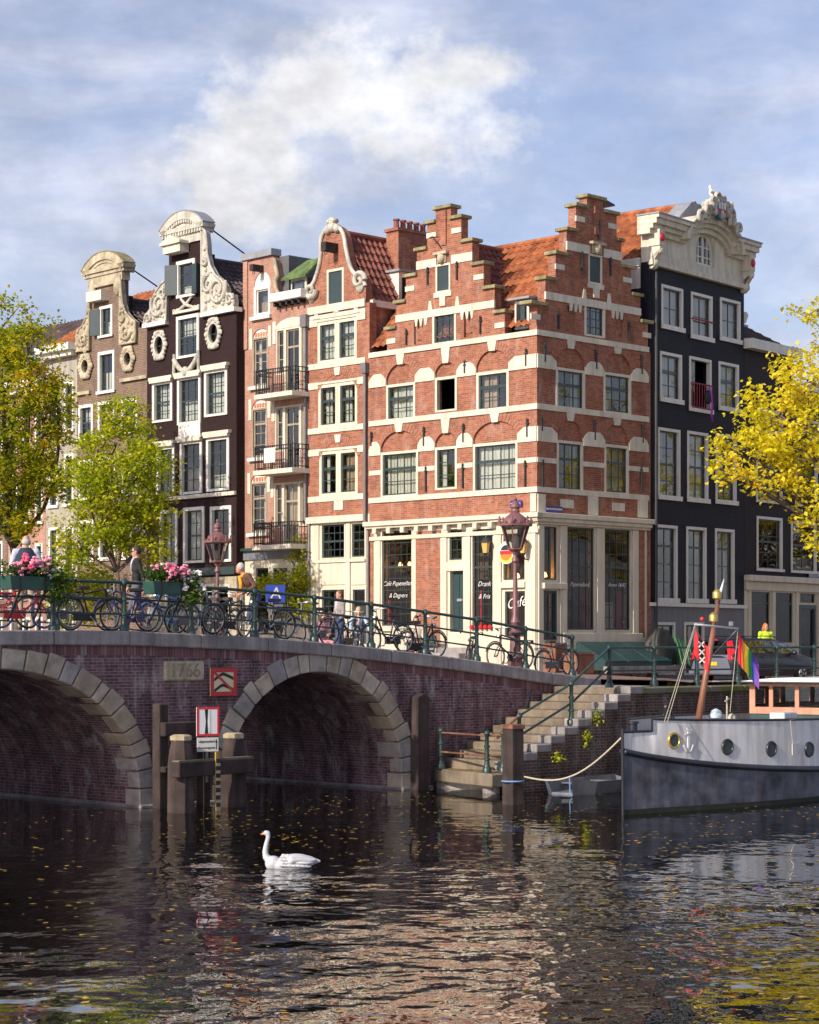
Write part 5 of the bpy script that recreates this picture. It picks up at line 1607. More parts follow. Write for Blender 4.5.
# streets
def street_grid(u0, u1, v0, v1, fn, name, m='paving', st=1.0):
    k = MB(); nu, nv = max(1, int((u1 - u0) / st)), max(1, int((v1 - v0) / st))
    k.grid(lambda a, c: (u0 + (u1 - u0) * a, v0 + (v1 - v0) * c, fn(u0 + (u1 - u0) * a, v0 + (v1 - v0) * c)), nu, nv)
    return place(k, name, m, 'structure', smooth=180)


street_grid(15.2, 75, -2.2, 16, hstreet, 'street')
street_grid(14.4, 26, 7.6, 75, hstreet, 'canal_street')
street_grid(14.4, 15.2, 0.0, 7.6, lambda u, v: hstreet(u, v), 'street_edge')
k = MB(); z = 2.2
k.add([(23.2, 9.2, z), (1600, 9.2, z), (1600, 1600, z), (23.2, 1600, z)], [(0, 1, 2, 3)])
place(k, 'ground', 'paving', 'structure')
k = MB(); k.add([(-1600, 7.7, z), (-22, 7.7, z), (-22, 1600, z), (-1600, 1600, z)], [(0, 1, 2, 3)]); k.box(-1600, -22, 7.2, 7.7, -1, z)
place(k, 'far_ground', 'paving', 'structure')
# left canal bank wall
k = MB(); k.box(14.0, 14.45, 7.62, 75, -1, 2.6)
place(k, 'canal_wall', 'brick_quay', None, 'brick canal wall along the row of houses, seen through the bridge arch', 'wall')

# bridge
BT = rooted('brick_bridge')
tag(BT, 'old purple-brown brick arch bridge with worn stone voussoirs and grey coping', 'bridge')
arches = [(-11.95, 2.65, 0.4, 2.41), (-3.3, 3.6, 0.4, 2.55), (5.35, 2.65, 0.4, 2.41)]
bot = []
for (c, a, zs, bb) in arches:
    bot += [(c - a, -1), (c - a, zs)] + arc_pts(c, zs, a, bb, PI, 0, 26)[1:-1] + [(c + a, zs), (c + a, -1)]
us = [15.2 - i * .6 for i in range(int(38 / .6))]
top = [(u, deck(u) - .30) for u in us]
k = MB(); k.prism([(us[-1], -1)] + bot + [(15.2, -1)] + top, 0, 7.6, back=True)
k.build('bridge_wall', MT['brick_bridge'], BT)
k = MB()
w2 = 7.6
for i in range(len(us) - 1):
    a, c = us[i], us[i + 1]
    k.add([(a, .42, deck(a) - .02), (c, .42, deck(c) - .02), (c, w2 - .42, deck(c) - .02), (a, w2 - .42, deck(a) - .02)], [(0, 3, 2, 1)][0:1])
k.build('deck', MT['paving'], BT, fixn=True)
for (y0, y1) in ((-.12, .42), (w2 - .42, w2 + .1)):
    k = MB()
    u = 15.2
    while u > -22:
        L_ = 1.9
        a, c = u - .006, u - L_ + .006
        za, zc2 = deck(a), deck(c)
        k.add([(c, y0, zc2 - .30), (a, y0, za - .30), (a, y1, za - .30), (c, y1, zc2 - .30), (c, y0, zc2), (a, y0, za), (a, y1, za), (c, y1, zc2)],
              [(3, 2, 1, 0), (4, 5, 6, 7), (0, 1, 5, 4), (1, 2, 6, 5), (2, 3, 7, 6), (3, 0, 4, 7)])
        u -= L_
    k.build('coping', MT['stone_grey'], BT, bevel=.025)
rnd = random.Random(3)
for (c, a, zs, bb) in arches:
    k = MB()
    nvs = 21 if a < 3 else 25
    vt = [PI * (i + (rnd.uniform(-.22, .22) if 0 < i < nvs else 0)) / nvs for i in range(nvs + 1)]
    for i in range(nvs):
        t0, t1 = vt[i] + .005, vt[i + 1] - .005
        th = .42 + rnd.uniform(-.05, .06)
        q = []
        for t in (t0, t1):
            q.append((c + a * math.cos(t), zs + bb * math.sin(t)))
        o = [(c + (a + th) * math.cos(t), zs + (bb + th) * math.sin(t)) for t in (t0, t1)]
        dpt = .35 + .35 * (i % 2)
        i0 = [(c + (a - .012) * math.cos(t), zs + (bb - .012) * math.sin(t)) for t in (t0, t1)]
        k.prism([i0[0], o[0], o[1], i0[1]], -.045 - rnd.uniform(0, .02), dpt, back=True)
    for sgn in (-1, 1):
        zz = -.8
        j = 0
        while zz < zs - .02:
            h = min(.42, zs - zz)
            x0 = c + sgn * (a - .012); x1 = c + sgn * (a + .43 + .06 * (j % 2))
            k.box(x0, x1, -.05, .45 + .3 * (j % 2), zz, zz + h - .012); zz += h; j += 1
    k.build('arch_ring', MT['arch_stone'], BT, bevel=.02)
# row of upright bricks under the coping
k = MB(); u = 15.1
while u > -22:
    z = deck(u - .04) - .302; k.box(u - .072, u, -.012, .0, z - .2, z); u -= .084
k.build('soldier_course', MT['soldier'], BT)
# stone footings just above the water
for a, c in ((-22.0, -14.6), (-9.3, -6.9), (.3, 2.7), (8.0, 9.0)):
    MB().box(a - .03, c + .03, -.09, 7.6, -.8, .07).build('footing', MT['stone_grey'], BT, bevel=.03)
# year stone
q0, q1 = BR.L(163.5, 681), BR.L(203, 661)
pl = MB().box(q0[0], q1[0], -.06, .05, q0[1], q1[1]).build('year_stone', MT['sand'], BT, bevel=.03)
textmesh('1766', .42, mat('dark_carving', (.25, .21, .15), .9, .4, 9), 'carved_year', ext=.010, parent=pl, loc=((q0[0] + q1[0]) / 2, -.068, (q0[1] + q1[1]) / 2))
# iron wall plates and stains kept in the brick; timber fender post on the pier
k = MB(); q0, q1 = BR.L(409, 790), BR.L(421.5, 694)
k.prism([(q0[0], -.5), (q1[0], -.5), (q1[0], q1[1] - .06), ((q0[0] + q1[0]) / 2, q1[1] + .04), (q0[0], q1[1] - .06)], -.28, -.01, back=True)
place(k, 'fender_post', 'wood', None, 'weathered timber fender post against the bridge right of the second arch', 'post', bevel=.03)

# ------------------------------------------------------------------ railing kit
def post_prof(h):
    return [(.105, 0), (.105, .10), (.075, .13), (.062, .2), (.055, .3 * h), (.075, .315 * h), (.075, .355 * h), (.052, .37 * h), (.048, .6 * h), (.07, .615 * h), (.07, .66 * h), (.045, .675 * h),
            (.045, .9 * h), (.068, .92 * h), (.075, .965 * h), (.06, .99 * h), (.035, 1.02 * h), (.01, 1.03 * h)]


def railing(name, label, pts, h=1.05, cat='railing', ups=None, fr=(.34, .64, .965), ends=True, m='iron_green', rr=(.02, .022, .034)):
    """posts standing at the points, three rails threaded through them (bridge coordinates)"""
    r = empty(name, UVW(*pts[0]), BR.rz, label, cat)
    o = Vector(pts[0])
    for p in pts:
        MB().lathe(post_prof(h), Vector(p) - o, 10).build('post', MT[m], r, smooth=50)
    for f, ra in zip(fr, rr):
        k = MB()
        for i in range(len(pts) - 1):
            a, c = Vector(pts[i]) - o, Vector(pts[i + 1]) - o
            k.tube([a + Vector((0, 0, f * h)), c + Vector((0, 0, f * h))], ra, 8)
        k.build('rail', MT[m], r, smooth=60)
    return r


prl = [(1.785 * i, .1, deck(1.785 * i)) for i in range(-11, 9)]
railing('bridge_railing', 'green iron railing along the near edge of the bridge', prl)
railing('bridge_railing', 'green iron railing along the far edge of the bridge, behind the bicycles', [(1.785 * i, 7.45, deck(1.785 * i)) for i in range(-11, 8)])
# ------------------------------------------------------------------ quay on the right
VQ = -2.45
QZ = 2.36
k = MB(); k.box(13.7, 75, VQ, VQ + .4, -1, 2.18)
qw = rooted('quay_wall'); tag(qw, 'dark brick quay wall with a mossy stone top, right of the landing steps', 'wall')
k.build('wall', MT['brick_quay'], qw)
m, nt, b = newmat('mossy_stone')
col = mixc(nt, ramp(nt, noise(nt, 1.6, 5, .65), [(.42, 0.0), (.6, 1.0)]), (.15, .135, .11), (.10, .115, .02))
nt.links.new(col, b.inputs['Base Color']); b.inputs['Roughness'].default_value = .95; bump(nt, b, noise(nt, 18, 5), .5)
MT['moss'] = m
k = MB(); u = 13.7
while u < 74:
    k.box(u + .006, u + 1.45, VQ - .08, VQ + .5, 2.19, QZ); u += 1.46
k.build('coping', MT['moss'], qw, bevel=.03)
k = MB(); k.box(13.7, 75, VQ + .5, VQ + 1.15, 1.6, 2.33); place(k, 'quay_edge', 'paving', 'structure')
k = MB(); u = 16.2
for i in range(20):
    k.box(u, u + 1.1 + .3 * (i % 3), VQ + .75, VQ + 1.0, 2.33, 2.46); u += 1.9
place(k, 'kerb', 'stone_grey', 'structure', bevel=.02)
railing('quay_railing', 'green iron railing on the quay above the moored boat', [(13.05 + 1.75 * i, VQ + .3, QZ) for i in range(16)], 1.02, fr=(.4, .96), rr=(.022, .03))
# landing steps
LS = empty('landing_steps', UVW(8, -1, 0), BR.rz, 'stone landing with a flight of steps climbing from the water beside the bridge', 'steps')
off = lambda k, du=8, dv=-1: [setattr(k, 'v', [(p[0] - du, p[1] - dv, p[2]) for p in k.v])]
MT['stone_step'] = mat('step_stone', (.20, .16, .12), .85, .4, 1.6, bmp=.3, fine=.3, streak=.3)
k = MB(); pl_ = [(9.05, -.02), (8.3, -2.62), (9.45, -2.62), (9.45, -.02)]; k.add([(x, y, z) for z in (.16, .47) for x, y in pl_], [(3, 2, 1, 0), (4, 5, 6, 7), (0, 1, 5, 4), (1, 2, 6, 5), (2, 3, 7, 6), (3, 0, 4, 7)]); off(k); k.build('platform', MT['stone_step'], LS, bevel=.03, fixn=True)
k = MB(); k.lathe([(.2, -1.5), (.2, .22)], (8.75, -2.2, 0), 12); k.box(9.1, 10.4, -2.45, -.1, -1, .16); off(k); k.build('support', MT['stone_grey'], LS)
ns = 10
for i in range(ns):
    u0 = 9.3 + (13.8 - 9.3) * i / ns
    z1 = .52 + (2.36 - .52) * (i + 1) / ns
    k = MB(); k.box(u0, 13.8 if i < ns - 1 else 14.3, -2.1, -.05, z1 - .19 if i else .4, z1); off(k); k.build('step', MT['stone_step'], LS, bevel=.02)
for i in range(ns):
    u0 = 9.0 + (13.9 - 9.0) * i / ns
    z1 = .5 + (2.36 - .5) * (i + 1) / ns
    k = MB(); k.box(u0, u0 + .49, -2.5, -2.102, -1, z1 - .16); off(k); k.build('cheek_wall', MT['brick_quay'], LS)
    k = MB(); k.box(u0 - .04, u0 + .495, -2.54, -2.1, z1 - .159, z1 + .03); off(k); k.build('cheek_cap', MT['stone_grey'], LS, bevel=.02)
k = MB(); k.box(13.9, 15.2, -2.0, -.03, 2.1, 2.37); off(k); k.build('top_landing', MT['stone_grey'], LS)
# handrails
r = empty('stair_railing', UVW(9.4, -2.3, .6), BR.rz, 'green iron handrail climbing beside the landing steps with a rusty lower end', 'railing')
o = Vector((9.4, -2.3, .6))
sp = [(9.6, -2.3, .78), (11.45, -2.3, 1.5), (13.05, -2.15, 2.36)]
for p in sp: MB().lathe(post_prof(1.02), Vector(p) - o, 10).build('post', MT['iron_green'], r, smooth=50)
MT['rusty'] = mat('rusty_rail', (.17, .075, .045), .7, .5, 5)
for f in (.5, .96):
    k = MB(); pp = [Vector(p) - o + Vector((0, 0, f * 1.02)) for p in sp]
    k.tube(pp, .03, 8)
    k.build('rail', MT['iron_green'], r, smooth=60)
k = MB(); a = Vector(sp[0]) - o + Vector((0, 0, .98)); k.tube([a, a + Vector((-.5, 0, -.28)), a + Vector((-.75, 0, -.5))], .032, 8); k.build('rail_end', MT['rusty'], r, smooth=60)
rl = railing('landing_railing', 'low green railing with rusty bars along the landing beside the bridge wall', [(9.0, -.35, .47), (8.55, -2.25, .47), (8.85, -2.48, .47)], .95, fr=(.42, .9), rr=(.025, .025))
for ch in rl.children:
    if ch.name.startswith('rail'): ch.data.materials[0] = MT['rusty']

# ------------------------------------------------------------------ sky and sun
w = bpy.data.worlds.new('World'); S.world = w; w.use_nodes = True
nt = w.node_tree
bg = nt.nodes['Background']
sky = N(nt, 'ShaderNodeTexSky'); sky.sky_type = 'NISHITA'; sky.sun_disc = False
az = math.atan2(SUN_DIR.x, SUN_DIR.y)
sky.sun_elevation = SUN_EL; sky.sun_rotation = az
sky.altitude = 0; sky.air_density = 1.0; sky.dust_density = 2.2; sky.ozone_density = 2.2
tc = N(nt, 'ShaderNodeTexCoord')
nrm = N(nt, 'ShaderNodeVectorMath', operation='NORMALIZE'); nt.links.new(tc.outputs['Generated'], nrm.inputs[0])
def skynoise(scale, detail, rough, sc=(1, 1, 1.6), off=(0, 0, 0), dist=0.0):
    mp = N(nt, 'ShaderNodeMapping'); mp.inputs['Scale'].default_value = sc; mp.inputs['Location'].default_value = off
    nt.links.new(nrm.outputs[0], mp.inputs[0])
    n = N(nt, 'ShaderNodeTexNoise'); n.inputs['Scale'].default_value = scale; n.inputs['Detail'].default_value = detail; n.inputs['Roughness'].default_value = rough
    n.inputs['Distortion'].default_value = dist
    nt.links.new(mp.outputs[0], n.inputs[0]); return n.outputs[0]
def math_(op, a, b=None, c=None, clamp=False):
    n = N(nt, 'ShaderNodeMath', operation=op); n.use_clamp = clamp
    for i, v in enumerate((a, b, c)):
        if v is None: continue
        if hasattr(v, 'is_output'): nt.links.new(v, n.inputs[i])
        else: n.inputs[i].default_value = v
    return n.outputs[0]
sep = N(nt, 'ShaderNodeSeparateXYZ'); nt.links.new(nrm.outputs[0], sep.inputs[0])
def blob(px, py, rx, rz_):
    d = Vector(((px - CX) / FPX, 1, (HOR - py) / FPX)).normalized()
    ax = math_('DIVIDE', math_('SUBTRACT', sep.outputs[0], d.x), rx / FPX)
    az_ = math_('DIVIDE', math_('SUBTRACT', sep.outputs[2], d.z), rz_ / FPX)
    r2 = math_('ADD', math_('MULTIPLY', ax, ax), math_('MULTIPLY', az_, az_))
    return math_('POWER', 2.718, math_('MULTIPLY', r2, -1.0))
fine = skynoise(26, 7, .62, (1, 1, 1.3))
wisp = skynoise(7, 6, .6, (1, 1, 3.2), (.3, .1, .2), .4)
body = None
for args in ((330, 100, 165, 92), (255, 140, 95, 90), (420, 110, 120, 95), (345, 60, 100, 56), (235, 200, 130, 80), (470, 70, 70, 40)):
    bb_ = blob(*args); body = bb_ if body is None else math_('MAXIMUM', body, bb_)
dens = math_('ADD', math_('MULTIPLY', body, 1.45), math_('MULTIPLY_ADD', fine, 2.1, -1.42))
cum = N(nt, 'ShaderNodeMapRange'); cum.interpolation_type = 'SMOOTHSTEP'; cum.inputs[1].default_value = -.02; cum.inputs[2].default_value = 1.12
nt.links.new(dens, cum.inputs[0])
thin = N(nt, 'ShaderNodeMapRange'); thin.interpolation_type = 'SMOOTHSTEP'; thin.inputs[1].default_value = .28; thin.inputs[2].default_value = .74; thin.inputs[3].default_value = .22; thin.inputs[4].default_value = .8
nt.links.new(wisp, thin.inputs[0])
hz = N(nt, 'ShaderNodeMapRange'); hz.interpolation_type = 'SMOOTHSTEP'
for q_, v_ in ((1, .30), (2, .62), (3, 1.0), (4, .22)): hz.inputs[q_].default_value = v_
nt.links.new(sep.outputs[2], hz.inputs[0])
cov = math_('MAXIMUM', math_('MULTIPLY', cum.outputs[0], .95), math_('MULTIPLY', thin.outputs[0], hz.outputs[0]))
shade = ramp(nt, skynoise(17, 5, .6, (1, 1, 1.5), (0, 0, .035)), [(.33, .62), (.64, 1.0)])
ccol = mixc(nt, 1.0, mixc(nt, cum.outputs[0], (6.3, 6.45, 7.4), (7.8, 7.75, 7.9)), shade, 'MULTIPLY')
skc = mixc(nt, cov, mixc(nt, 1.0, sky.outputs[0], (1.08, 1.0, 1.12), 'MULTIPLY'), ccol)
nt.links.new(skc, bg.inputs[0])
bg.inputs[1].default_value = 0.125
CLOUD_NODE, SKYMIX = ccol, skc
sl = bpy.data.lights.new('sun', 'SUN'); sl.energy = 5.0; sl.angle = R(0.53); sl.color = (1.0, 0.90, 0.74)
so = bpy.data.objects.new('sun', sl); COL.objects.link(so)
sv = Vector((SUN_DIR.x * math.cos(SUN_EL), SUN_DIR.y * math.cos(SUN_EL), math.sin(SUN_EL)))
so.rotation_euler = sv.to_track_quat('Z', 'Y').to_euler()
so.location = (-30, -30, 40)
S.view_settings.view_transform = 'Standard'
try: S.view_settings.look = 'None'
except Exception: pass
S.view_settings.exposure = 0.2
S.view_settings.gamma = 1.0
S.view_settings.use_curve_mapping = False
# ------------------------------------------------------------------ trees and plants
def leafstops(kind):
    if kind == 'green': return [(0.05, (.07, .14, .008)), (0.35, (.24, .31, .012)), (0.6, (.46, .45, .015)), (0.82, (.66, .54, .02)), (0.97, (.68, .40, .03))]
    if kind == 'young': return [(0.05, (.12, .22, .010)), (0.35, (.34, .42, .015)), (0.7, (.54, .56, .02)), (0.9, (.66, .56, .03)), (0.98, (.66, .42, .05))]
    if kind == 'yellow': return [(0.02, (.42, .40, .02)), (0.3, (.78, .70, .03)), (0.65, (.90, .78, .05)), (0.9, (.92, .70, .05)), (1.0, (.7, .36, .03))]
    if kind == 'bush': return [(0.1, (.18, .28, .012)), (0.5, (.44, .50, .02)), (0.85, (.6, .55, .03)), (1.0, (.6, .4, .05))]
    return [(0.1, (.03, .07, .015)), (0.6, (.08, .16, .02)), (1.0, (.16, .22, .03))]


for kk in ('green', 'young', 'yellow', 'bush', 'plant'):
    MT['leaf_' + kk] = leafmat('leaves_' + kk, leafstops(kk))
MT['bark'] = mat('bark', (.10, .075, .055), .9, .4, 3, bmp=.5)


def leaf_mesh(name, centres, per, spread, size, rs, parent, m, flat=0.6):
    """leaf-sized faces scattered round the twig ends"""
    n = len(centres) * per
    c = np.repeat(np.array(centres), per, axis=0)
    p = c + rs.normal(0, 1, (n, 3)) * np.array([spread, spread, spread * .75])
    nr = rs.normal(0, 1, (n, 3)); nr[:, 2] = np.abs(nr[:, 2]) + flat
    nr /= np.linalg.norm(nr, axis=1)[:, None]
    t = rs.normal(0, 1, (n, 3)); t -= (t * nr).sum(1)[:, None] * nr; t /= np.linalg.norm(t, axis=1)[:, None]
    b = np.cross(nr, t)
    s = size * rs.uniform(.6, 1.25, n)[:, None]
    fold = nr * s * .18
    v = np.stack([p - t * s * .5, p + b * s * .34 + fold, p + t * s * .55, p - b * s * .34 + fold], 1).reshape(-1, 3)
    me = bpy.data.meshes.new(name)
    me.vertices.add(n * 4); me.vertices.foreach_set('co', v.ravel())
    me.loops.add(n * 4); me.loops.foreach_set('vertex_index', np.arange(n * 4, dtype=np.int32))
    me.polygons.add(n); me.polygons.foreach_set('loop_start', np.arange(0, n * 4, 4, dtype=np.int32))
    me.polygons.foreach_set('loop_total', np.full(n, 4, dtype=np.int32))
    me.update(calc_edges=True); me.validate()
    me.materials.append(m)
    o = bpy.data.objects.new(name, me); COL.objects.link(o)
    if parent is not None: o.parent = parent
    return o


def limb(k, a, b, r0, r1, rs, bend=.18, n=6):
    a, b = np.array(a, float), np.array(b, float)
    L = np.linalg.norm(b - a)
    o = rs.normal(0, 1, 3) * L * bend * .5
    o[2] += L * .06
    pts, rad = [], []
    for i in range(n + 1):
        t = i / n
        pts.append(a + (b - a) * t + o * math.sin(PI * t)); rad.append(r0 + (r1 - r0) * t ** .8)
    k.tube(pts, rad, 6)
    return pts


def tree(name, label, base, blobs, th, leafm, seed, ncl, per, spread, size, group=None, tr=.16, cat='tree'):
    """blobs: world centre, (horizontal radius, vertical radius), weight"""
    rs = np.random.RandomState(seed)
    base = Vector(base)
    root = empty(name, base, 0, label, cat, group)
    kt, kl = MB(), MB()
    B = [(np.array(c) - np.array(base), rr, w) for c, rr, w in blobs]
    cc = sum(b[0] * b[2] for b in B) / sum(b[2] for b in B)
    top = np.array((cc[0] * .25, cc[1] * .25, th))
    tp = limb(kt, (0, 0, -.3), top, tr, tr * .72, rs, .05, 7)
    wts = np.array([b[2] for b in B]); wts = wts / wts.sum()
    cents = []
    for bi, (c, rr, w_) in enumerate(B):
        e = limb(kl, top + (c - top) * 0, c, tr * .62, tr * .2, rs, .15)
        nn = max(3, int(ncl * wts[bi]))
        pts = []
        for i in range(nn):
            q = rs.normal(0, 1, 3); q /= np.linalg.norm(q)
            q *= rs.uniform(.15, 1.0) ** .45 * (1.0 if rs.uniform() > .12 else rs.uniform(1.05, 1.35))
            pts.append(c + q * np.array((rr[0], rr[0], rr[1])))
        cents += pts
        for p in pts[::4]:
            s0 = e[rs.randint(2, len(e))]
            limb(kl, s0, p, tr * .16, tr * .04, rs, .2, 4)
    kt.build('trunk', MT['bark'], root, smooth=180)
    kl.build('limbs', MT['bark'], root, smooth=180)
    leaf_mesh('crown', cents, per, spread, size, rs, root, leafm)
    return root


def PB(px, py, Y, rx, rz_, w=1.0): return (tuple(pix(px, py, Y)), (rx, rz_), w)


YT = 69.4
b0 = BR.W(15.5, 20.9)
tree('young_elm', 'young yellow-green elm in front of the plum-black neck-gable house', (b0[0], b0[1], hstreet(15.5, 20)),
     [PB(125, 414, YT, .8, .7, .8), PB(116, 446, YT + .4, 1.25, .9, 1.4), PB(150, 462, YT - .4, .9, .9, 1), PB(84, 482, YT, 1.0, .9, 1), PB(128, 498, YT + .5, 1.7, 1.0, 2), PB(98, 528, YT - .3, 1.3, .8, 1.3),
      PB(152, 520, YT, .85, .8, .9), PB(140, 550, YT, 1.1, .6, .8), PB(75, 545, YT - .4, .8, .6, .6), PB(112, 478, YT - 1.2, 1.2, 1.1, 1)],
     3.0, MT['leaf_young'], 11, 330, 38, .18, .145, tr=.10)
YG = 72.5
b0 = BR.W(15.5, 26.5)
tree('elm_tree', 'large green and yellow elm at the left edge behind the man in the navy vest', (b0[0], b0[1], 2.6),
     [PB(0, 330, YG, 1.5, 1.2, 1.1), PB(28, 352, YG - 1, 1.2, 1.2, 1), PB(-30, 370, YG + 1, 2.3, 1.9, 2), PB(15, 400, YG, 1.8, 1.3, 2), PB(48, 405, YG - 1, .9, 1.0, .9), PB(-15, 450, YG - 1.5, 2.0, 1.4, 2), PB(38, 445, YG, 1.3, 1.1, 1.3),
      PB(10, 490, YG, 1.7, 1.0, 1.6), PB(45, 485, YG - .8, .9, .8, .8), PB(-40, 500, YG, 2.2, 1.3, 1.3), PB(12, 522, YG - .5, 1.2, .6, .7), PB(-70, 420, YG, 2.6, 2.6, 2), PB(56, 385, YG - .5, .5, .6, .4)],
     4.2, MT['leaf_green'], 5, 500, 37, .2, .16, tr=.17)
b0 = BR.W(15.3, 33)
tree('elm_sapling', 'small pale yellow sapling behind the parked bicycles between the two elms', (b0[0], b0[1], 2.6),
     [PB(82, 575, 77, 1.3, .7, 1), PB(100, 592, 77, .9, .6, .8), PB(60, 588, 77, .8, .6, .7), PB(92, 612, 77, 1.3, .5, .8)], 1.6, MT['leaf_bush'], 8, 90, 40, .25, .16, tr=.07)
# yellow tree on the right quay: its limbs reach in from the right
bq = BR.W(31.5, -1.2)
YQ = bq[1]
tq = tree('yellow_elm', 'golden yellow elm on the quay reaching in from the right edge', (bq[0], bq[1], 2.3),
          [PB(747, 448, YQ - 2, 1.15, .55, 1.1), PB(734, 470, YQ - 2.2, .7, .45, .6), PB(780, 415, YQ - 1.5, 1.3, 1.0, 1.8), PB(807, 380, YQ - 1, 1.4, .9, 1.6), PB(802, 450, YQ - 1.5, 1.3, .9, 1.8), PB(777, 488, YQ - 1.8, .95, .5, .7), PB(812, 505, YQ - 1.8, .9, .7, .9), PB(827, 545, YQ - 2, .6, .6, .5),
           PB(852, 420, YQ, 2.0, 1.8, 3), PB(817, 312, YQ, 1.1, .5, .3), PB(862, 350, YQ + 1, 2.0, 1.5, 1.8), PB(892, 480, YQ, 2.2, 1.6, 2.2), PB(942, 410, YQ, 2.6, 2.6, 3), PB(972, 320, YQ, 2.8, 2.2, 2.5), PB(912, 260, YQ + 1, 2.2, 1.6, 1.0), PB(1012, 450, YQ, 2.2, 2.0, 2)],
          4.2, MT['leaf_yellow'], 21, 450, 27, .19, .18, tr=.2)
# quay row goes on beyond frame; unseen elms opposite added to block sky light
for i, (u, v, rz_, sc_) in enumerate(((45, -1.0, 2.1, 1.05), (58, -.6, 4.0, 1.1), (71, .2, 0.9, 1.1), (30, -38, 1.3, 1.1), (21, -44, 3.3, 1.15), (11, -49, 5.1, 1.1), (40, -33, 0.2, 1.15))):
    c = copy_tree(tq)
    x, y = BR.W(u, v)
    c.location = (x, y, 2.3); c.rotation_euler = (0, 0, rz_); c.scale = (sc_,) * 3
    c['label'] = (('golden elm on the quay next beyond the one at the right edge', 'golden elm third along the quay to the right', 'golden elm farthest along the quay to the right') + tuple('golden elm on the opposite bank to the right of the viewer, ' + q for q in ('second nearest the barge', 'third from the barge', 'farthest from the barge', 'nearest the barge')))[i]
# climbing shrub by the pink house
sb = Vector((*FP.W(FP.X(292), -.7), 2.6))
tree('climbing_shrub', 'yellow-green climbing shrub with orange blooms against the pink house', sb,
     [PB(300, 552, sb.y, .35, .55, .8), PB(306, 575, sb.y, .5, .5, 1), PB(285, 582, sb.y - .3, .7, .35, 1), PB(268, 588, sb.y - .3, .5, .3, .7), PB(295, 603, sb.y - .3, .9, .5, 1.2), PB(310, 595, sb.y, .4, .5, .7)],
     1.2, MT['leaf_bush'], 31, 110, 26, .16, .13, tr=.05, cat='shrub')
# ------------------------------------------------------------------ street furniture
def uvroot(name, u, v, z, label, cat, group=None, rz=0.0): return empty(name, UVW(u, v, z), BR.rz + rz, label, cat, group)


MT['lamp_iron'] = mat('maroon_lamp_paint', (.19, .085, .088), .45, .3, 3, streak=.3)
MT['lamp_glass'] = glassmat('lantern_glass', (.8, .8, .76), .06)
MT['terracotta'] = mat('salmon_paint', (.5, .2, .15), .55, .2, 2)


def street_lamp(u, v, z, H_, label):
    r = uvroot('street_lamp', u, v, z, label, 'street lamp', 'crowned street lamps')
    h = H_ - 1.35
    prof = [(.25, 0), (.25, .1), (.2, .14), (.19, .3), (.22, .33), (.22, .37), (.15, .42), (.13, .9), (.17, .94), (.17, .99), (.11, 1.03), (.10, 1.2), (.13, 1.24), (.11, 1.3), (.072, 1.4), (.048, h - .3), (.09, h - .26), (.09, h - .2), (.05, h - .15), (.05, h)]
    MB().lathe(prof, (0, 0, 0), 14).build('pole', MT['lamp_iron'], r, smooth=45)
    k = MB()
    zb, zt = h, h + .62
    rb, rt = .18, .36
    for i in range(6):
        a = 2 * PI * (i + .5) / 6
        k.tube([(rb * math.cos(a), rb * math.sin(a), zb + .06), (rt * math.cos(a), rt * math.sin(a), zt)], .018, 5)
    k.lathe([(.06, zb - .1), (.1, zb - .02), (rb + .02, zb + .04), (rb + .02, zb + .08)], (0, 0, 0), 6)
    k.lathe([(rt, zt), (rt + .1, zt + .02), (rt + .1, zt + .07), (rt, zt + .09)], (0, 0, 0), 6)
    ln = k.build('lantern', MT['lamp_iron'], r)
    k = MB()
    for i in range(6):
        a, b = 2 * PI * (i + .5) / 6, 2 * PI * (i + 1.5) / 6
        e = .97
        k.add([(rb * e * math.cos(a), rb * e * math.sin(a), zb + .08), (rb * e * math.cos(b), rb * e * math.sin(b), zb + .08), (rt * e * math.cos(b), rt * e * math.sin(b), zt), (rt * e * math.cos(a), rt * e * math.sin(a), zt)], [(0, 1, 2, 3)])
    k.build('lamp_glass', MT['lamp_glass'], ln)
    k = MB(); k.lathe([(.07, zb + .08), (.09, zb + .12), (.09, zb + .35), (.03, zb + .42)], (0, 0, 0), 10); k.build('bulb', MT['white'], ln, smooth=60)
    k = MB(); k.lathe([(rt - .02, zt + .08), (.3, zt + .2), (.18, zt + .3), (.1, zt + .36), (.12, zt + .4), (.1, zt + .45), (.13, zt + .5), (.09, zt + .6), (.03, zt + .66), (.05, zt + .7), (.02, zt + .76)], (0, 0, 0), 12)
    for i in range(6):
        a = 2 * PI * (i + .5) / 6
        k.lathe([(.035, zt + .07), (.05, zt + .13), (.02, zt + .18), (.035, zt + .22), (.008, zt + .27)], ((rt + .06) * math.cos(a), (rt + .06) * math.sin(a), 0), 6)
        a += PI / 6
        k.lathe([(.025, zt + .07), (.035, zt + .11), (.008, zt + .16)], ((rt + .02) * math.cos(a), (rt + .02) * math.sin(a), 0), 6)
    k.build('crown', MT['lamp_iron'], ln, smooth=50)
    return r


street_lamp(13.0, .9, deck(13.0), 4.4, 'tall maroon crowned street lamp standing at the foot of the bridge before the corner house')
street_lamp(15.5, 15.7, hstreet(15.5, 15.7), 4.5, 'maroon crowned street lamp in front of the plum-black house, behind the bridge')

# flower boxes on the railing
MT['box_green'] = mat('flower_box_green', (.022, .075, .06), .45, .25, 3)
MT['petal_pink'] = mat('pink_petals', (.75, .28, .40), .7, .25, 9)
MT['petal_white'] = mat('white_petals', (.8, .78, .74), .7, .1, 9)
MT['petal_red'] = mat('rose_petals', (.65, .10, .2), .7, .25, 9)


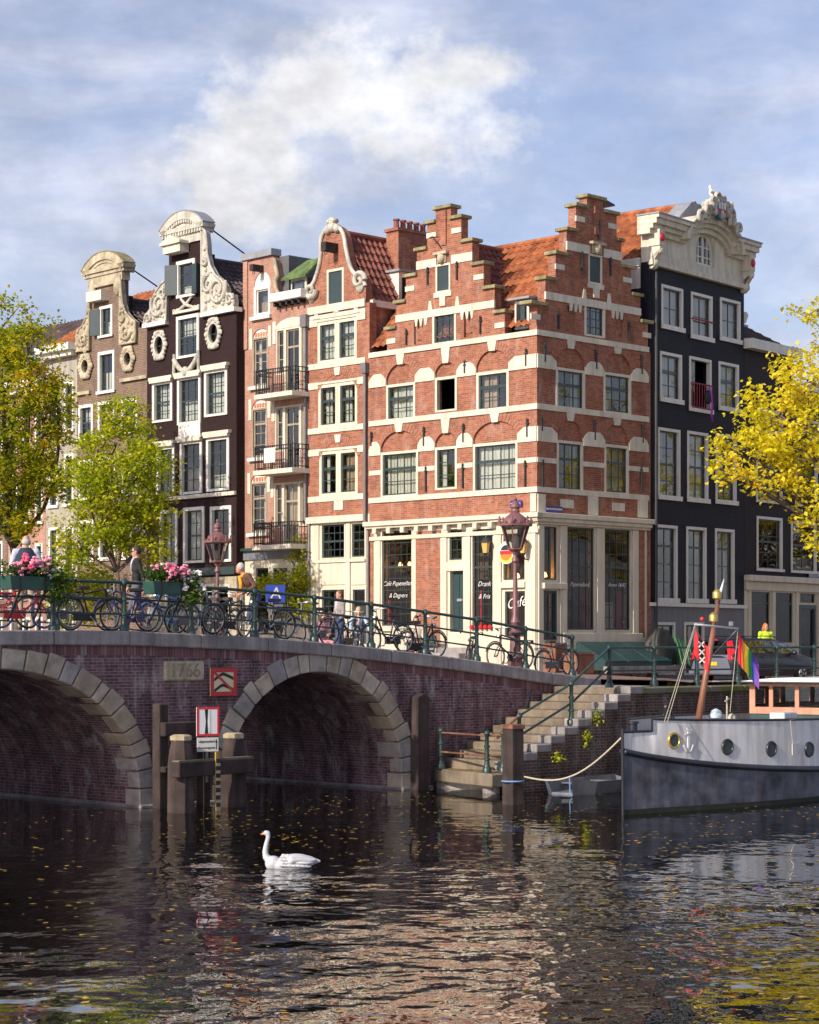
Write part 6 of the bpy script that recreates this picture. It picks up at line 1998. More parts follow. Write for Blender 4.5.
def flower_box(u0, u1, label, fl, seed, whites):
    uc = (u0 + u1) / 2
    z = deck(uc) + .80
    r = uvroot('flower_box', uc, -.1, z, label, 'flower box', 'flower boxes hung on the bridge railing')
    L = (u1 - u0) / 2
    k = MB(); k.prism([(-L, .27), (-L + .04, 0), (L - .04, 0), (L, .27)][::-1], -.2, .16, back=True); k.build('box', MT['box_green'], r, bevel=.01)
    for x in (-L * .55, L * .55):
        k = MB(); k.box(x - .025, x + .025, -.215, -.202, -.02, .28); k.bar((x, -.21, 0), (x, .22, -.6), .04, .03); k.build('bracket', MT['iron'], r)
    rs = np.random.RandomState(seed)
    cs = [(rs.uniform(-L, L), rs.uniform(-.2, .15), .30 + rs.uniform(0, .17)) for i in range(56)]
    cs += [(rs.uniform(L * .75, L + .28) * whites[1], rs.uniform(-.32, .0), .36 - rs.uniform(0, .6)) for i in range(34)]
    leaf_mesh('foliage', cs, 16, .085, .085, rs, r, MT['leaf_plant'], .3)
    for nm, cnt, mt_, xr, zr in (('pink_blossoms', 16, 'petal_pink', (-L * .6, L * .8), (.38, .58)), ('rose_blossoms', 5, 'petal_red', (-L * .3, L * .4), (.46, .62)), ('white_blossoms', whites[0], 'petal_white', (L * .55, L + .3), (.0, .52))):
        k = MB()
        for i in range(cnt):
            c = (rs.uniform(*xr) * (whites[1] if nm[0] == 'w' else 1), rs.uniform(-.3, .0), rs.uniform(*zr))
            for j in range(7):
                d = rs.normal(0, .045, 3); k.ball((c[0] + d[0], c[1] + d[1], c[2] + d[2]), .042, .042, .03, 5, 4)
        if cnt: k.build(nm, MT[mt_], r)
    return r


tpx = lambda px, v=0.0: BR.X(px, v)
flower_box(tpx(1), tpx(47), 'dark green flower box of pink geraniums before the man in the navy vest', 0, 4, (3, 1))
flower_box(tpx(144), tpx(181), 'green flower box spilling pink and white blooms right of the man in the black jacket', 0, 9, (16, 1))

# bicycles
MT['tyre'] = MT['black']
MT['chrome'] = mat('bike_steel', (.5, .5, .5), .3, .1, 5, metal=.9)
MT['bike_black'] = mat('bike_black', (.015, .015, .017), .3, .3)
MT['saddle'] = mat('saddle_leather', (.02, .017, .016), .5, .3)


def bicycle(u, v, z, rz, label, col='bike_black', tyre='tyre', rack=True, sport=False, basket=None, lean=.06, wheel_r=.345, ladies=False):
    r = empty('bicycle', UVW(u, v, z), BR.rz + rz, label, 'bicycle', 'bicycles parked and ridden round the bridge')
    r.rotation_euler = (lean, 0, BR.rz + rz)
    m = MT[col]
    W, xr, xf = wheel_r, -.53, .55
    bb = (-.08, 0, .30); st = (-.24, 0, .80 if not sport else .86); hd0 = (.38, 0, .62); hd1 = (.33, 0, .88)
    k = MB()
    k.tube([bb, st], .019, 7)
    if ladies: k.tube([bb, (.12, 0, .42), hd1], .022, 7); k.tube([(-.15, 0, .5), (.14, 0, .5), hd0], .018, 7)
    else: k.tube([bb, hd0], .021, 7); k.tube([(-.23, 0, .76), hd1], .019, 7)
    k.tube([hd0, hd1], .023, 7)
    for s_ in (-1, 1):
        k.tube([(bb[0], s_ * .04, bb[2]), (xr, s_ * .06, W)], .011, 6); k.tube([(-.22, s_ * .03, .74), (xr, s_ * .06, W)], .010, 6)
        k.tube([hd0, (.42, s_ * .05, .56), (xf, s_ * .055, W)], .013, 6)
    k.build('frame', m, r, smooth=60)
    for x in (xr, xf):
        k = MB(); k.torus((x, 0, W), (0, 1, 0), W - .02, .02, 36, 6); w_ = k.build('wheel', MT[tyre], r, smooth=180)
        k = MB(); k.torus((x, 0, W), (0, 1, 0), W - .045, .011, 36, 5)
        for i in range(18):
            a = 2 * PI * i / 18; k.tube([(x, .02 * (-1) ** i, W), (x + (W - .045) * math.cos(a), 0, W + (W - .045) * math.sin(a))], .0028, 3, False)
        k.build('rim', MT['chrome'], w_, smooth=180)
        k = MB(); k.tube([(x, -.05, W), (x, .05, W)], .022, 7); k.build('hub', MT['chrome'], w_)
        k = MB(); k.torus((x, 0, W), (0, 1, 0), W + .022, .016, 20, 4, *((PI * .95, PI * 1.75) if x < 0 else (PI * 1.25, PI * 1.9)))
        k.build('mudguard', m, w_, smooth=180)
    k = MB()
    if sport: k.tube([(.36, -.2, .93), (.42, -.2, .98), (.33, -.03, .97), (.33, .03, .97), (.42, .2, .98), (.36, .2, .93)], .014, 6)
    else: k.tube([(.10, -.3, 1.02), (.2, -.29, 1.06), (.33, -.12, 1.05), (.33, .12, 1.05), (.2, .29, 1.06), (.10, .3, 1.02)], .013, 6)
    k.tube([hd1, (.33, 0, 1.05)], .015, 6)
    hb = k.build('handlebar', MT['chrome'], r, smooth=60)
    k = MB(); k.tube([(.2, -.29, 1.06), (.06, -.31, 1.01)], .019, 6); k.build('grip', MT['black'], hb); k = MB(); k.tube([(.2, .29, 1.06), (.06, .31, 1.01)], .019, 6); k.build('grip', MT['black'], hb)
    k = MB(); k.loft([[(x, y * w_, z_ + .0) for (y, z_) in ((-1, 0), (-.8, .05), (0, .065), (.8, .05), (1, 0), (0, -.02))] for x, w_, z_ in ((-.4, .095, 0), (-.3, .1, 0), (-.2, .06, 0), (-.08, .022, .0))])
    k.v = [(p[0], p[1], p[2] + .88) for p in k.v]; k.tube([st, (-.26, 0, .88)], .014, 6)
    k.build('saddle', MT['saddle'], r, smooth=60)
    k = MB(); k.torus((bb[0], -.05, bb[2]), (0, 1, 0), .09, .008, 18, 4); k.tube([(bb[0], -.08, bb[2]), (bb[0] + .12, -.1, bb[2] - .12)], .01, 5); k.tube([(bb[0], .08, bb[2]), (bb[0] - .12, .1, bb[2] + .12)], .01, 5); k.tube([(bb[0], -.09, bb[2]), (bb[0], .09, bb[2])], .02, 6)
    k.box(bb[0] + .08, bb[0] + .17, -.19, -.1, bb[2] - .14, bb[2] - .115); k.box(bb[0] - .17, bb[0] - .08, .1, .19, bb[2] + .115, bb[2] + .14)
    k.build('crankset', MT['chrome'], r, smooth=50)
    k = MB(); k.box(xr + .02, bb[0] + .12, -.068, -.052, bb[2] - .09, bb[2] + .09); k.build('chain_guard', m, r, bevel=.008)
    if rack:
        k = MB()
        for s_ in (-.06, 0, .06): k.tube([(-.30, s_, .745), (-.82, s_, .735)], .008, 5)
        for s_ in (-1, 1): k.tube([(-.70, s_ * .06, .735), (xr, s_ * .065, W)], .008, 5)
        k.tube([(-.82, -.06, .735), (-.82, .06, .735)], .008, 5); k.box(-.86, -.83, -.04, .04, .68, .74)
        k.build('luggage_rack', MT['chrome'] if sport else m, r, smooth=60)
    k = MB(); k.lathe([(.02, -.05), (.045, -.02), (.05, .03), (.02, .05)], (0, 0, 0), 10); h_ = k.build('headlamp', MT['chrome'], r, smooth=60); h_.rotation_euler = (0, R(90), 0); h_.location = (.42, 0, .84)
    if basket:
        k = MB()
        for i in range(9):
            t = i / 8
            for (a, b) in (((.42, -.2 + .4 * t, .8), (.42, -.22 + .44 * t, 1.06)), ((.78, -.2 + .4 * t, .8), (.8, -.22 + .44 * t, 1.06)), ((.42 + .36 * t, -.2, .8), (.42 + .38 * t, -.22, 1.06)), ((.42 + .36 * t, .2, .8), (.42 + .38 * t, .22, 1.06))): k.tube([a, b], .006, 4, False)
        for z_ in (.8, .93, 1.06): k.tube([(.42, -.21, z_), (.79, -.21, z_), (.79, .21, z_), (.42, .21, z_), (.42, -.21, z_)], .008, 4)
        k.build('basket', MT['iron'], r)
    return r


MT['bike_red'] = mat('bike_red', (.5, .02, .03), .3, .2); MT['bike_blue'] = mat('bike_blue', (.03, .24, .6), .3, .2); MT['bike_purple'] = mat('bike_purple', (.06, .05, .2), .3, .2); MT['tyre_blue'] = mat('blue_tyre', (.05, .12, .42), .6, .2)
MT['bike_grey'] = mat('bike_grey', (.12, .125, .13), .35, .2); MT['bike_green'] = mat('bike_green', (.02, .06, .04), .35, .2); MT['wheel_brown'] = mat('brown_tyre', (.2, .1, .05), .6, .2)
nb = lambda px, v: BR.X(px, v)
for (px, v, flip, lab, kw) in (
        (22, 1.5, 0, 'red bicycle with blue tyres beside the man in the navy vest', dict(col='bike_red', tyre='tyre_blue')),
        (91, .72, 0, 'black town bicycle leaning on the railing between the flower boxes', dict()),
        (50, 1.6, PI, 'dark bicycle half hidden behind the first flower box', dict(col='bike_grey')),
        (128, 1.5, PI, 'purple-framed bicycle behind the legs of the man in the black jacket', dict(col='bike_purple')),
        (171, 2.4, PI, 'bright blue sports bicycle under the flower box with white blooms', dict(col='bike_blue', sport=True, rack=False)),
        (194, 2.0, 0, 'grey bicycle parked just right of the bright blue one', dict(col='bike_grey', sport=True)),
        (232, 2.6, .35, 'black bicycle standing behind the grey-haired man', dict()),
        (221, 3.2, .3, 'black bicycle next to the grey-haired man, left of the others', dict(col='bike_green')),
        (267, 1.0, PI, 'black bicycle with pale rims in front of the blue notice board', dict(col='bike_black')),
        (313, 2.6, PI, 'grey bicycle held by the man in the grey jacket', dict(col='bike_grey')),
        (349, 3.6, .5, 'small dark bicycle between the grey-jacketed man and the cyclist', dict()),
        (421, 2.0, 0, 'black bicycle parked beside the person with a hair bun', dict(ladies=True)),
        (388, 1.2, PI, 'black ladies bicycle leaning left of the person with a hair bun', dict(ladies=True)),
        (511, .75, PI, 'black bicycle with brown wheels leaning at the street lamp', dict(tyre='wheel_brown')),
        (556, 1.3, 0, 'dark bicycle beside the wooden planters right of the street lamp', dict(col='bike_grey')),
        (470, 3.6, .9, 'dark bicycle in front of the cafe window by the stoop', dict())):
    u = nb(px, v)
    z = hdeck(u, v) if u < 15 else hstreet(u, v)
    bicycle(u, v, z + .005, flip, lab, **kw)

# blue notice board
u = nb(275, 4.5)
r = uvroot('notice_board', u, 4.5, hdeck(u, 4.5), 'blue notice board with a white letter A standing behind the bicycles', 'sign', rz=-R(30))
MT['sign_blue'] = mat('sign_blue', (.03, .07, .42), .5, .1)
k = MB(); k.box(-.03, .03, -.03, .03, 0, 1.35); k.box(-.3, .3, -.3, .3, 0, .05); k.build('stand', MT['iron'], r)
bd = MB().box(-.24, .24, -.06, -.03, 1.12, 1.56).build('board', MT['sign_blue'], r)
textmesh('A', .42, MT['white'], 'letter', parent=bd, loc=(0, -.064, 1.34), shear=.1)
MB().box(-.2, .2, -.06, -.03, .9, 1.08).build('lower_panel', MT['grey_plinth'], r)

# cellar hatch, stoop, planters, bench and crates before the corner house
def frroot(F, name, x, y, z, label, cat, group=None):
    w_ = F.W(x, y); return empty(name, (w_[0], w_[1], z), F.rz, label, cat, group)


x0, x1 = FR.X(574), FR.X(641)
r = frroot(FR, 'cellar_hatch', x0, -.1, 2.6, 'sloping teal cellar hatch under the right cafe windows', 'hatch')
w_ = x1 - x0
k = MB(); k.add([(0, 0, 0), (w_, 0, 0), (w_, 0, .88), (0, 0, .88), (0, -1.2, 0), (w_, -1.2, 0), (w_, -1.2, .25), (0, -1.2, .25)], [(4, 5, 6, 7), (7, 6, 2, 3), (0, 4, 7, 3), (1, 2, 6, 5)]); k.build('cover', MT['teal'], r)
for i in range(3):
    x = w_ * (i + .5) / 3
    k = MB()
    n = Vector((0, -.63, 1.2)).normalized()
    k.obox((x, -.6 + n.y * .02, .565 + n.z * .02), (1, 0, 0), (0, 1.2, .63), n, w_ / 6 - .04, .66, .02); k.build('panel', MT['teal'], r)
k = MB(); k.box(-.1, w_ + .1, -1.45, -1.2, -.1, .12); k.build('kerb_stone', MT['stone_grey'], r)
x0, x1 = FL.X(430), FL.X(476)
r = frroot(FL, 'stone_stoop', x0, -.1, 2.6, 'dark stone stoop of four steps before the teal cafe door', 'steps')
w_ = x1 - x0
for i in range(4): MB().box(0, w_, -.35 * (4 - i), -.35 * (3 - i) if i < 3 else 0, -.2, .18 * (i + 1)).build('step', MT['stone_grey'], r, bevel=.02)
MT['plank'] = mat('brown_planks', (.26, .10, .05), .7, .3, 3, streak=.4)
for (px, v, lab, w_, h_) in ((555, 5.4, 'tall red-brown wooden planter by the cafe corner', .55, .8), (579, 4.4, 'low orange-brown wooden planter right of the bicycles', .8, .55)):
    u = nb(px, v); r = uvroot('wooden_planter', u, v, hstreet(u, v), lab, 'planter', 'wooden planters by the cafe')
    k = MB(); k.box(-w_ / 2, w_ / 2, -.25, .25, 0, h_); k.build('tub', MT['plank'], r, bevel=.015)
    k = MB(); k.box(-w_ / 2 - .02, w_ / 2 + .02, -.27, .27, h_, h_ + .04); k.build('rim', MT['plank'], r, bevel=.01)
    k = MB(); k.box(-w_ / 2 + .04, w_ / 2 - .04, -.21, .21, h_ + .041, h_ + .06); k.build('soil', MT['wood'], r)
u = nb(388, 6.0)
for (px, v, lab, L_) in ((388, 5.5, 'salmon painted bench box before the left cafe window', 1.5), (432, 5.6, 'salmon painted bench box beside the stoop', 1.2)):
    u = nb(px, v); z = (hdeck(u, min(v, 7)) if u < 15 else hstreet(u, v))
    r = uvroot('bench_box', u, v, z, lab, 'bench', 'salmon bench boxes by the cafe', rz=-R(90))
    k = MB(); k.box(-L_ / 2, L_ / 2, -.22, .22, 0, .42); k.build('box', MT['terracotta'], r, bevel=.015)
    k = MB(); k.box(-L_ / 2 - .03, L_ / 2 + .03, -.25, .25, .42, .46); k.build('seat', MT['terracotta'], r, bevel=.01)
r = frroot(FL, 'garden_bench', FL.X(433), -.75, 2.75, 'dark green bench against the brick panel left of the cafe door', 'bench')
for x in (-.62, .62):
    k = MB(); k.tube([(x, .1, 0), (x, .22, .95)], .025, 6); k.tube([(x, -.35, 0), (x, -.35, .45), (x, .12, .45)], .025, 6); k.build('leg', MT['iron_green'], r)
k = MB()
for i in range(3): k.box(-.68, .68, -.36 + i * .16, -.22 + i * .16, .46, .49)
k.build('seat', MT['teal'], r)
k = MB(); k.box(-.68, .68, .17, .2, .62, .76); k.box(-.68, .68, .19, .22, .82, .96); k.box(-.62, -.58, .15, .19, .49, .96); k.build('backrest', MT['teal'], r)
# round hanging sign and lanterns on the cafe
r = frroot(FL, 'round_sign', FL.X(514.5), -.35, FL.L(514.5, 553)[1] + 2.75, 'round white and orange brewery sign hanging over the cafe entrance', 'sign')
k = MB(); k.lathe([(.02, -.04), (.36, -.04), (.36, .04), (.02, .04)], (0, 0, 0), 28); sd = k.build('rim', MT['white'], r, smooth=40); sd.rotation_euler = (R(90), 0, 0)
MT['orange'] = mat('orange_paint', (.75, .18, .03), .5, .1); MT['yellow'] = mat('yellow_paint', (.75, .5, .05), .5, .1); MT['red'] = mat('red_paint', (.6, .02, .03), .45, .15)
def disc_part(a0, a1, rr, y, m, nm, par):
    k = MB(); P_ = [(rr * math.cos(a0 + (a1 - a0) * i / 16), rr * math.sin(a0 + (a1 - a0) * i / 16)) for i in range(17)]
    k.prism(P_, y, y + .01); return k.build(nm, MT[m], par)
disc_part(R(200), R(340), .32, -.055, 'yellow', 'lower_field', r); disc_part(R(185), R(355), .25, -.06, 'orange', 'centre_field', r); disc_part(R(20), R(160), .24, -.055, 'iron', 'upper_field', r)
k = MB(); k.box(-.24, .24, -.07, -.05, -.05, .06); k.build('band', MT['red'], r)
k = MB(); k.tube([(0, .3, .5), (0, 0, .5), (0, 0, .34)], .018, 6); k.build('bracket', MT['iron'], r)
MT['amber'] = mat('amber_glass', (.62, .38, .10), .3, .1)
for (px, lab) in ((492, 'amber wall lantern left of the round sign'), (529.5, 'amber wall lantern right of the round sign')):
    x, z = FL.L(px, 547)
    r = frroot(FL, 'wall_lantern', x, -.3, z + 2.75, lab, 'lantern', 'amber lanterns at the cafe corner')
    k = MB(); k.lathe([(.09, -.2), (.14, .12), (.14, .13)], (0, 0, 0), 6); k.build('glass', MT['amber'], r)
    k = MB(); k.lathe([(.18, .13), (.1, .24), (.03, .3), (.01, .36)], (0, 0, 0), 6); k.lathe([(.05, -.27), (.1, -.2)], (0, 0, 0), 6); k.tube([(0, 0, -.25), (0, .1, -.4), (0, .26, -.4)], .018, 6); k.build('cap', MT['iron'], r)
MT['bar_wood'] = mat('bar_wood', (.22, .11, .05), .6, .4, 2, streak=.4)
for H_, a_, b_ in ((HL, HL.F.X(378), -1.7), (HR, 1.7, XR - .35)): H_.part(MB().box(a_, b_, 1.3, 1.5, .3, zsh - .9), 'bar_wall', 'bar_wood')
# street signs and painted window lettering (parts of the house they are fixed to)
MT['sign_purple'] = mat('sign_purple', (.06, .045, .22), .4, .1)
def street_sign(H, px0, px1, py, txt):
    x0, x1 = H.F.X(px0), H.F.X(px1); z = H.F.L((px0 + px1) / 2, py)[1]
    o = H.part(MB().box(x0, x1, -.075, -.055, z - .1, z + .1), 'street_sign', 'sign_purple')
    textmesh(txt, (x1 - x0) / len(txt) * 1.42, MT['white'], 'lettering', parent=o, loc=((x0 + x1) / 2, -.08, z + .0))
street_sign(HR, 544.5, 561, 509.5, 'BROUWERSGRACHT')
street_sign(HL, 511.5, 523, 503.5, 'PRINSENGRACHT')
street_sign(HE, 807, 830, 576.5, 'BROUWERSGRACHT')
MT['sign_white_l'] = mat('window_white', (.62, .62, .62), .6, .1)
def lettering(H, px, py, txt, size, nm='window_lettering', shear=.35, rot=0):
    x, z = H.F.L(px, py)
    o = textmesh(txt, size * .9, MT['sign_white_l'], nm, shear=shear, loc=(0, 0, 0), rot=rot, bold=-.0015)
    o.data.transform(Matrix.Translation((x, .058, z)))
    o.parent = H.root
    if H.xf: o.location = (H.xf[0], H.xf[1], 0); o.rotation_euler = (0, 0, H.xf[2])
lettering(HL, 397, 583.5, 'Café Papeneiland', .235); lettering(HL, 397, 595.5, '& Dagvers', .23)
lettering(HL, 483, 584, 'Drank', .25); lettering(HL, 483, 596.5, '& Fris', .24)
lettering(HL, 515, 603, 'Café', .5, rot=-.15)
lettering(HR, 581, 584.5, 'Papeneiland', .22); lettering(HR, 618, 585, 'Anno 1642', .22)
# red curtains, cloths and lamps inside the cafe
for (px0, px1, y0, y1, m_) in ((589, 594.5, 588, 630, 'curtain_red'), (619.5, 627, 591, 630, 'curtain_red'), (605, 618, 602, 630, 'curtain')):
    xa, xb2, z0, z1 = HR.rect((px0, px1, y0, y1))
    k = MB(); k.grid(lambda a, c: (xa + (xb2 - xa) * a, .22 + .02 * math.sin(a * 30), z0 + (z1 - z0) * c), 14, 3); HR.part(k, 'curtain', m_, smooth=180)
for (px0, px1, y0, y1) in ((383, 386.5, 600, 627), (474.5, 478, 590, 627)):
    xa, xb2, z0, z1 = HL.rect((px0, px1, y0, y1))
    k = MB(); k.grid(lambda a, c: (xa + (xb2 - xa) * a, .22 + .02 * math.sin(a * 30), z0 + (z1 - z0) * c), 10, 3); HL.part(k, 'curtain', 'curtain_red', smooth=180)
MT['warm_lamp'] = emitmat('warm_lamp', (1, .45, .12), 9)
for (H, px, py) in ((HR, 546.5, 570), (HR, 552, 569.5), (HR, 555.5, 575), (HL, 391, 565), (HL, 400, 564.5), (HL, 405, 570.5), (HL, 508, 576), (HL, 522, 577)):
    x, z = H.F.L(px, py); H.part(MB().lathe([(.03, .1), (.07, .02), (.08, -.04), (.02, -.06)], (x, .45, z), 8), 'pendant_lamp', 'warm_lamp')
MT['bottle'] = mat('bottles', (.06, .045, .02), .2, .6, 8)
for H, a, b, yy in ((HL, 383, 411, (570, 590)), (HL, 473, 492, (575,)), (HR, 568, 593, (575, 600)), (HR, 605, 629, (577,))):
    for y_ in yy:
        xa, xb2 = H.F.X(a), H.F.X(b); z = H.F.L((a + b) / 2, y_)[1]
        k = MB(); k.box(xa, xb2, .5, .75, z - .04, z)
        x = xa + .05
        while x < xb2: k.lathe([(.035, z), (.035, z + .16), (.012, z + .21), (.012, z + .28)], (x, .6, 0), 6); x += .1
        H.part(k, 'bottle_shelf', 'bottle')
for i in range(5):
    x, z = FL.L(473.5 + i * 4.6, 629)
    HL.part(MB().lathe([(.02, -.02), (.07, .03), (.075, .09), (.03, .13)], (x, -.1, z), 8), 'red_glass_lamp', 'red')
# black covered bundle with green straps by the house corner
u_, v_ = FR.W(FR.X(645), -.7), None
r = empty('covered_scooter', (u_[0], u_[1], 2.75), FR.rz, 'black tarpaulin bundle with green straps where the brick and black houses meet', 'scooter')
k = MB()
def tarp(a, c):
    th, ph = 2 * PI * a, PI * .5 * c
    rr = 1 + .35 * mnoise.noise(Vector((math.cos(th) * 2.2, math.sin(th) * 2.2, c * 3))) + .12 * mnoise.noise(Vector((math.cos(th) * 6, math.sin(th) * 6, c * 8)))
    return (.72 * rr * math.cos(th) * math.cos(ph) ** .7, .4 * rr * math.sin(th) * math.cos(ph) ** .7, 1.15 * math.sin(ph) ** 1.2 * (1 + .25 * math.cos(th + 2.4) * math.cos(ph)) * (.9 + .1 * rr))
k.grid(tarp, 28, 10); k.build('tarpaulin', MT['black'], r, smooth=180)
MT['strap_green'] = mat('green_strap', (.05, .35, .06), .5, .2)
for i in range(4):
    k = MB(); x = .1 + i * .2; k.tube([(x, -.42, 1.05 - i * .12), (x + .16, -.5, .55), (x + .28, -.55, .03)], .018, 5); k.build('strap', MT['strap_green'], r)
for s_ in (-.5, .6): k = MB(); k.torus((s_, 0, .22), (0, 1, 0), .18, .06, 20, 6); k.build('wheel', MT['tyre'], r, smooth=180)

# signs on the bridge, dolphin and gauge
q0, q1 = BR.L(208, 696), BR.L(234, 668)
cx_, cz_ = (q0[0] + q1[0]) / 2, (q0[1] + q1[1]) / 2; hs_ = (q1[1] - q0[1]) / 2
r = uvroot('waterway_sign', cx_, -.06, cz_, 'square red-edged sign with two black waves and a red slash on the bridge', 'sign')
hw = (q1[0] - q0[0]) / 2
MT['sign_cream'] = mat('sign_cream', (.62, .58, .36), .5, .05); MT['sign_red'] = mat('sign_red', (.5, .02, .035), .45, .1); MT['sign_white'] = mat('sign_white', (.66, .67, .7), .4, .05); MT['ink'] = mat('ink_black', (.012, .012, .014), .5, .1)
MB().box(-hw, hw, -.03, 0, -hs_, hs_).build('plate', MT['sign_cream'], r)
k = MB(); e = .09; k.prism([(-hw, -hs_), (hw, -hs_), (hw, hs_), (-hw, hs_)], -.036, -.028, [[(-hw + e, -hs_ + e), (hw - e, -hs_ + e), (hw - e, hs_ - e), (-hw + e, hs_ - e)]]); k.build('border', MT['sign_red'], r)
for zc_ in (.11, -.13):
    up = [(-hw * .72, zc_ - .06), (-hw * .2, zc_ + .05), (hw * .1, zc_ + .05), (hw * .72, zc_ - .035)]; U = smoothpoly(up, 5); k = MB(); k.prism([(p[0], p[1] - .034) for p in U] + [(p[0], p[1] + .034) for p in U[::-1]], -.036, -.028); k.build('wave', MT['ink'], r)
k = MB(); k.bar((-hw + .06, -.042, hs_ - .06), (hw - .06, -.042, -hs_ + .06), .012, .05, up=(0, 0, 1)); k.build('slash', MT['sign_red'], r)

du = lambda px, v: BR.X(px, v)
r = uvroot('mooring_dolphin', 1.1, -1.2, 0, 'old timber dolphin of two capped posts and a beam in front of the bridge pier', 'dolphin')
MT['post_cap'] = mat('pale_post_cap', (.36, .30, .20), .8, .3, 6)
PZ = []
for (px, v, yt) in ((181, -1.5, 737), (233.5, -1.1, 735)):
    x, z = BR.L(px, yt, v); x -= 1.1
    k = MB(); k.lathe([(.3, -1.2), (.28, z - .55), (.24, z - .25), (.2, z - .08)], (x, v + 1.2, 0), 8); k.build('post', MT['wood'], r, smooth=35)
    k = MB(); k.lathe([(.2, z - .08), (.23, z - .06), (.23, z + .02), (.16, z + .05)], (x, v + 1.2, 0), 8); k.build('cap', MT['post_cap'], r)
    PZ.append((x, v + 1.2))
zb1, zb0 = BR.L(212, 759.5, -1.6)[1], BR.L(212, 775, -1.6)[1]
a, b = BR.X(174, -1.75) - 1.1, BR.X(249, -1.4) - 1.1
k = MB(); k.obox(((a + b) / 2, -.42, (zb0 + zb1) / 2), (b - a, .3, 0), (-.3, b - a, 0), (0, 0, 1), (b - a) / 2, .12, (zb1 - zb0) / 2); k.build('beam', MT['wood'], r, bevel=.02)
k = MB(); k.obox(((a + b) / 2, -.42, zb1 + .012), (b - a, .3, 0), (-.3, b - a, 0), (0, 0, 1), (b - a) / 2 - .02, .09, .012); k.build('moss', MT['moss'], r)
zt = BR.L(164, 704, -.5)[1]
k = MB(); x = BR.X(161, -.4) - 1.1; k.box(x - .12, x + .12, .7, .95, -1, zt); k.build('rear_post', MT['wood'], r, bevel=.02)
k = MB(); x2 = BR.X(204, -.4) - 1.1; k.box(x2 - .1, x2 + .1, .7, .95, -1, zt - .3); k.build('rear_post', MT['wood'], r, bevel=.02)
z1, z0 = BR.L(178, 722, -.6)[1], BR.L(178, 736, -.6)[1]
k = MB(); k.box(x - .12, x2 + .1, .52, .69, z0, z1); k.build('rear_beam', MT['wood'], r, bevel=.02)
z1, z0 = BR.L(178, 766, -.6)[1], BR.L(178, 772, -.6)[1]
k = MB(); k.box(x - .12, x2 + .1, .52, .69, z0, z1); k.build('rear_beam', MT['wood'], r, bevel=.02)
# narrow passage sign with its text board
px_, v_ = 207.5, -1.35
x, zc_ = BR.L(px_, 721.5, v_)
r = uvroot('passage_sign', x, v_, zc_, 'white red-edged sign with a black bar over a text board on the dolphin', 'sign', rz=-R(14))
hw, hh = .255, .30
pl = MB().box(-hw, hw, -.025, 0, -hh, hh).build('plate', MT['sign_white'], r)
k = MB(); e = .045; k.prism([(-hw, -hh), (hw, -hh), (hw, hh), (-hw, hh)], -.031, -.02, [[(-hw + e, -hh + e), (hw - e, -hh + e), (hw - e, hh - e), (-hw + e, hh - e)]]); k.build('border', MT['sign_red'], r)
k = MB(); k.prism([(-.075, -hh + .05), (.0, -hh + .05), (-.02, 0), (.0, hh - .05), (-.075, hh - .05), (-.05, 0)], -.031, -.024); k.build('bar', MT['ink'], r)
k = MB(); k.prism([(.012, -hh + .06), (.05, -hh + .06), (.05, hh - .06), (.012, hh - .06)], -.0315, -.024); k.build('bar', MT['white'], r)
tb = MB().box(-.24, .24, -.02, 0, -hh - .32, -hh - .03).build('text_board', MT['white'], r)
textmesh('uitgezonderd', .068, MT['ink'], 'lettering', parent=tb, loc=(-.03, -.024, -hh - .11), ext=.002); textmesh('Brouwersgracht', .058, MT['ink'], 'lettering', parent=tb, loc=(-.03, -.024, -hh - .24), ext=.002)
k = MB(); k.prism([(.185, -hh - .28), (.2, -hh - .28), (.2, -hh - .14), (.215, -hh - .14), (.1925, -hh - .06), (.17, -hh - .14), (.185, -hh - .14)], -.025, -.02); k.build('arrow', MT['ink'], tb)
k = MB(); k.tube([(0, .03, -1.25), (0, .03, hh)], .03, 8); k.build('pole', MT['lead'], r)
MT['gauge_yellow'] = mat('gauge_yellow', (.42, .30, .05), .6, .3, 6, streak=.5)
x, z1 = BR.L(217.5, 752, -1.75); k = MB(); k.box(-.055, .055, -.02, .02, -1.2, z1)
r = uvroot('depth_gauge', x, -1.75, 0, 'yellow and white striped depth gauge fixed to the timber dolphin', 'gauge')
k.build('staff', MT['gauge_yellow'], r)
k = MB(); z = .02
e_ = []
while z < z1 - .28: e_.append(z); z += .15
for z in e_: k = MB(); k.box(-.058, .058, -.026, -.021, z, z + .06); k.build('mark', MT['post_cap'], r)
for z in e_: k = MB(); k.box(-.058, .058, -.026, -.021, z + .061, z + .149); k.build('mark', MT['wood'], r)
# mooring post and ropes
MT['rope'] = mat('rope', (.42, .38, .30), .9, .2, 20); MT['rope_blue'] = mat('blue_rope', (.12, .22, .42), .8, .2, 20)
yp = EYE * FPX / (804 - HOR); xp_ = (513 - CX) / FPX * yp
zt = EYE + (HOR - 729) / FPX * yp
r = empty('mooring_post', (xp_, yp, 0), R(38), 'square timber mooring post with a rusty top standing in the water before the steps', 'post')
k = MB(); k.box(-.17, .17, -.17, .17, -1.2, zt); k.build('post', MT['wood'], r, bevel=.02)
k = MB(); k.box(-.19, .19, -.19, .19, zt, zt + .1); k.build('cap', MT['rusty'], r, bevel=.015)
zr_ = EYE + (HOR - 781) / FPX * yp
k = MB(); k.torus((0, 0, zr_), (0, 0, 1), .235, .022, 20, 5); k.build('rope_loop', MT['rope_blue'], r, smooth=180)
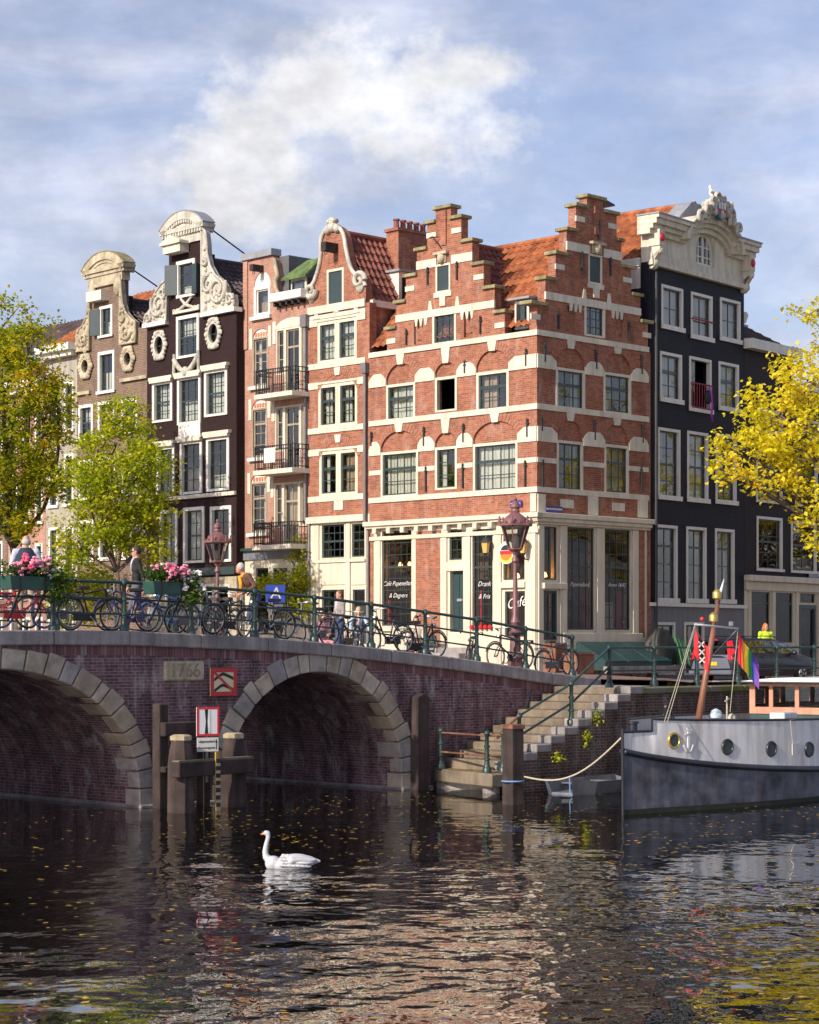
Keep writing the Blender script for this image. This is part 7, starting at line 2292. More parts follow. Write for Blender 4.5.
# leaves drifting on the water and lying on the landing
rs = np.random.RandomState(77)
def flat_leaves(name, pts, size, m, label=None):
    n = len(pts); p = np.array(pts)
    a = rs.uniform(0, 2 * PI, n); s = size * rs.uniform(.5, 1.3, n)
    t = np.stack([np.cos(a), np.sin(a), rs.uniform(-.15, .15, n)], 1) * s[:, None]; b_ = np.stack([-np.sin(a), np.cos(a), rs.uniform(-.15, .15, n)], 1) * (s * .6)[:, None]
    v = np.stack([p - t, p + b_, p + t, p - b_], 1).reshape(-1, 3); v[:, 2] = np.maximum(v[:, 2], np.repeat(p[:, 2], 4) + .004)
    me = bpy.data.meshes.new(name); me.from_pydata([tuple(q) for q in v], [], [(4 * i, 4 * i + 1, 4 * i + 2, 4 * i + 3) for i in range(n)])
    me.materials.append(m); o = bpy.data.objects.new(name, me); COL.objects.link(o); o['kind'] = 'stuff'
    return o
MT['leaf_fallen'] = leafmat('fallen_leaves', [(0.1, (.16, .09, .03)), (.4, (.38, .22, .04)), (.7, (.55, .38, .06)), (1, (.5, .2, .05))], .15)
pts = []
while len(pts) < 1500:
    py = rs.uniform(770, 1020); px = rs.uniform(-20, 840)
    dens = math.exp(-((py - 825) / 34) ** 2) * (.55 + .6 * math.exp(-((px - 420) / 220) ** 2)) + .5 * math.exp(-((px - 720) / 130) ** 2) * math.exp(-((py - 900) / 60) ** 2) + .10
    if mnoise.noise(Vector((px * .02, py * .06, 0))) < .02: dens *= .22
    if px < 200 and py < 860: dens *= .35
    if rs.uniform() < dens:
        Y = EYE * FPX / (py - HOR); pts.append(((px - CX) / FPX * Y, Y, .004))
flat_leaves('floating_leaves', pts, .052, MT['leaf_fallen'])
pts = []
while len(pts) < 150:
    v_ = rs.uniform(-2.5, -.1); pts.append(UVW(rs.uniform(9.1 + v_ * .285, 9.35), v_, .474))
for i in range(10):
    u0 = 9.3 + .45 * i; pts += [UVW(rs.uniform(u0, u0 + .42), -.1 - abs(rs.normal(0, .5)) % 1.8, .525 + 1.84 * (i + 1) / 10) for _ in range(22)]
pts += [UVW(u, rs.uniform(VQ, VQ + 2), QZ + .01) for u in rs.uniform(14, 40, 260)]
flat_leaves('fallen_leaves', pts, .06, MT['leaf_fallen'])
# small plants growing out of the quay stones
for i, (px, py, lab) in enumerate(((596, 716, 'small weed growing high in the stepped quay stones'), (585, 738, 'small weed growing in the middle of the stepped stones'), (557, 757, 'bright green weed growing low by the steps'))):
    x, z = BR.L(px, py, -2.56); r = uvroot('weed', x, -2.56, z, lab, 'plant')
    leaf_mesh('foliage', [(rs.normal(0, .06), -.05, rs.normal(0, .06)) for _ in range(8)], 9, .06, .07, rs, r, MT['leaf_bush'], .1)
# ------------------------------------------------------------------ moored barge, dinghy, car
MT['hull_black'] = mat('blue_black_hull', (.022, .026, .045), .45, .6, 2.2, streak=.55, c2=(.13, .14, .19), rust=.35)
MT['hull_white'] = mat('greyish_white_hull', (.66, .66, .68), .4, .10, 1.2, streak=.35, rust=.45)
MT['rub'] = mat('black_rubbing_strake', (.02, .021, .03), .4, .4, 2)
MT['deck_grey'] = mat('grey_deck', (.2, .22, .2), .7, .3, 2)
MT['brass'] = mat('brass', (.5, .36, .10), .35, .2, 4, metal=.7)
MT['salmon'] = mat('salmon_wood', (.50, .24, .155), .55, .15, 2, streak=.25)
MT['mast_wood'] = mat('varnished_mast', (.21, .09, .055), .4, .2, 3)
BX, BY = (623 - CX) / FPX * 42.0, 42.0
ANG = BR.rz + R(12)
BO = empty('canal_barge', (BX, BY, 0), ANG, 'white and blue-black steel barge with portholes and a salmon deckhouse moored at the quay', 'boat')
Bh, Lb, LEN = 1.95, 7.0, 19.0
hb = lambda x: Bh * math.sin(PI / 2 * min(1, max(0, x) / Lb)) ** 1.12 * (1 if x < LEN - 3 else max(.55, 1 - ((x - LEN + 3) / 3) ** 2 * .45))
ZR = lambda x: 1.27 - .70 * (1 - math.exp(-x / 3.4)) / (1 - math.exp(-19 / 3.4)) if x < 12 else .57 + .02 * (x - 12)      # rubbing strake height
ZT = lambda x: 1.66 if x < .75 else 1.90 - .16 * (1 - math.exp(-(x - .75) / 4))   # top of the bulwark
xs = [0, .02, .08, .2, .4, .65, .749, .75, 1.0, 1.4, 1.9, 2.5, 3.2, 4, 5, 6, 7.5, 9, 11, 13, 15, 16, 17, 18, 19]
def strip(lo, hi, flo=1.0, fhi=1.0, n=4):
    """both sides of the hull between two heights"""
    k = MB()
    for sg in (-1, 1):
        rings = []
        for x in xs:
            rg = []
            for j in range(n + 1):
                t = j / n
                z = lo(x) + (hi(x) - lo(x)) * t
                f = flo + (fhi - flo) * t
                rg.append((x - .03 * (1 - t) * 0, sg * (hb(x) * f + .012), z))
            rings.append(rg)
        b = len(k.v)
        for rg in rings: k.v.extend(rg)
        m_ = n + 1
        for i in range(len(rings) - 1):
            for j in range(n):
                q = (b + i * m_ + j, b + (i + 1) * m_ + j, b + (i + 1) * m_ + j + 1, b + i * m_ + j + 1)
                k.f.append(q if sg < 0 else q[::-1]); k.m.append(0)
    return k
k = strip(lambda x: -.6, ZR, .93, 1.0); HU = k.build('hull', MT['hull_black'], BO, smooth=40)
k = strip(lambda x: -.3, lambda x: .10, .955, .962)
k.v = [(p[0], p[1] * 1.004 + (.01 if p[1] > 0 else -.01), p[2]) for p in k.v]; MT['weed_line'] = mat('waterline_weed', (.012, .016, .010), .8, .5, 6); k.build('waterline', MT['weed_line'], BO, smooth=40)
k = strip(ZR, ZT, 1.0, .985); k.build('bulwark', MT['hull_white'], BO, smooth=40)
k = MB()
for sg in (-1, 1): k.tube([(x, sg * (hb(x) + .03), ZR(x)) for x in xs if x not in (.749,)], .065, 8)
k.build('rubbing_strake', MT['rub'], BO, smooth=180)
k = MB()
for sg in (-1, 1): k.tube([(x, sg * (hb(x) * .985 + .01), ZT(x)) for x in xs], .028, 6)
k.build('bulwark_rail', MT['rub'], BO, smooth=180)
k = MB(); k.tube([(0, 0, -.5), (-.02, 0, 1.0), (-.03, 0, 1.72)], .032, 8); k.build('stem', MT['rub'], BO)
k = MB()
for i in range(len(xs) - 1):
    a, b = xs[i], xs[i + 1]
    ya, yb = hb(a) * .985, hb(b) * .985
    za = 1.5
    k.add([(a, -ya, za), (b, -yb, za), (b, yb, za), (a, ya, za)], [(0, 1, 2, 3)])
k.build('deck', MT['deck_grey'], BO)
def side_x(px, py, off_=.012):
    """distance along the near side of the hull seen at a picture column"""
    best = None
    for i in range(1, 1900):
        x = i * .01
        y = -(hb(x) + off_)
        X = BX + x * math.cos(ANG) - y * math.sin(ANG); Y = BY + x * math.sin(ANG) + y * math.cos(ANG)
        p = CX + FPX * X / Y
        if best is None or abs(p - px) < best[0]: best = (abs(p - px), x, Y)
    return best[1], EYE + (HOR - py) / FPX * best[2]
for (px, py, br) in ((673.5, 740.5, True), (727.5, 747, False), (771.5, 749, False), (809.5, 749.5, False), (850, 750, False)):
    x, z = side_x(px, py)
    y = -(hb(x) * .99 + .012)
    sl_ = (hb(x + .05) - hb(x - .05)) / .1
    a = math.atan2(-sl_, 1)
    k = MB(); k.torus((0, 0, 0), (0, 1, 0), .145, .03, 22, 6)
    for q in range(8): k.ball((.145 * math.cos(q * PI / 4), -.03, .145 * math.sin(q * PI / 4)), .012, .012, .012, 5, 3)
    p = k.build('porthole', MT['brass'] if br else MT['rub'], BO, smooth=60); p.location = (x, y - .012, z); p.rotation_euler = (0, 0, a)
    k = MB(); k.prism([(.14 * math.cos(t * PI / 10), .14 * math.sin(t * PI / 10)) for t in range(20)], -.012, .0); k.build('pane', MT['sash'], p)
# deckhouse
def bl(px, py, y=0.0):
    """point on the barge's plane y = const, in barge coordinates"""
    r = (px - CX) / FPX
    ox, oy = BX - y * math.sin(ANG), BY + y * math.cos(ANG)
    t = (r * oy - ox) / (math.cos(ANG) - r * math.sin(ANG))
    Y = oy + t * math.sin(ANG)
    return Vector((t, y, EYE + (HOR - py) / FPX * Y))
hx0, hx1, hy = bl(749.5, 700, 1.3).x, 17.0, 1.3
DZ0, DZ1 = 1.5, bl(752, 681, 1.3).z
k = MB(); k.box(hx0, hx1, -hy, hy, DZ0, DZ0 + .26); DH = k.build('deckhouse', MT['teal'], BO, bevel=.02)
k = MB()
n = int((hx1 - hx0) / .95)
for sg in (-1, 1):
    hl = []
    for i in range(n):
        a = hx0 + .12 + i * .95; hl.append([(a, DZ0 + .44), (a + .76, DZ0 + .44), (a + .76, DZ1 - .14), (a, DZ1 - .14)])
    kk = MB(); kk.prism([(hx0, DZ0 + .26), (hx1, DZ0 + .26), (hx1, DZ1 - .03), (hx0, DZ1 - .03)], -hy, -hy + .06, hl)
    if sg > 0: kk.v = [(p[0], -p[1], p[2]) for p in kk.v]; kk.f = [f[::-1] for f in kk.f]
    kk.build('window_wall', MT['salmon'], DH)
    for h in hl:
        k = MB(); y = sg * (hy - .035); k.add([(p[0], y, p[1]) for p in h], [(0, 1, 2, 3)]); k.build('pane', MT['glass'], DH)
        k = MB(); e = .045
        k.prism([(h[0][0], h[0][1]), (h[1][0], h[1][1]), (h[2][0], h[2][1]), (h[3][0], h[3][1])], -hy + .01, -hy + .05, [[(h[0][0] + e, h[0][1] + e), (h[1][0] - e, h[1][1] + e), (h[2][0] - e, h[2][1] - e), (h[3][0] + e, h[3][1] - e)]])
        if sg > 0: k.v = [(p[0], -p[1], p[2]) for p in k.v]
        k.build('window_frame', MT['salmon'], DH)
k = MB()
k.prism([(-hy + .061, DZ0 + .26), (hy - .061, DZ0 + .26), (hy - .061, DZ1 - .03), (-hy + .061, DZ1 - .03)], 0, .06,
        [[(a, DZ0 + .42), (b, DZ0 + .42), (b, DZ1 - .12), (a, DZ1 - .12)] for a, b in ((-1.16, -.62), (-.52, .04), (.14, .70), (.80, 1.16))])
k.v = [(hx0 + p[1], p[0], p[2]) for p in k.v]; k.build('front_wall', MT['salmon'], DH, fixn=True)
k = MB(); k.add([(hx0 + .03, -hy + .1, DZ0 + .4), (hx0 + .03, hy - .1, DZ0 + .4), (hx0 + .03, hy - .1, DZ1 - .1), (hx0 + .03, -hy + .1, DZ1 - .1)], [(0, 1, 2, 3)]); k.build('pane', MT['glass'], DH)
k = MB(); k.loft([[(x, y, DZ1 + .10 * (1 - (y / 1.42) ** 2)) for y in (-1.42, -1, -.5, 0, .5, 1, 1.42)] + [(x, y, DZ1 - .05) for y in (1.42, 0, -1.42)] for x in (hx0 - .22, hx1 + .2)]); k.build('roof', MT['hull_white'], DH, smooth=30)
k = MB(); k.tube([(hx0 - .24, -1.43, DZ1 - .03), (hx1, -1.43, DZ1 - .03)], .03, 6); k.tube([(hx0 - .24, -1.43, DZ1 - .03), (hx0 - .24, 1.43, DZ1 - .03)], .03, 6); k.build('roof_edge', MT['rub'], DH)
MB().box(hx0 + .4, hx1 - .3, -.9, .9, DZ0 + .27, DZ0 + .35).build('cabin_floor', MT['wood'], DH)
# mast with lamps and crossbar; measured on the barge's centre plane
m0, m1, m2 = bl(696, 724), bl(718.5, 600), bl(724, 579)
m0.z = 1.5
MS = MB().tube([m0, m0.lerp(m1, .6), m1], [.075, .065, .045], 10).build('mast', MT['mast_wood'], BO, smooth=180)
MB().tube([m1, m2], [.045, .012], 8).build('mast_tip', MT['hull_white'], MS, smooth=180)
for (px, py) in ((713.5, 618), (717, 595)):
    c = bl(px, py, -.08)
    k = MB(); k.lathe([(.05, -.1), (.10, -.07), (.10, .05), (.07, .09), (.02, .13)], c, 10); k.tube([c, c + Vector((.1, .1, .02))], .02, 6); k.build('mast_lamp', MT['brass'], MS, smooth=50)
ca, cb = bl(695, 624.5, -.1), bl(738, 628.5, -.1)
MB().tube([ca, cb], .022, 8).build('crossbar', MT['hull_white'], MS, smooth=180)
MB().ball(bl(702, 619, -.1), .045).build('red_lamp', MT['red'], MS); MB().lathe([(.02, -.05), (.05, -.04), (.05, .05), (.02, .06)], bl(731, 624, -.1), 8).build('white_lamp', MT['white'], MS)
k = MB()
for (p, q) in ((ca, bl(664, 723, -.6)), (ca + Vector((.05, 0, 0)), bl(667, 723, -.5)), (cb, bl(730, 712, -.1)), (ca, m0.lerp(m1, .55)), (cb, m0.lerp(m1, .55))): k.tube([p, q], .008, 4)
k.build('rigging', MT['rope'], BO)
# foredeck gear
MT['dome_blue'] = mat('speckled_dome', (.35, .42, .5), .5, .6, 14)
c = bl(716, 716, -.2)
k = MB(); k.lathe([(.05, -.25), (.05, -.05), (.14, -.04), (.15, .02), (.1, .12), (.02, .16)], c, 14); k.build('vent_cowl', MT['dome_blue'], BO, smooth=50)
c = bl(678, 722, .0)
k = MB(); k.tube([c + Vector((-.35, 0, -.05)), c + Vector((-.35, 0, .28)), c + Vector((-.6, 0, .34))], .03, 6); k.tube([c + Vector((-.2, -.4, -.1)), c + Vector((-.2, .4, -.1))], .1, 10); k.tube([c + Vector((-.9, -.1, .18)), c + Vector((-.35, 0, .2)), c + Vector((.05, .1, .05))], .018, 6); k.build('windlass', MT['iron'], BO, smooth=50)
k = MB(); c = bl(633, 727, 0); k.lathe([(.09, -.2), (.09, .06), (.12, .07), (.12, .11), (.03, .12)], c, 10); k.build('bollard', MT['rub'], BO, smooth=50)
k = MB(); c = bl(727, 722, -.5); k.tube([c + Vector((0, 0, -.2)), c + Vector((0, 0, .55))], .02, 6); k.tube([c + Vector((-.1, 0, .45)), c + Vector((.12, 0, .5))], .015, 6); k.ball(c + Vector((.25, 0, .05)), .1, .1, .13); k.build('deck_fittings', MT['rope'], BO)
x, _z = side_x(798, 724); k = MB(); k.box(x - .35, x + .35, -hb(x) + .15, -hb(x) + .5, 1.5, 1.95); k.build('deck_box', MT['hull_white'], BO, bevel=.02)
x, z = side_x(686, 741); y = -(hb(x) + .05)
k = MB(); k.tube([(x, y, z + .2), (x, y, z - .2)], .02, 6); k.tube([(x - .14, y + .03, z - .08), (x - .08, y, z - .2), (x, y, z - .24), (x + .08, y - .03, z - .2), (x + .14, y - .05, z - .08)], .02, 6); k.tube([(x - .1, y + .02, z + .14), (x + .1, y - .03, z + .14)], .015, 6); k.torus((x, y, z + .24), (0, 1, 0), .04, .012, 10, 5); k.build('anchor', MT['hull_white'], BO, smooth=50)
x, z = side_x(796, 749, .03); y = -(hb(x) + .03)
sb_ = MB().box(x - .22, x + .22, y - .012, y, z - .12, z + .12).build('name_board', MT['white'], BO)
k = MB(); k.tube([(x - .2, y - .006, z + .12), (x - .24, y + .03, ZT(x)), (x + .24, y + .03, ZT(x)), (x + .2, y - .006, z + .12)], .006, 4, False); k.build('cord', MT['rope'], sb_)
# flags hanging from the crossbar (things of their own)
def flag(name, label, top, hoist_h, fly, cols, seed, vertical=False, marks=None):
    w_ = BO.matrix_world if False else Matrix.Translation((BX, BY, 0)) @ Matrix.Rotation(ANG, 4, 'Z')
    o = empty(name, w_ @ top, R(8), label, 'flag', 'flags on the barge mast')
    nu, nv = 16, 24
    k = MB()
    def fn(u, v):
        # hanging cloth: hoist along -z, fly droops down and aft with folds
        x = fly[0] * u + .012 * math.sin(v * 4 + u * 5 + seed)
        y = .045 * math.sin(u * 8 + v * 1.5 + seed) * (.25 + u)
        z = -hoist_h * v + fly[1] * u - .02 * math.sin(u * 6)
        return (x, y, z)
    k.grid(fn, nu, nv)
    for j in range(nv):
        for i in range(nu):
            q = (i + .5) / nu if vertical else (j + .5) / nv
            k.m[j * nu + i] = min(len(cols) - 1, int(q * len(cols)))
    cl = k.build('cloth', [MT[c] for c in cols], o, smooth=180)
    if marks:
        for (u, v) in marks:
            k = MB(); c = Vector(fn(u, v)); s_ = .06
            for sg in (-1, 1): k.bar(c + Vector((-s_, -.03, -s_ * sg)), c + Vector((s_, -.03, s_ * sg)), .012, .028)
            k.build('cross', MT['white'], cl)
    return o
for nm, c in (('fl_red', (.65, .02, .03)), ('fl_orange', (.75, .22, .02)), ('fl_yellow', (.8, .62, .03)), ('fl_green', (.03, .3, .07)), ('fl_blue', (.02, .07, .4)), ('fl_violet', (.13, .03, .28)), ('fl_black', (.015, .015, .015))): MT[nm] = mat(nm, c, .7, .08, 6)
flag('rainbow_flag', 'rainbow flag hanging from the right end of the barge crossbar', cb + Vector((.02, 0, -.12)), .62, (.46, -.62), ['fl_red', 'fl_orange', 'fl_yellow', 'fl_green', 'fl_blue', 'fl_violet'], 1.0, True)
flag('city_flag', 'red flag with black band and white crosses at the barge crossbar', ca + Vector((-.02, 0, -.1)), .55, (.30, -.42), ['fl_red', 'fl_black', 'fl_red'], 2.2, True, ((.5, .2), (.5, .5), (.5, .8)))
for o_ in list(bpy.data.objects):
    pass
# mooring rope from the timber post to the bow
a = Vector((xp_ + .2, yp + .05, zr_ + .1)); b = Vector((BX + .05, BY + .05, 1.62))
k = MB(); k.tube([a.lerp(b, t) + Vector((0, 0, -.42 * math.sin(PI * t))) for t in [i / 16 for i in range(17)]], .02, 6)
tag(k.build('mooring_rope', MT['rope'], None, smooth=180), 'slack mooring rope between the timber post and the barge bow', 'rope')
# dinghy
MT['dinghy'] = mat('grey_aluminium', (.13, .14, .165), .5, .3, 2, streak=.3)
DX = BR.W(9.3, -3.75)
r = empty('dinghy', (DX[0], DX[1], 0), BR.rz + R(6), 'small grey flat-bottomed dinghy tied between the steps and the barge', 'boat')
def dw(x): return .62 * min(1, .62 + x * .5) if x < 3 else .62
k = MB()
k.loft([[(x + (.0), -dw(x), .30 + .06 * (x < .3)), (x + .12 * (x < .3), -dw(x) * .82, -.08), (x + .12 * (x < .3), dw(x) * .82, -.08), (x, dw(x), .30 + .06 * (x < .3)), (x + .04, dw(x) - .05, .30), (x + .2, dw(x) * .78, .05), (x + .2, -dw(x) * .78, .05), (x + .04, -dw(x) + .05, .30)] for x in (0, .25, .7, 1.4, 2.2, 3.2)]); k.build('hull', MT['dinghy'], r, fixn=True)
for x in (.9, 2.1): MB().box(x, x + .25, -.58, .58, .20, .23).build('thwart', MT['dinghy'], r)
k = MB(); k.tube([(.02, -.3, .4), (-.25, -.5, .1), (-.32, -.6, .02)], .014, 5); k.build('painter', MT['rope_blue'], r)
# estate car behind the railing
MT['car_paint'] = mat('dark_blue_car_paint', (.018, .020, .034), .18, .15, 1)
MT['car_tail'] = mat('sky_reflection_car_paint', (.16, .18, .23), .2, .1, 1, metal=.3)  # paler tail: sky reflection painted into the colour of the dark blue car
MT['car_glass'] = glassmat('car_glass', (.18, .2, .22), .1, .0)
MT['car_trim'] = mat('car_trim', (.02, .02, .022), .5, .2)
MT['tail_red'] = mat('tail_lamp_red', (.55, .015, .03), .2, .1); MT['plate_yellow'] = mat('plate_yellow', (.75, .45, .02), .4, .05)
cu, cv = 27.5, 5.6
CAR = uvroot('parked_car', cu, cv, hstreet(cu + 2, cv), 'dark blue estate car with tall red tail lamps parked behind the quay railing', 'car')
prof = [  # x, half width low, half width belt, half width roof, z sill, z belt, z roof
    (0.0, .78, .80, .0, .42, .82, .86), (.05, .84, .86, .60, .34, .92, .96), (.22, .88, .89, .62, .27, .96, 1.34), (.5, .90, .90, .64, .25, .97, 1.45), (1.6, .91, .91, .66, .24, .96, 1.48), (2.6, .91, .91, .66, .24, .95, 1.46),
    (3.2, .91, .90, .62, .24, .94, 1.34), (3.75, .90, .88, .70, .24, .92, 1.0), (4.3, .88, .85, .62, .26, .84, .88), (4.62, .82, .8, .5, .3, .72, .76), (4.72, .7, .7, .4, .36, .6, .64)]
k = MB()
rings = []
for (x, wl, wb, wr, zs, zb, zr) in prof:
    wr = max(wr, .3)
    half = [(wl * .92, zs), (wl, zs + .12), (wl + .015, (zs + zb) / 2), (wb, zb), (wb * .6 + wr * .4, zb + (zr - zb) * .42), (wr + .03, zr - (zr - zb) * .12), (wr * .7, zr)]
    rings.append([(x, -a, z) for a, z in half] + [(x, a, z) for a, z in half[::-1]])
k.loft(rings); k.build('body', MT['car_paint'], CAR, smooth=50, fixn=True)
def car_side(pts, sg, off_=.012):
    out = []
    for (x, z) in pts:
        for i in range(len(prof) - 1):
            if prof[i][0] <= x <= prof[i + 1][0]: break
        t = (x - prof[i][0]) / (prof[i + 1][0] - prof[i][0])
        L_ = lambda q: prof[i][q] + (prof[i + 1][q] - prof[i][q]) * t
        wb, wr, zb, zr = L_(2), max(.3, L_(3)), L_(5), L_(6)
        if z <= zb: w_ = wb
        elif z < zb + (zr - zb) * .42: w_ = wb + (wb * .6 + wr * .4 - wb) * (z - zb) / ((zr - zb) * .42)
        else: a = wb * .6 + wr * .4; w_ = a + (wr + .03 - a) * (z - zb - (zr - zb) * .42) / ((zr - zb) * .46)
        out.append((x, sg * (w_ + off_), z))
    return out
for sg in (-1, 1):
    for pts in ([(.32, 1.0), (1.22, 1.0), (1.22, 1.18), (1.22, 1.38), (.5, 1.36), (.36, 1.22)], [(1.3, 1.0), (2.2, 1.0), (2.2, 1.18), (2.2, 1.39), (1.3, 1.39), (1.3, 1.2)], [(2.28, .99), (3.45, .97), (3.3, 1.1), (3.0, 1.3), (2.75, 1.38), (2.28, 1.39)]):
        P_ = car_side(pts, sg); k = MB(); k.add(P_, [tuple(range(len(P_)))] if sg < 0 else [tuple(range(len(P_)))[::-1]]); k.build('side_window', MT['car_glass'], CAR)
    for x in (1.26, 2.24):
        P_ = [Vector(p) for p in car_side([(x, .4), (x, .9), (x, 1.2), (x, 1.38)], sg, .006)]; MB().tube(P_, .008, 4).build('door_seam', MT['car_trim'], CAR)
    for x in (1.5, 2.5):
        P_ = car_side([(x, .86)], sg, .02)[0]; MB().box(x - .1, x + .1, P_[1] - .015, P_[1] + .015, .84, .88).build('door_handle', MT['car_paint'], CAR)
    P_ = [Vector(p) for p in car_side([(.3, .55), (1.0, .55), (2, .55), (3, .55), (4.2, .55)], sg, .0)]; MB().tube(P_, .03, 5).build('side_moulding', MT['car_trim'], CAR)
    k = MB(); k.tube([(.5, sg * .62, 1.5), (.7, sg * .63, 1.53), (2.4, sg * .63, 1.54), (2.7, sg * .62, 1.49)], .018, 6); k.build('roof_rail', MT['car_trim'], CAR)
    k = MB(); k.ball((3.15, sg * 1.0, 1.0), .08, .12, .08); k.build('mirror', MT['car_paint'], CAR, smooth=180)
    for x in (.9, 3.75):
        k = MB(); k.torus((x, sg * .83, .31), (0, 1, 0), .235, .085, 28, 8); wq = k.build('wheel', MT['tyre'], CAR, smooth=180)
        k = MB(); k.lathe([(.02, 0), (.2, 0), (.21, .02), (.2, .04), (.05, .05)], (0, 0, 0), 20)
        rm = k.build('rim', MT['chrome'], wq, smooth=40); rm.rotation_euler = (R(90) * (1 if sg < 0 else -1), 0, 0); rm.location = (x, sg * .89, .31)
        k = MB()
        for q in range(5): a_ = q * 2 * PI / 5; k.bar((x + .05 * math.cos(a_ + .6), sg * .945, .31 + .05 * math.sin(a_ + .6)), (x + .18 * math.cos(a_ + .6), sg * .935, .31 + .18 * math.sin(a_ + .6)), .02, .06)
        k.build('spoke_gap', MT['car_trim'], wq)
    k = MB(); k.add([(-.025, sg * .80, .78), (-.025, sg * .68, .80), (.08, sg * .56, 1.36), (.22, sg * .66, 1.40), (.14, sg * .86, .98), (.02, sg * .865, .80)], [(0, 1, 2, 3, 4, 5)] if sg > 0 else [(5, 4, 3, 2, 1, 0)]); k.build('tail_lamp', MT['tail_red'], CAR)
k = MB(); k.add([(-.012, -.66, .80), (-.012, .66, .80), (-.012, .78, .45), (-.012, -.78, .45)], [(3, 2, 1, 0)]); k.add([(-.012, -.66, .80), (-.012, .66, .80), (.035, .64, .94), (.035, -.64, .94)], [(0, 1, 2, 3)][0:1]); k.build('tailgate', MT['car_tail'], CAR, fixn=True)
k = MB(); k.add([(.03, -.62, .95), (.03, .62, .95), (.19, .54, 1.36), (.19, -.54, 1.36)], [(3, 2, 1, 0)]); k.build('rear_window', MT['car_glass'], CAR)
k = MB(); k.box(-.1, .2, -.84, .84, .30, .47); k.build('rear_bumper', MT['car_tail'], CAR, bevel=.04)
MB().box(-.035, -.02, -.26, .26, .60, .71).build('number_plate', MT['plate_yellow'], CAR)
k = MB(); k.box(.12, .2, -.16, .16, 1.40, 1.43); k.build('brake_lamp', MT['tail_red'], CAR)
k = MB(); k.box(.35, 3.4, -.55, .55, .5, .95); k.build('cabin_dark', MT['car_trim'], CAR)
# ------------------------------------------------------------------ people, swan and gull
MT['skin'] = mat('skin', (.50, .27, .18), .55, .08, 8); MT['hair_grey'] = mat('grey_hair', (.42, .40, .38), .8, .25, 20); MT['hair_dark'] = mat('dark_hair', (.03, .02, .016), .7, .3, 20)
MT['hair_blonde'] = mat('blonde_hair', (.50, .33, .14), .7, .25, 20); MT['hair_red'] = mat('red_hair', (.45, .14, .04), .7, .25, 20); MT['hair_brown'] = mat('brown_hair', (.12, .06, .03), .7, .3, 20)
def cloth(nm, c, r=.85): MT[nm] = mat(nm, c, r, .18, 9)
for nm, c in (('navy', (.018, .026, .06)), ('pale_blue', (.42, .46, .55)), ('khaki', (.36, .29, .22)), ('black_knit', (.016, .016, .018)), ('grey_trouser', (.10, .10, .13)), ('leather', (.10, .05, .03)), ('orange_cloth', (.75, .30, .02)),
              ('denim', (.035, .06, .13)), ('denim_pale', (.33, .42, .55)), ('grey_wool', (.27, .23, .23)), ('hivis', (.55, .8, .05)), ('shoe', (.03, .025, .02)), ('pink_cloth', (.6, .22, .28)), ('cream_cloth', (.55, .48, .4)), ('grey_shoe', (.3, .28, .25))): cloth(nm, c)


def capsule_mesh(prims, voxel):
    """fuse tapered limbs and ellipsoids into one continuous skin"""
    k = MB()
    for p in prims:
        if p[0] == 'e':
            _, c, rr, m = p[:4]; rot = p[4] if len(p) > 4 else None
            k.ball(c, rr[0], rr[1], rr[2], 16, 10, rot)
        else:
            _, a, b, ra, rb, m = p
            a, b = Vector(a), Vector(b)
            n = 6
            d = (b - a)
            pts, rad = [], []
            ln = d.length or 1e-6
            u = d / ln
            for t in (-.86, -.5): pts.append(a + u * ra * t); rad.append(ra * math.sqrt(1 - t * t))
            for i in range(n + 1): pts.append(a + d * i / n); rad.append(ra + (rb - ra) * i / n)
            for t in (.5, .86): pts.append(b + u * rb * t); rad.append(rb * math.sqrt(1 - t * t))
            k.tube(pts, rad, 12)
    me = bpy.data.meshes.new('tmp'); me.from_pydata(k.v, [], k.f)
    o = bpy.data.objects.new('tmp', me); COL.objects.link(o)
    md = o.modifiers.new('r', 'REMESH'); md.mode = 'VOXEL'; md.voxel_size = voxel
    sm = o.modifiers.new('s', 'SMOOTH'); sm.iterations = 3; sm.factor = .5
    dg = bpy.context.evaluated_depsgraph_get()
    out = bpy.data.meshes.new_from_object(o.evaluated_get(dg))
    bpy.data.objects.remove(o); bpy.data.meshes.remove(me)
    return out


def assign(me, prims, mats):
    co = np.empty(len(me.polygons) * 3); me.polygons.foreach_get('center', co); co = co.reshape(-1, 3)
    best = np.full(len(co), 1e9); idx = np.zeros(len(co), dtype=np.int32)
    for p in prims:
        if p[0] == 'e':
            d = np.linalg.norm((co - np.array(p[1])) / np.array(p[2]), axis=1) - 1
            d *= min(p[2]); m = p[3]
        else:
            a, b = np.array(p[1], float), np.array(p[2], float); ab = b - a
            t = np.clip(((co - a) @ ab) / max(1e-9, ab @ ab), 0, 1)
            d = np.linalg.norm(co - (a + t[:, None] * ab), axis=1) - (p[3] + (p[4] - p[3]) * t); m = p[5]
        q = d < best; best[q] = d[q]; idx[q] = m
    for m in mats: me.materials.append(MT[m])
    me.polygons.foreach_set('material_index', idx)
    me.polygons.foreach_set('use_smooth', [True] * len(me.polygons))


STAND = dict(pel=(0, 0, .95), chest=(0, 0, 1.30), neck=(0, 0, 1.47), head=(0, -.02, 1.62), shL=(.19, 0, 1.42), shR=(-.19, 0, 1.42), elL=(.25, .02, 1.13), elR=(-.25, .02, 1.13), wrL=(.25, -.06, .89), wrR=(-.25, -.06, .89),
             hdL=(.25, -.09, .81), hdR=(-.25, -.09, .81), hipL=(.095, 0, .92), hipR=(-.095, 0, .92), knL=(.105, -.02, .5), knR=(-.105, -.02, .5), anL=(.11, .03, .09), anR=(-.11, .03, .09))


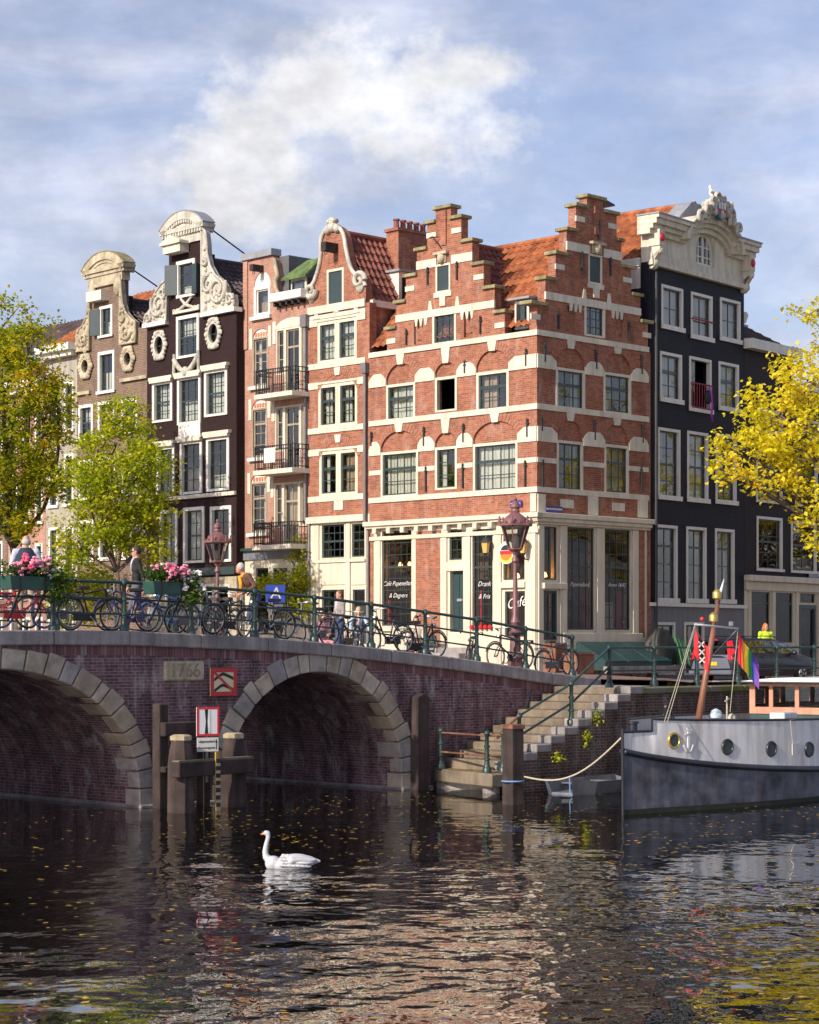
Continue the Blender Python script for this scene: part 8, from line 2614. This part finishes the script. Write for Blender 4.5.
def person(label, loc, rz, scale, top, legs, shoes, hair, hairm, pose=None, sleeve=None, inner=None, extra=None, face=True, vest=None, group=None, look=0.0):
    """faces local -y; the body is one fused surface with clothing as its materials"""
    J = dict(STAND)
    if pose: J.update(pose)
    root = empty('person', loc, rz, label, 'person', group); root.scale = (scale,) * 3
    mats = ['skin', top, sleeve or top, legs, shoes, inner or top]
    V = lambda n: Vector(J[n])
    pel, ch, nk, hd = V('pel'), V('chest'), V('neck'), V('head')
    P = []
    sd = (V('shL') - V('shR')).normalized(); up = (ch - pel).normalized(); fw = up.cross(sd)
    rot = Matrix((sd, -fw if False else up.cross(sd), up)).transposed()
    P.append(('e', pel, (.165, .115, .15), 3, rot)); P.append(('e', pel.lerp(ch, .45), (.155, .108, .2), 1, rot)); P.append(('e', ch, (.185, .118, .2), 1, rot)); P.append(('e', ch + up * .1, (.19, .095, .10), 1, rot))
    if inner: P.append(('e', ch + up * .03 - fw * -.0 + (up.cross(sd)) * -.075, (.055, .06, .17), 5, rot))
    P.append(('c', nk - up * .03, nk.lerp(hd, .5), .06, .052, 0))
    P.append(('e', hd, (.074, .092, .112), 0)); P.append(('e', hd + Vector((0, -.03, -.055)), (.052, .058, .062), 0))
    for s_ in 'LR':
        sh, el, wr, ha = V('sh' + s_), V('el' + s_), V('wr' + s_), V('hd' + s_)
        P.append(('c', ch.lerp(sh, .75) + up * .02, sh, .075, .074, 2)); P.append(('c', sh, el, .066, .048, 2)); P.append(('c', el, wr, .047, .035, 2)); P.append(('c', wr, wr.lerp(ha, .3), .028, .03, 0)); P.append(('e', ha, (.034, .03, .046), 0))
        hi, kn, an = V('hip' + s_), V('kn' + s_), V('an' + s_)
        P.append(('c', hi, kn, .095, .064, 3)); P.append(('c', kn, an, .062, .045, 3))
        f = (an - kn).normalized(); toe = Vector((f.y * .0, -1, 0))
        if 'toe' + s_ in J: toe = V('toe' + s_).normalized()
        P.append(('c', an + Vector((0, .02, -.035)), an + toe * .15 + Vector((0, 0, -.055)), .045, .036, 4))
    me = capsule_mesh(P, .017)
    assign(me, P, mats)
    k = MB()
    # face and fingers added to the same mesh
    hr = Matrix.Rotation(look, 3, 'Z')
    if face:
        k.mi = 0; k.lathe([(.018, 0), (.014, .02), (.004, .04)], (0, 0, 0), 6)
        k.v = [tuple(hd + hr @ Vector((p[0], -.085 - .022 * (1 - p[2] / .04), p[2] - .03))) for p in k.v]
    for s_ in (-1, 1): k.ball(hd + hr @ Vector((s_ * .076, .0, -.01)), .013, .022, .032, 6, 5)
    for s_ in 'LR':
        ha, wr = V('hd' + s_), V('wr' + s_)
        d = (ha - wr).normalized(); side = d.cross(Vector((1, 0, 0)) if abs(d.x) < .8 else Vector((0, 0, 1))).normalized(); pal = d.cross(side)
        for i, (o_, L_) in enumerate(((-.024, .062), (-.008, .072), (.008, .068), (.024, .052))):
            b0 = ha + d * .02 + side * o_; k.tube([b0, b0 + d * L_ * .55 + pal * .006, b0 + d * L_ * .85 + pal * .03], [.0095, .009, .007], 5)
        k.tube([ha - d * .02 + side * -.028, ha + d * .012 + side * -.05, ha + d * .04 + side * -.052 + pal * .015], [.011, .010, .008], 5)
    b = len(me.vertices)
    bm = bmesh.new(); bm.from_mesh(me)
    vs = [bm.verts.new(p) for p in k.v]
    for f in k.f:
        try: fc = bm.faces.new([vs[i] for i in f]); fc.material_index = 0; fc.smooth = True
        except ValueError: pass
    bm.to_mesh(me); bm.free()
    me.name = 'body'
    o = bpy.data.objects.new('body', me); COL.objects.link(o); o.parent = root
    # eyes, mouth
    if face:
        k = MB()
        for s_ in (-1, 1): k.ball(hd + hr @ Vector((s_ * .03, -.082, .012)), .011, .008, .008, 6, 4)
        k.build('eyes', MT['black'], root)
        k = MB(); c = hd + hr @ Vector((0, -.088, -.062)); k.ball(c, .022, .007, .006, 8, 4); k.build('mouth', MT['pink_cloth'], root)
    # hair as a shell over the back and top of the skull
    k = MB()
    if hair == 'short': shp = ((0, .022, .03), (.084, .092, .104))
    elif hair == 'bald': shp = ((0, .03, -.01), (.079, .07, .075))
    else: shp = ((0, .028, .015), (.09, .10, .125))
    k.ball(hd + hr @ Vector(shp[0]), *shp[1], 14, 10)
    if hair == 'bun': k.ball(hd + Vector((0, .06, .13)), .05, .05, .05, 10, 7)
    if hair == 'long':
        for i in range(9): a = PI * (i / 8); c = Vector((.085 * math.cos(a), .03 + .06 * math.sin(a), -.09)); k.ball(hd + hr @ c, .04, .04, .12, 8, 6)
    h_ = k.build('hair', MT[hairm], root, smooth=180)
    if extra: extra(root, J, hd, hr)
    return root


def glasses(root, J, hd, hr):
    k = MB()
    for s_ in (-1, 1): k.ball(hd + hr @ Vector((s_ * .034, -.09, .012)), .028, .01, .02, 8, 5); k.tube([hd + hr @ Vector((s_ * .06, -.085, .015)), hd + hr @ Vector((s_ * .08, .0, .01))], .004, 4)
    k.build('sunglasses', MT['black'], root)


def vest(m):
    def f(root, J, hd, hr):
        k = MB()
        P_ = [(.205, .128, 1.10), (.20, .132, .92), (.205, .135, 1.0), (.21, .14, 1.25), (.20, .13, 1.40), (.12, .10, 1.49)]
        P_ = [(.195, .14, .90), (.20, .142, 1.05), (.212, .146, 1.2), (.212, .142, 1.34), (.17, .12, 1.44), (.085, .09, 1.50)]
        k.loft([[(rx * math.cos(2 * PI * i / 20), ry * math.sin(2 * PI * i / 20), z) for i in range(20)] for rx, ry, z in P_], caps=False)
        k.build('vest', MT[m], root, smooth=180)
    return f


def scarf(m):
    def f(root, J, hd, hr):
        nk, ch = Vector(J['neck']), Vector(J['chest'])
        up = (ch - Vector(J['pel'])).normalized()
        k = MB(); k.torus(nk - up * .02 + Vector((0, -.015, 0)), up, .075, .032, 18, 7); k.tube([nk + Vector((.02, -.1, -.03)), ch + Vector((.03, -.15, -.05)), ch + Vector((.02, -.15, -.25))], [.035, .045, .04], 7); k.build('scarf', MT[m], root, smooth=180)
    return f


def backpack(root, J, hd, hr):
    k = MB()
    for s_ in (-1, 1): k.tube([Vector(J['chest']) + Vector((s_ * .11, .1, .14)), Vector(J['chest']) + Vector((s_ * .12, -.06, .16)), Vector(J['chest']) + Vector((s_ * .13, -.12, -.02)), Vector(J['chest']) + Vector((s_ * .14, .06, -.18))], .02, 6)
    k.build('strap', MT['black'], root)


def onbridge(px, v, dz=0): u = BR.X(px, v); return (*BR.W(u, v), (hdeck(u, v) if u < 15 and v < 7.5 else hstreet(u, v)) + dz)


FACE = BR.rz      # rotation that turns local -y towards the water
person('man seen from behind in a navy vest and pale trousers by the first flower box', onbridge(26, 1.9), PI + .2, 1.13, 'pale_blue', 'khaki', 'grey_shoe', 'bald', 'hair_grey', dict(wrL=(.17, -.2, 1.02), hdL=(.1, -.24, 1.0), wrR=(-.17, -.2, 1.02), hdR=(-.1, -.24, 1.0), elL=(.28, .0, 1.15), elR=(-.28, .0, 1.15)), extra=vest('navy'))
person('man in a black jacket and sunglasses walking left past the second flower box', onbridge(137, 2.0), -R(82), 1.09, 'black_knit', 'grey_trouser', 'grey_shoe', 'short', 'hair_dark',
       dict(knL=(.1, -.12, .5), anL=(.1, -.2, .1), knR=(-.1, .03, .5), anR=(-.1, .24, .14), wrL=(.22, .12, .9), hdL=(.22, .13, .82), elL=(.25, .12, 1.13), wrR=(-.23, -.16, .92), hdR=(-.22, -.2, .85)), extra=glasses, inner='pale_blue')
person('grey-haired man in a brown leather jacket with an orange scarf leaning over his bicycle', onbridge(251, 2.2), -R(72), 1.06, 'leather', 'denim', 'shoe', 'short', 'hair_grey',
       dict(pel=(0, .12, .95), chest=(0, -.08, 1.27), neck=(0, -.17, 1.42), head=(0, -.25, 1.55), shL=(.19, -.1, 1.38), shR=(-.19, -.1, 1.38), elL=(.3, .02, 1.16), elR=(-.3, .04, 1.16), wrL=(.24, -.24, 1.0), hdL=(.22, -.32, .97), wrR=(-.24, -.24, 1.0), hdR=(-.22, -.32, .97), hipL=(.095, .1, .92), hipR=(-.095, .1, .92), anL=(.11, .1, .09), anR=(-.11, .16, .09), knL=(.11, .02, .5)), extra=scarf('orange_cloth'))
person('man in a grey wool jacket and jeans standing with a bicycle, looking left', onbridge(340, 3.2, -.22), -R(65), 1.0, 'grey_wool', 'denim', 'shoe', 'short', 'hair_brown',
       dict(wrL=(.2, -.26, 1.05), hdL=(.18, -.34, 1.04), elL=(.26, -.02, 1.15), wrR=(-.18, -.26, 1.06), hdR=(-.14, -.33, 1.05), elR=(-.26, -.02, 1.15), knL=(.12, -.1, .52), anL=(.12, -.02, .1)), inner='pale_blue')
def seat_pose(h=.5):
    return dict(pel=(0, .05, h + .1), chest=(0, .0, h + .46), neck=(0, -.03, h + .62), head=(0, -.06, h + .77), shL=(.18, 0, h + .57), shR=(-.18, 0, h + .57), elL=(.22, -.06, h + .3), elR=(-.22, -.06, h + .3), wrL=(.1, -.24, h + .26), hdL=(.05, -.3, h + .27), wrR=(-.1, -.24, h + .26), hdR=(-.05, -.3, h + .27),
                hipL=(.09, 0, h + .06), hipR=(-.09, 0, h + .06), knL=(.1, -.42, h + .05), knR=(-.1, -.42, h + .05), anL=(.1, -.4, .1), anR=(-.1, -.4, .1))
person('dark-clothed woman seated behind the railing between the grey-jacketed man and the cyclist', onbridge(329, 7.0, .1), FACE + .3, 1.0, 'black_knit', 'black_knit', 'shoe', 'long', 'hair_dark', seat_pose(.5))
person('person in pink seated half hidden beside the dark-clothed woman', onbridge(322, 6.6, .02), FACE - .2, .95, 'pink_cloth', 'pink_cloth', 'shoe', 'long', 'hair_brown', seat_pose(.5))
cu_ = BR.X(359, 11.0)
lc_ = (*BR.W(cu_, 11.0), hstreet(max(cu_, 15), 11.0))
person('blonde woman cyclist in a pale blue denim jacket riding towards the water', lc_, R(10), 1.0, 'denim_pale', 'navy', 'shoe', 'long', 'hair_blonde',
       dict(pel=(0, .3, 1.0), chest=(0, .16, 1.36), neck=(0, .1, 1.52), head=(0, .05, 1.67), shL=(.18, .13, 1.46), shR=(-.18, .13, 1.46), elL=(.28, -.02, 1.22), elR=(-.28, -.02, 1.22), wrL=(.27, -.22, 1.1), hdL=(.27, -.29, 1.08), wrR=(-.27, -.22, 1.1), hdR=(-.27, -.29, 1.08),
            hipL=(.09, .28, .97), hipR=(-.09, .28, .97), knL=(.1, .02, .72), knR=(-.1, -.06, .66), anL=(.1, .2, .3), anR=(-.1, .06, .26)), extra=backpack, inner='cream_cloth')
bicycle(cu_, 11.0, lc_[2], -R(125), 'bicycle ridden by the blonde woman in pale denim', col='bike_grey', ladies=True, lean=0)
person('person with a brown hair bun in pale clothes sitting on the salmon bench box', onbridge(416, 5.2, .1), FACE - .8, 1.0, 'cream_cloth', 'black_knit', 'shoe', 'bun', 'hair_brown', seat_pose(.45))
person('red-haired person in a bright yellow-green vest standing behind the estate car', (*BR.W(BR.X(765.5, 7.9), 7.9), hstreet(30, 7.9) + .12), R(20), 1.08, 'hivis', 'grey_trouser', 'shoe', 'long', 'hair_red')

# swan
def swan(px, py):
    Y = EYE * FPX / (py - HOR); X = (px - CX) / FPX * Y
    r = empty('swan', (X, Y, 0), 0, 'white swan swimming left on the dark water below the bridge', 'swan')
    P = [('e', (.04, 0, .06), (.34, .17, .13), 0, Matrix.Rotation(R(-6), 3, 'Y')), ('e', (.14, 0, .11), (.26, .15, .11), 0, Matrix.Rotation(R(4), 3, 'Y')), ('c', (.3, 0, .11), (.47, 0, .105), .085, .02, 0), ('e', (-.24, 0, .07), (.13, .12, .12), 0)]
    nk = [(-.27, 0, .1), (-.345, 0, .16), (-.365, 0, .25), (-.352, 0, .34), (-.33, 0, .42), (-.315, 0, .48), (-.325, 0, .53)]
    rr = [.075, .055, .043, .037, .034, .034, .038]
    for i in range(len(nk) - 1): P.append(('c', nk[i], nk[i + 1], rr[i], rr[i + 1], 0))
    P.append(('e', (-.345, 0, .535), (.062, .038, .04), 0)); P.append(('c', (-.39, 0, .525), (-.43, 0, .512), .022, .012, 1))
    P.append(('c', (.05, -.15, .13), (.40, -.06, .13), .06, .02, 0)); P.append(('c', (.05, .15, .13), (.40, .06, .13), .06, .02, 0))
    MT['swan_white'] = mat('swan_white', (.44, .45, .49), .6, .08, 12, bmp=.1); MT['bill'] = mat('bill_orange', (.75, .2, .06), .4, .1)
    me = capsule_mesh(P, .014); assign(me, P, ['swan_white', 'bill'])
    me.name = 'body'; o = bpy.data.objects.new('body', me); COL.objects.link(o); o.parent = r
    k = MB(); k.ball((-.385, 0, .548), .022, .026, .016, 8, 5); k.ball((-.405, 0, .548), .016, .014, .014, 6, 4); k.build('mask', MT['black'], r)
    for s_ in (-1, 1): MB().tube([(.1, s_ * .165, .1), (.28, s_ * .14, .085), (.42, s_ * .06, .1)], [.012, .02, .008], 6).build('wing_edge', MT['swan_white'], r, smooth=180)
    k = MB()
    for s_ in (-1, 1):
        for row in range(4):
            for q in range(7 - row // 2):
                t = (q + .5 * (row % 2)) / 7
                x = -.10 + .46 * t; z = .055 + row * .042 - .02 * t; y = s_ * (.175 - .012 * row - .085 * t * t - (.05 if row == 3 else 0))
                k.ball((x, y, z), .062, .014, .021, 7, 5, Matrix.Rotation(R(8 + 4 * row), 3, 'Y') @ Matrix.Rotation(-s_ * R(6 + 14 * t), 3, 'Z'))
    k.build('wing_feathers', MT['swan_white'], r, smooth=180)
    return r
swan(289, 868)
# gull on the crest
c = FD.W(lc - .12, -.4)
r = empty('gull', (c[0], c[1], zc_r + zfa + 2.5 * ck), 0, 'white gull perched on the crest of the blue-black house', 'bird')
P = [('e', (0, 0, .2), (.11, .1, .17), 0, Matrix.Rotation(R(-25), 3, 'Y')), ('c', (-.05, 0, .32), (-.07, 0, .42), .06, .055, 0), ('e', (-.075, 0, .45), (.06, .05, .055), 0), ('c', (-.12, 0, .445), (-.17, 0, .43), .016, .01, 2), ('c', (.08, 0, .12), (.19, 0, .02), .05, .02, 1)]
for s_ in (-1, 1): P.append(('c', (-.02, s_ * .09, .24), (.14, s_ * .05, .06), .05, .02, 1)); P.append(('c', (0, s_ * .03, .08), (-.01, s_ * .03, -.02), .014, .012, 2))
me = capsule_mesh(P, .014); assign(me, P, ['white', 'pipe', 'orange']); me.name = 'body'; o = bpy.data.objects.new('body', me); COL.objects.link(o); o.parent = r
# bag and ribbon hanging from the open window with the red rail
x0, x1, z0, z1 = HD.rect(rows[1][1])
w_ = FD.W((x0 + x1) / 2 + .1, -.2)
r = empty('hanging_bag', (w_[0], w_[1], zc_r + z0 + .5), FD.rz, 'dark bag with a purple ribbon hung over the red window rail', 'bag')
k = MB(); k.ball((0, -.06, 0), .2, .1, .25, 10, 8); k.build('bag', MT['black'], r, smooth=180)
MT['purple'] = mat('purple_ribbon', (.3, .03, .4), .6, .1)
k = MB(); k.tube([(.0, -.1, .35), (.05, -.16, .1), (.1, -.17, -.3), (.08, -.15, -.6), (.12, -.16, -.85)], .035, 6); k.build('ribbon', MT['purple'], r, smooth=180)
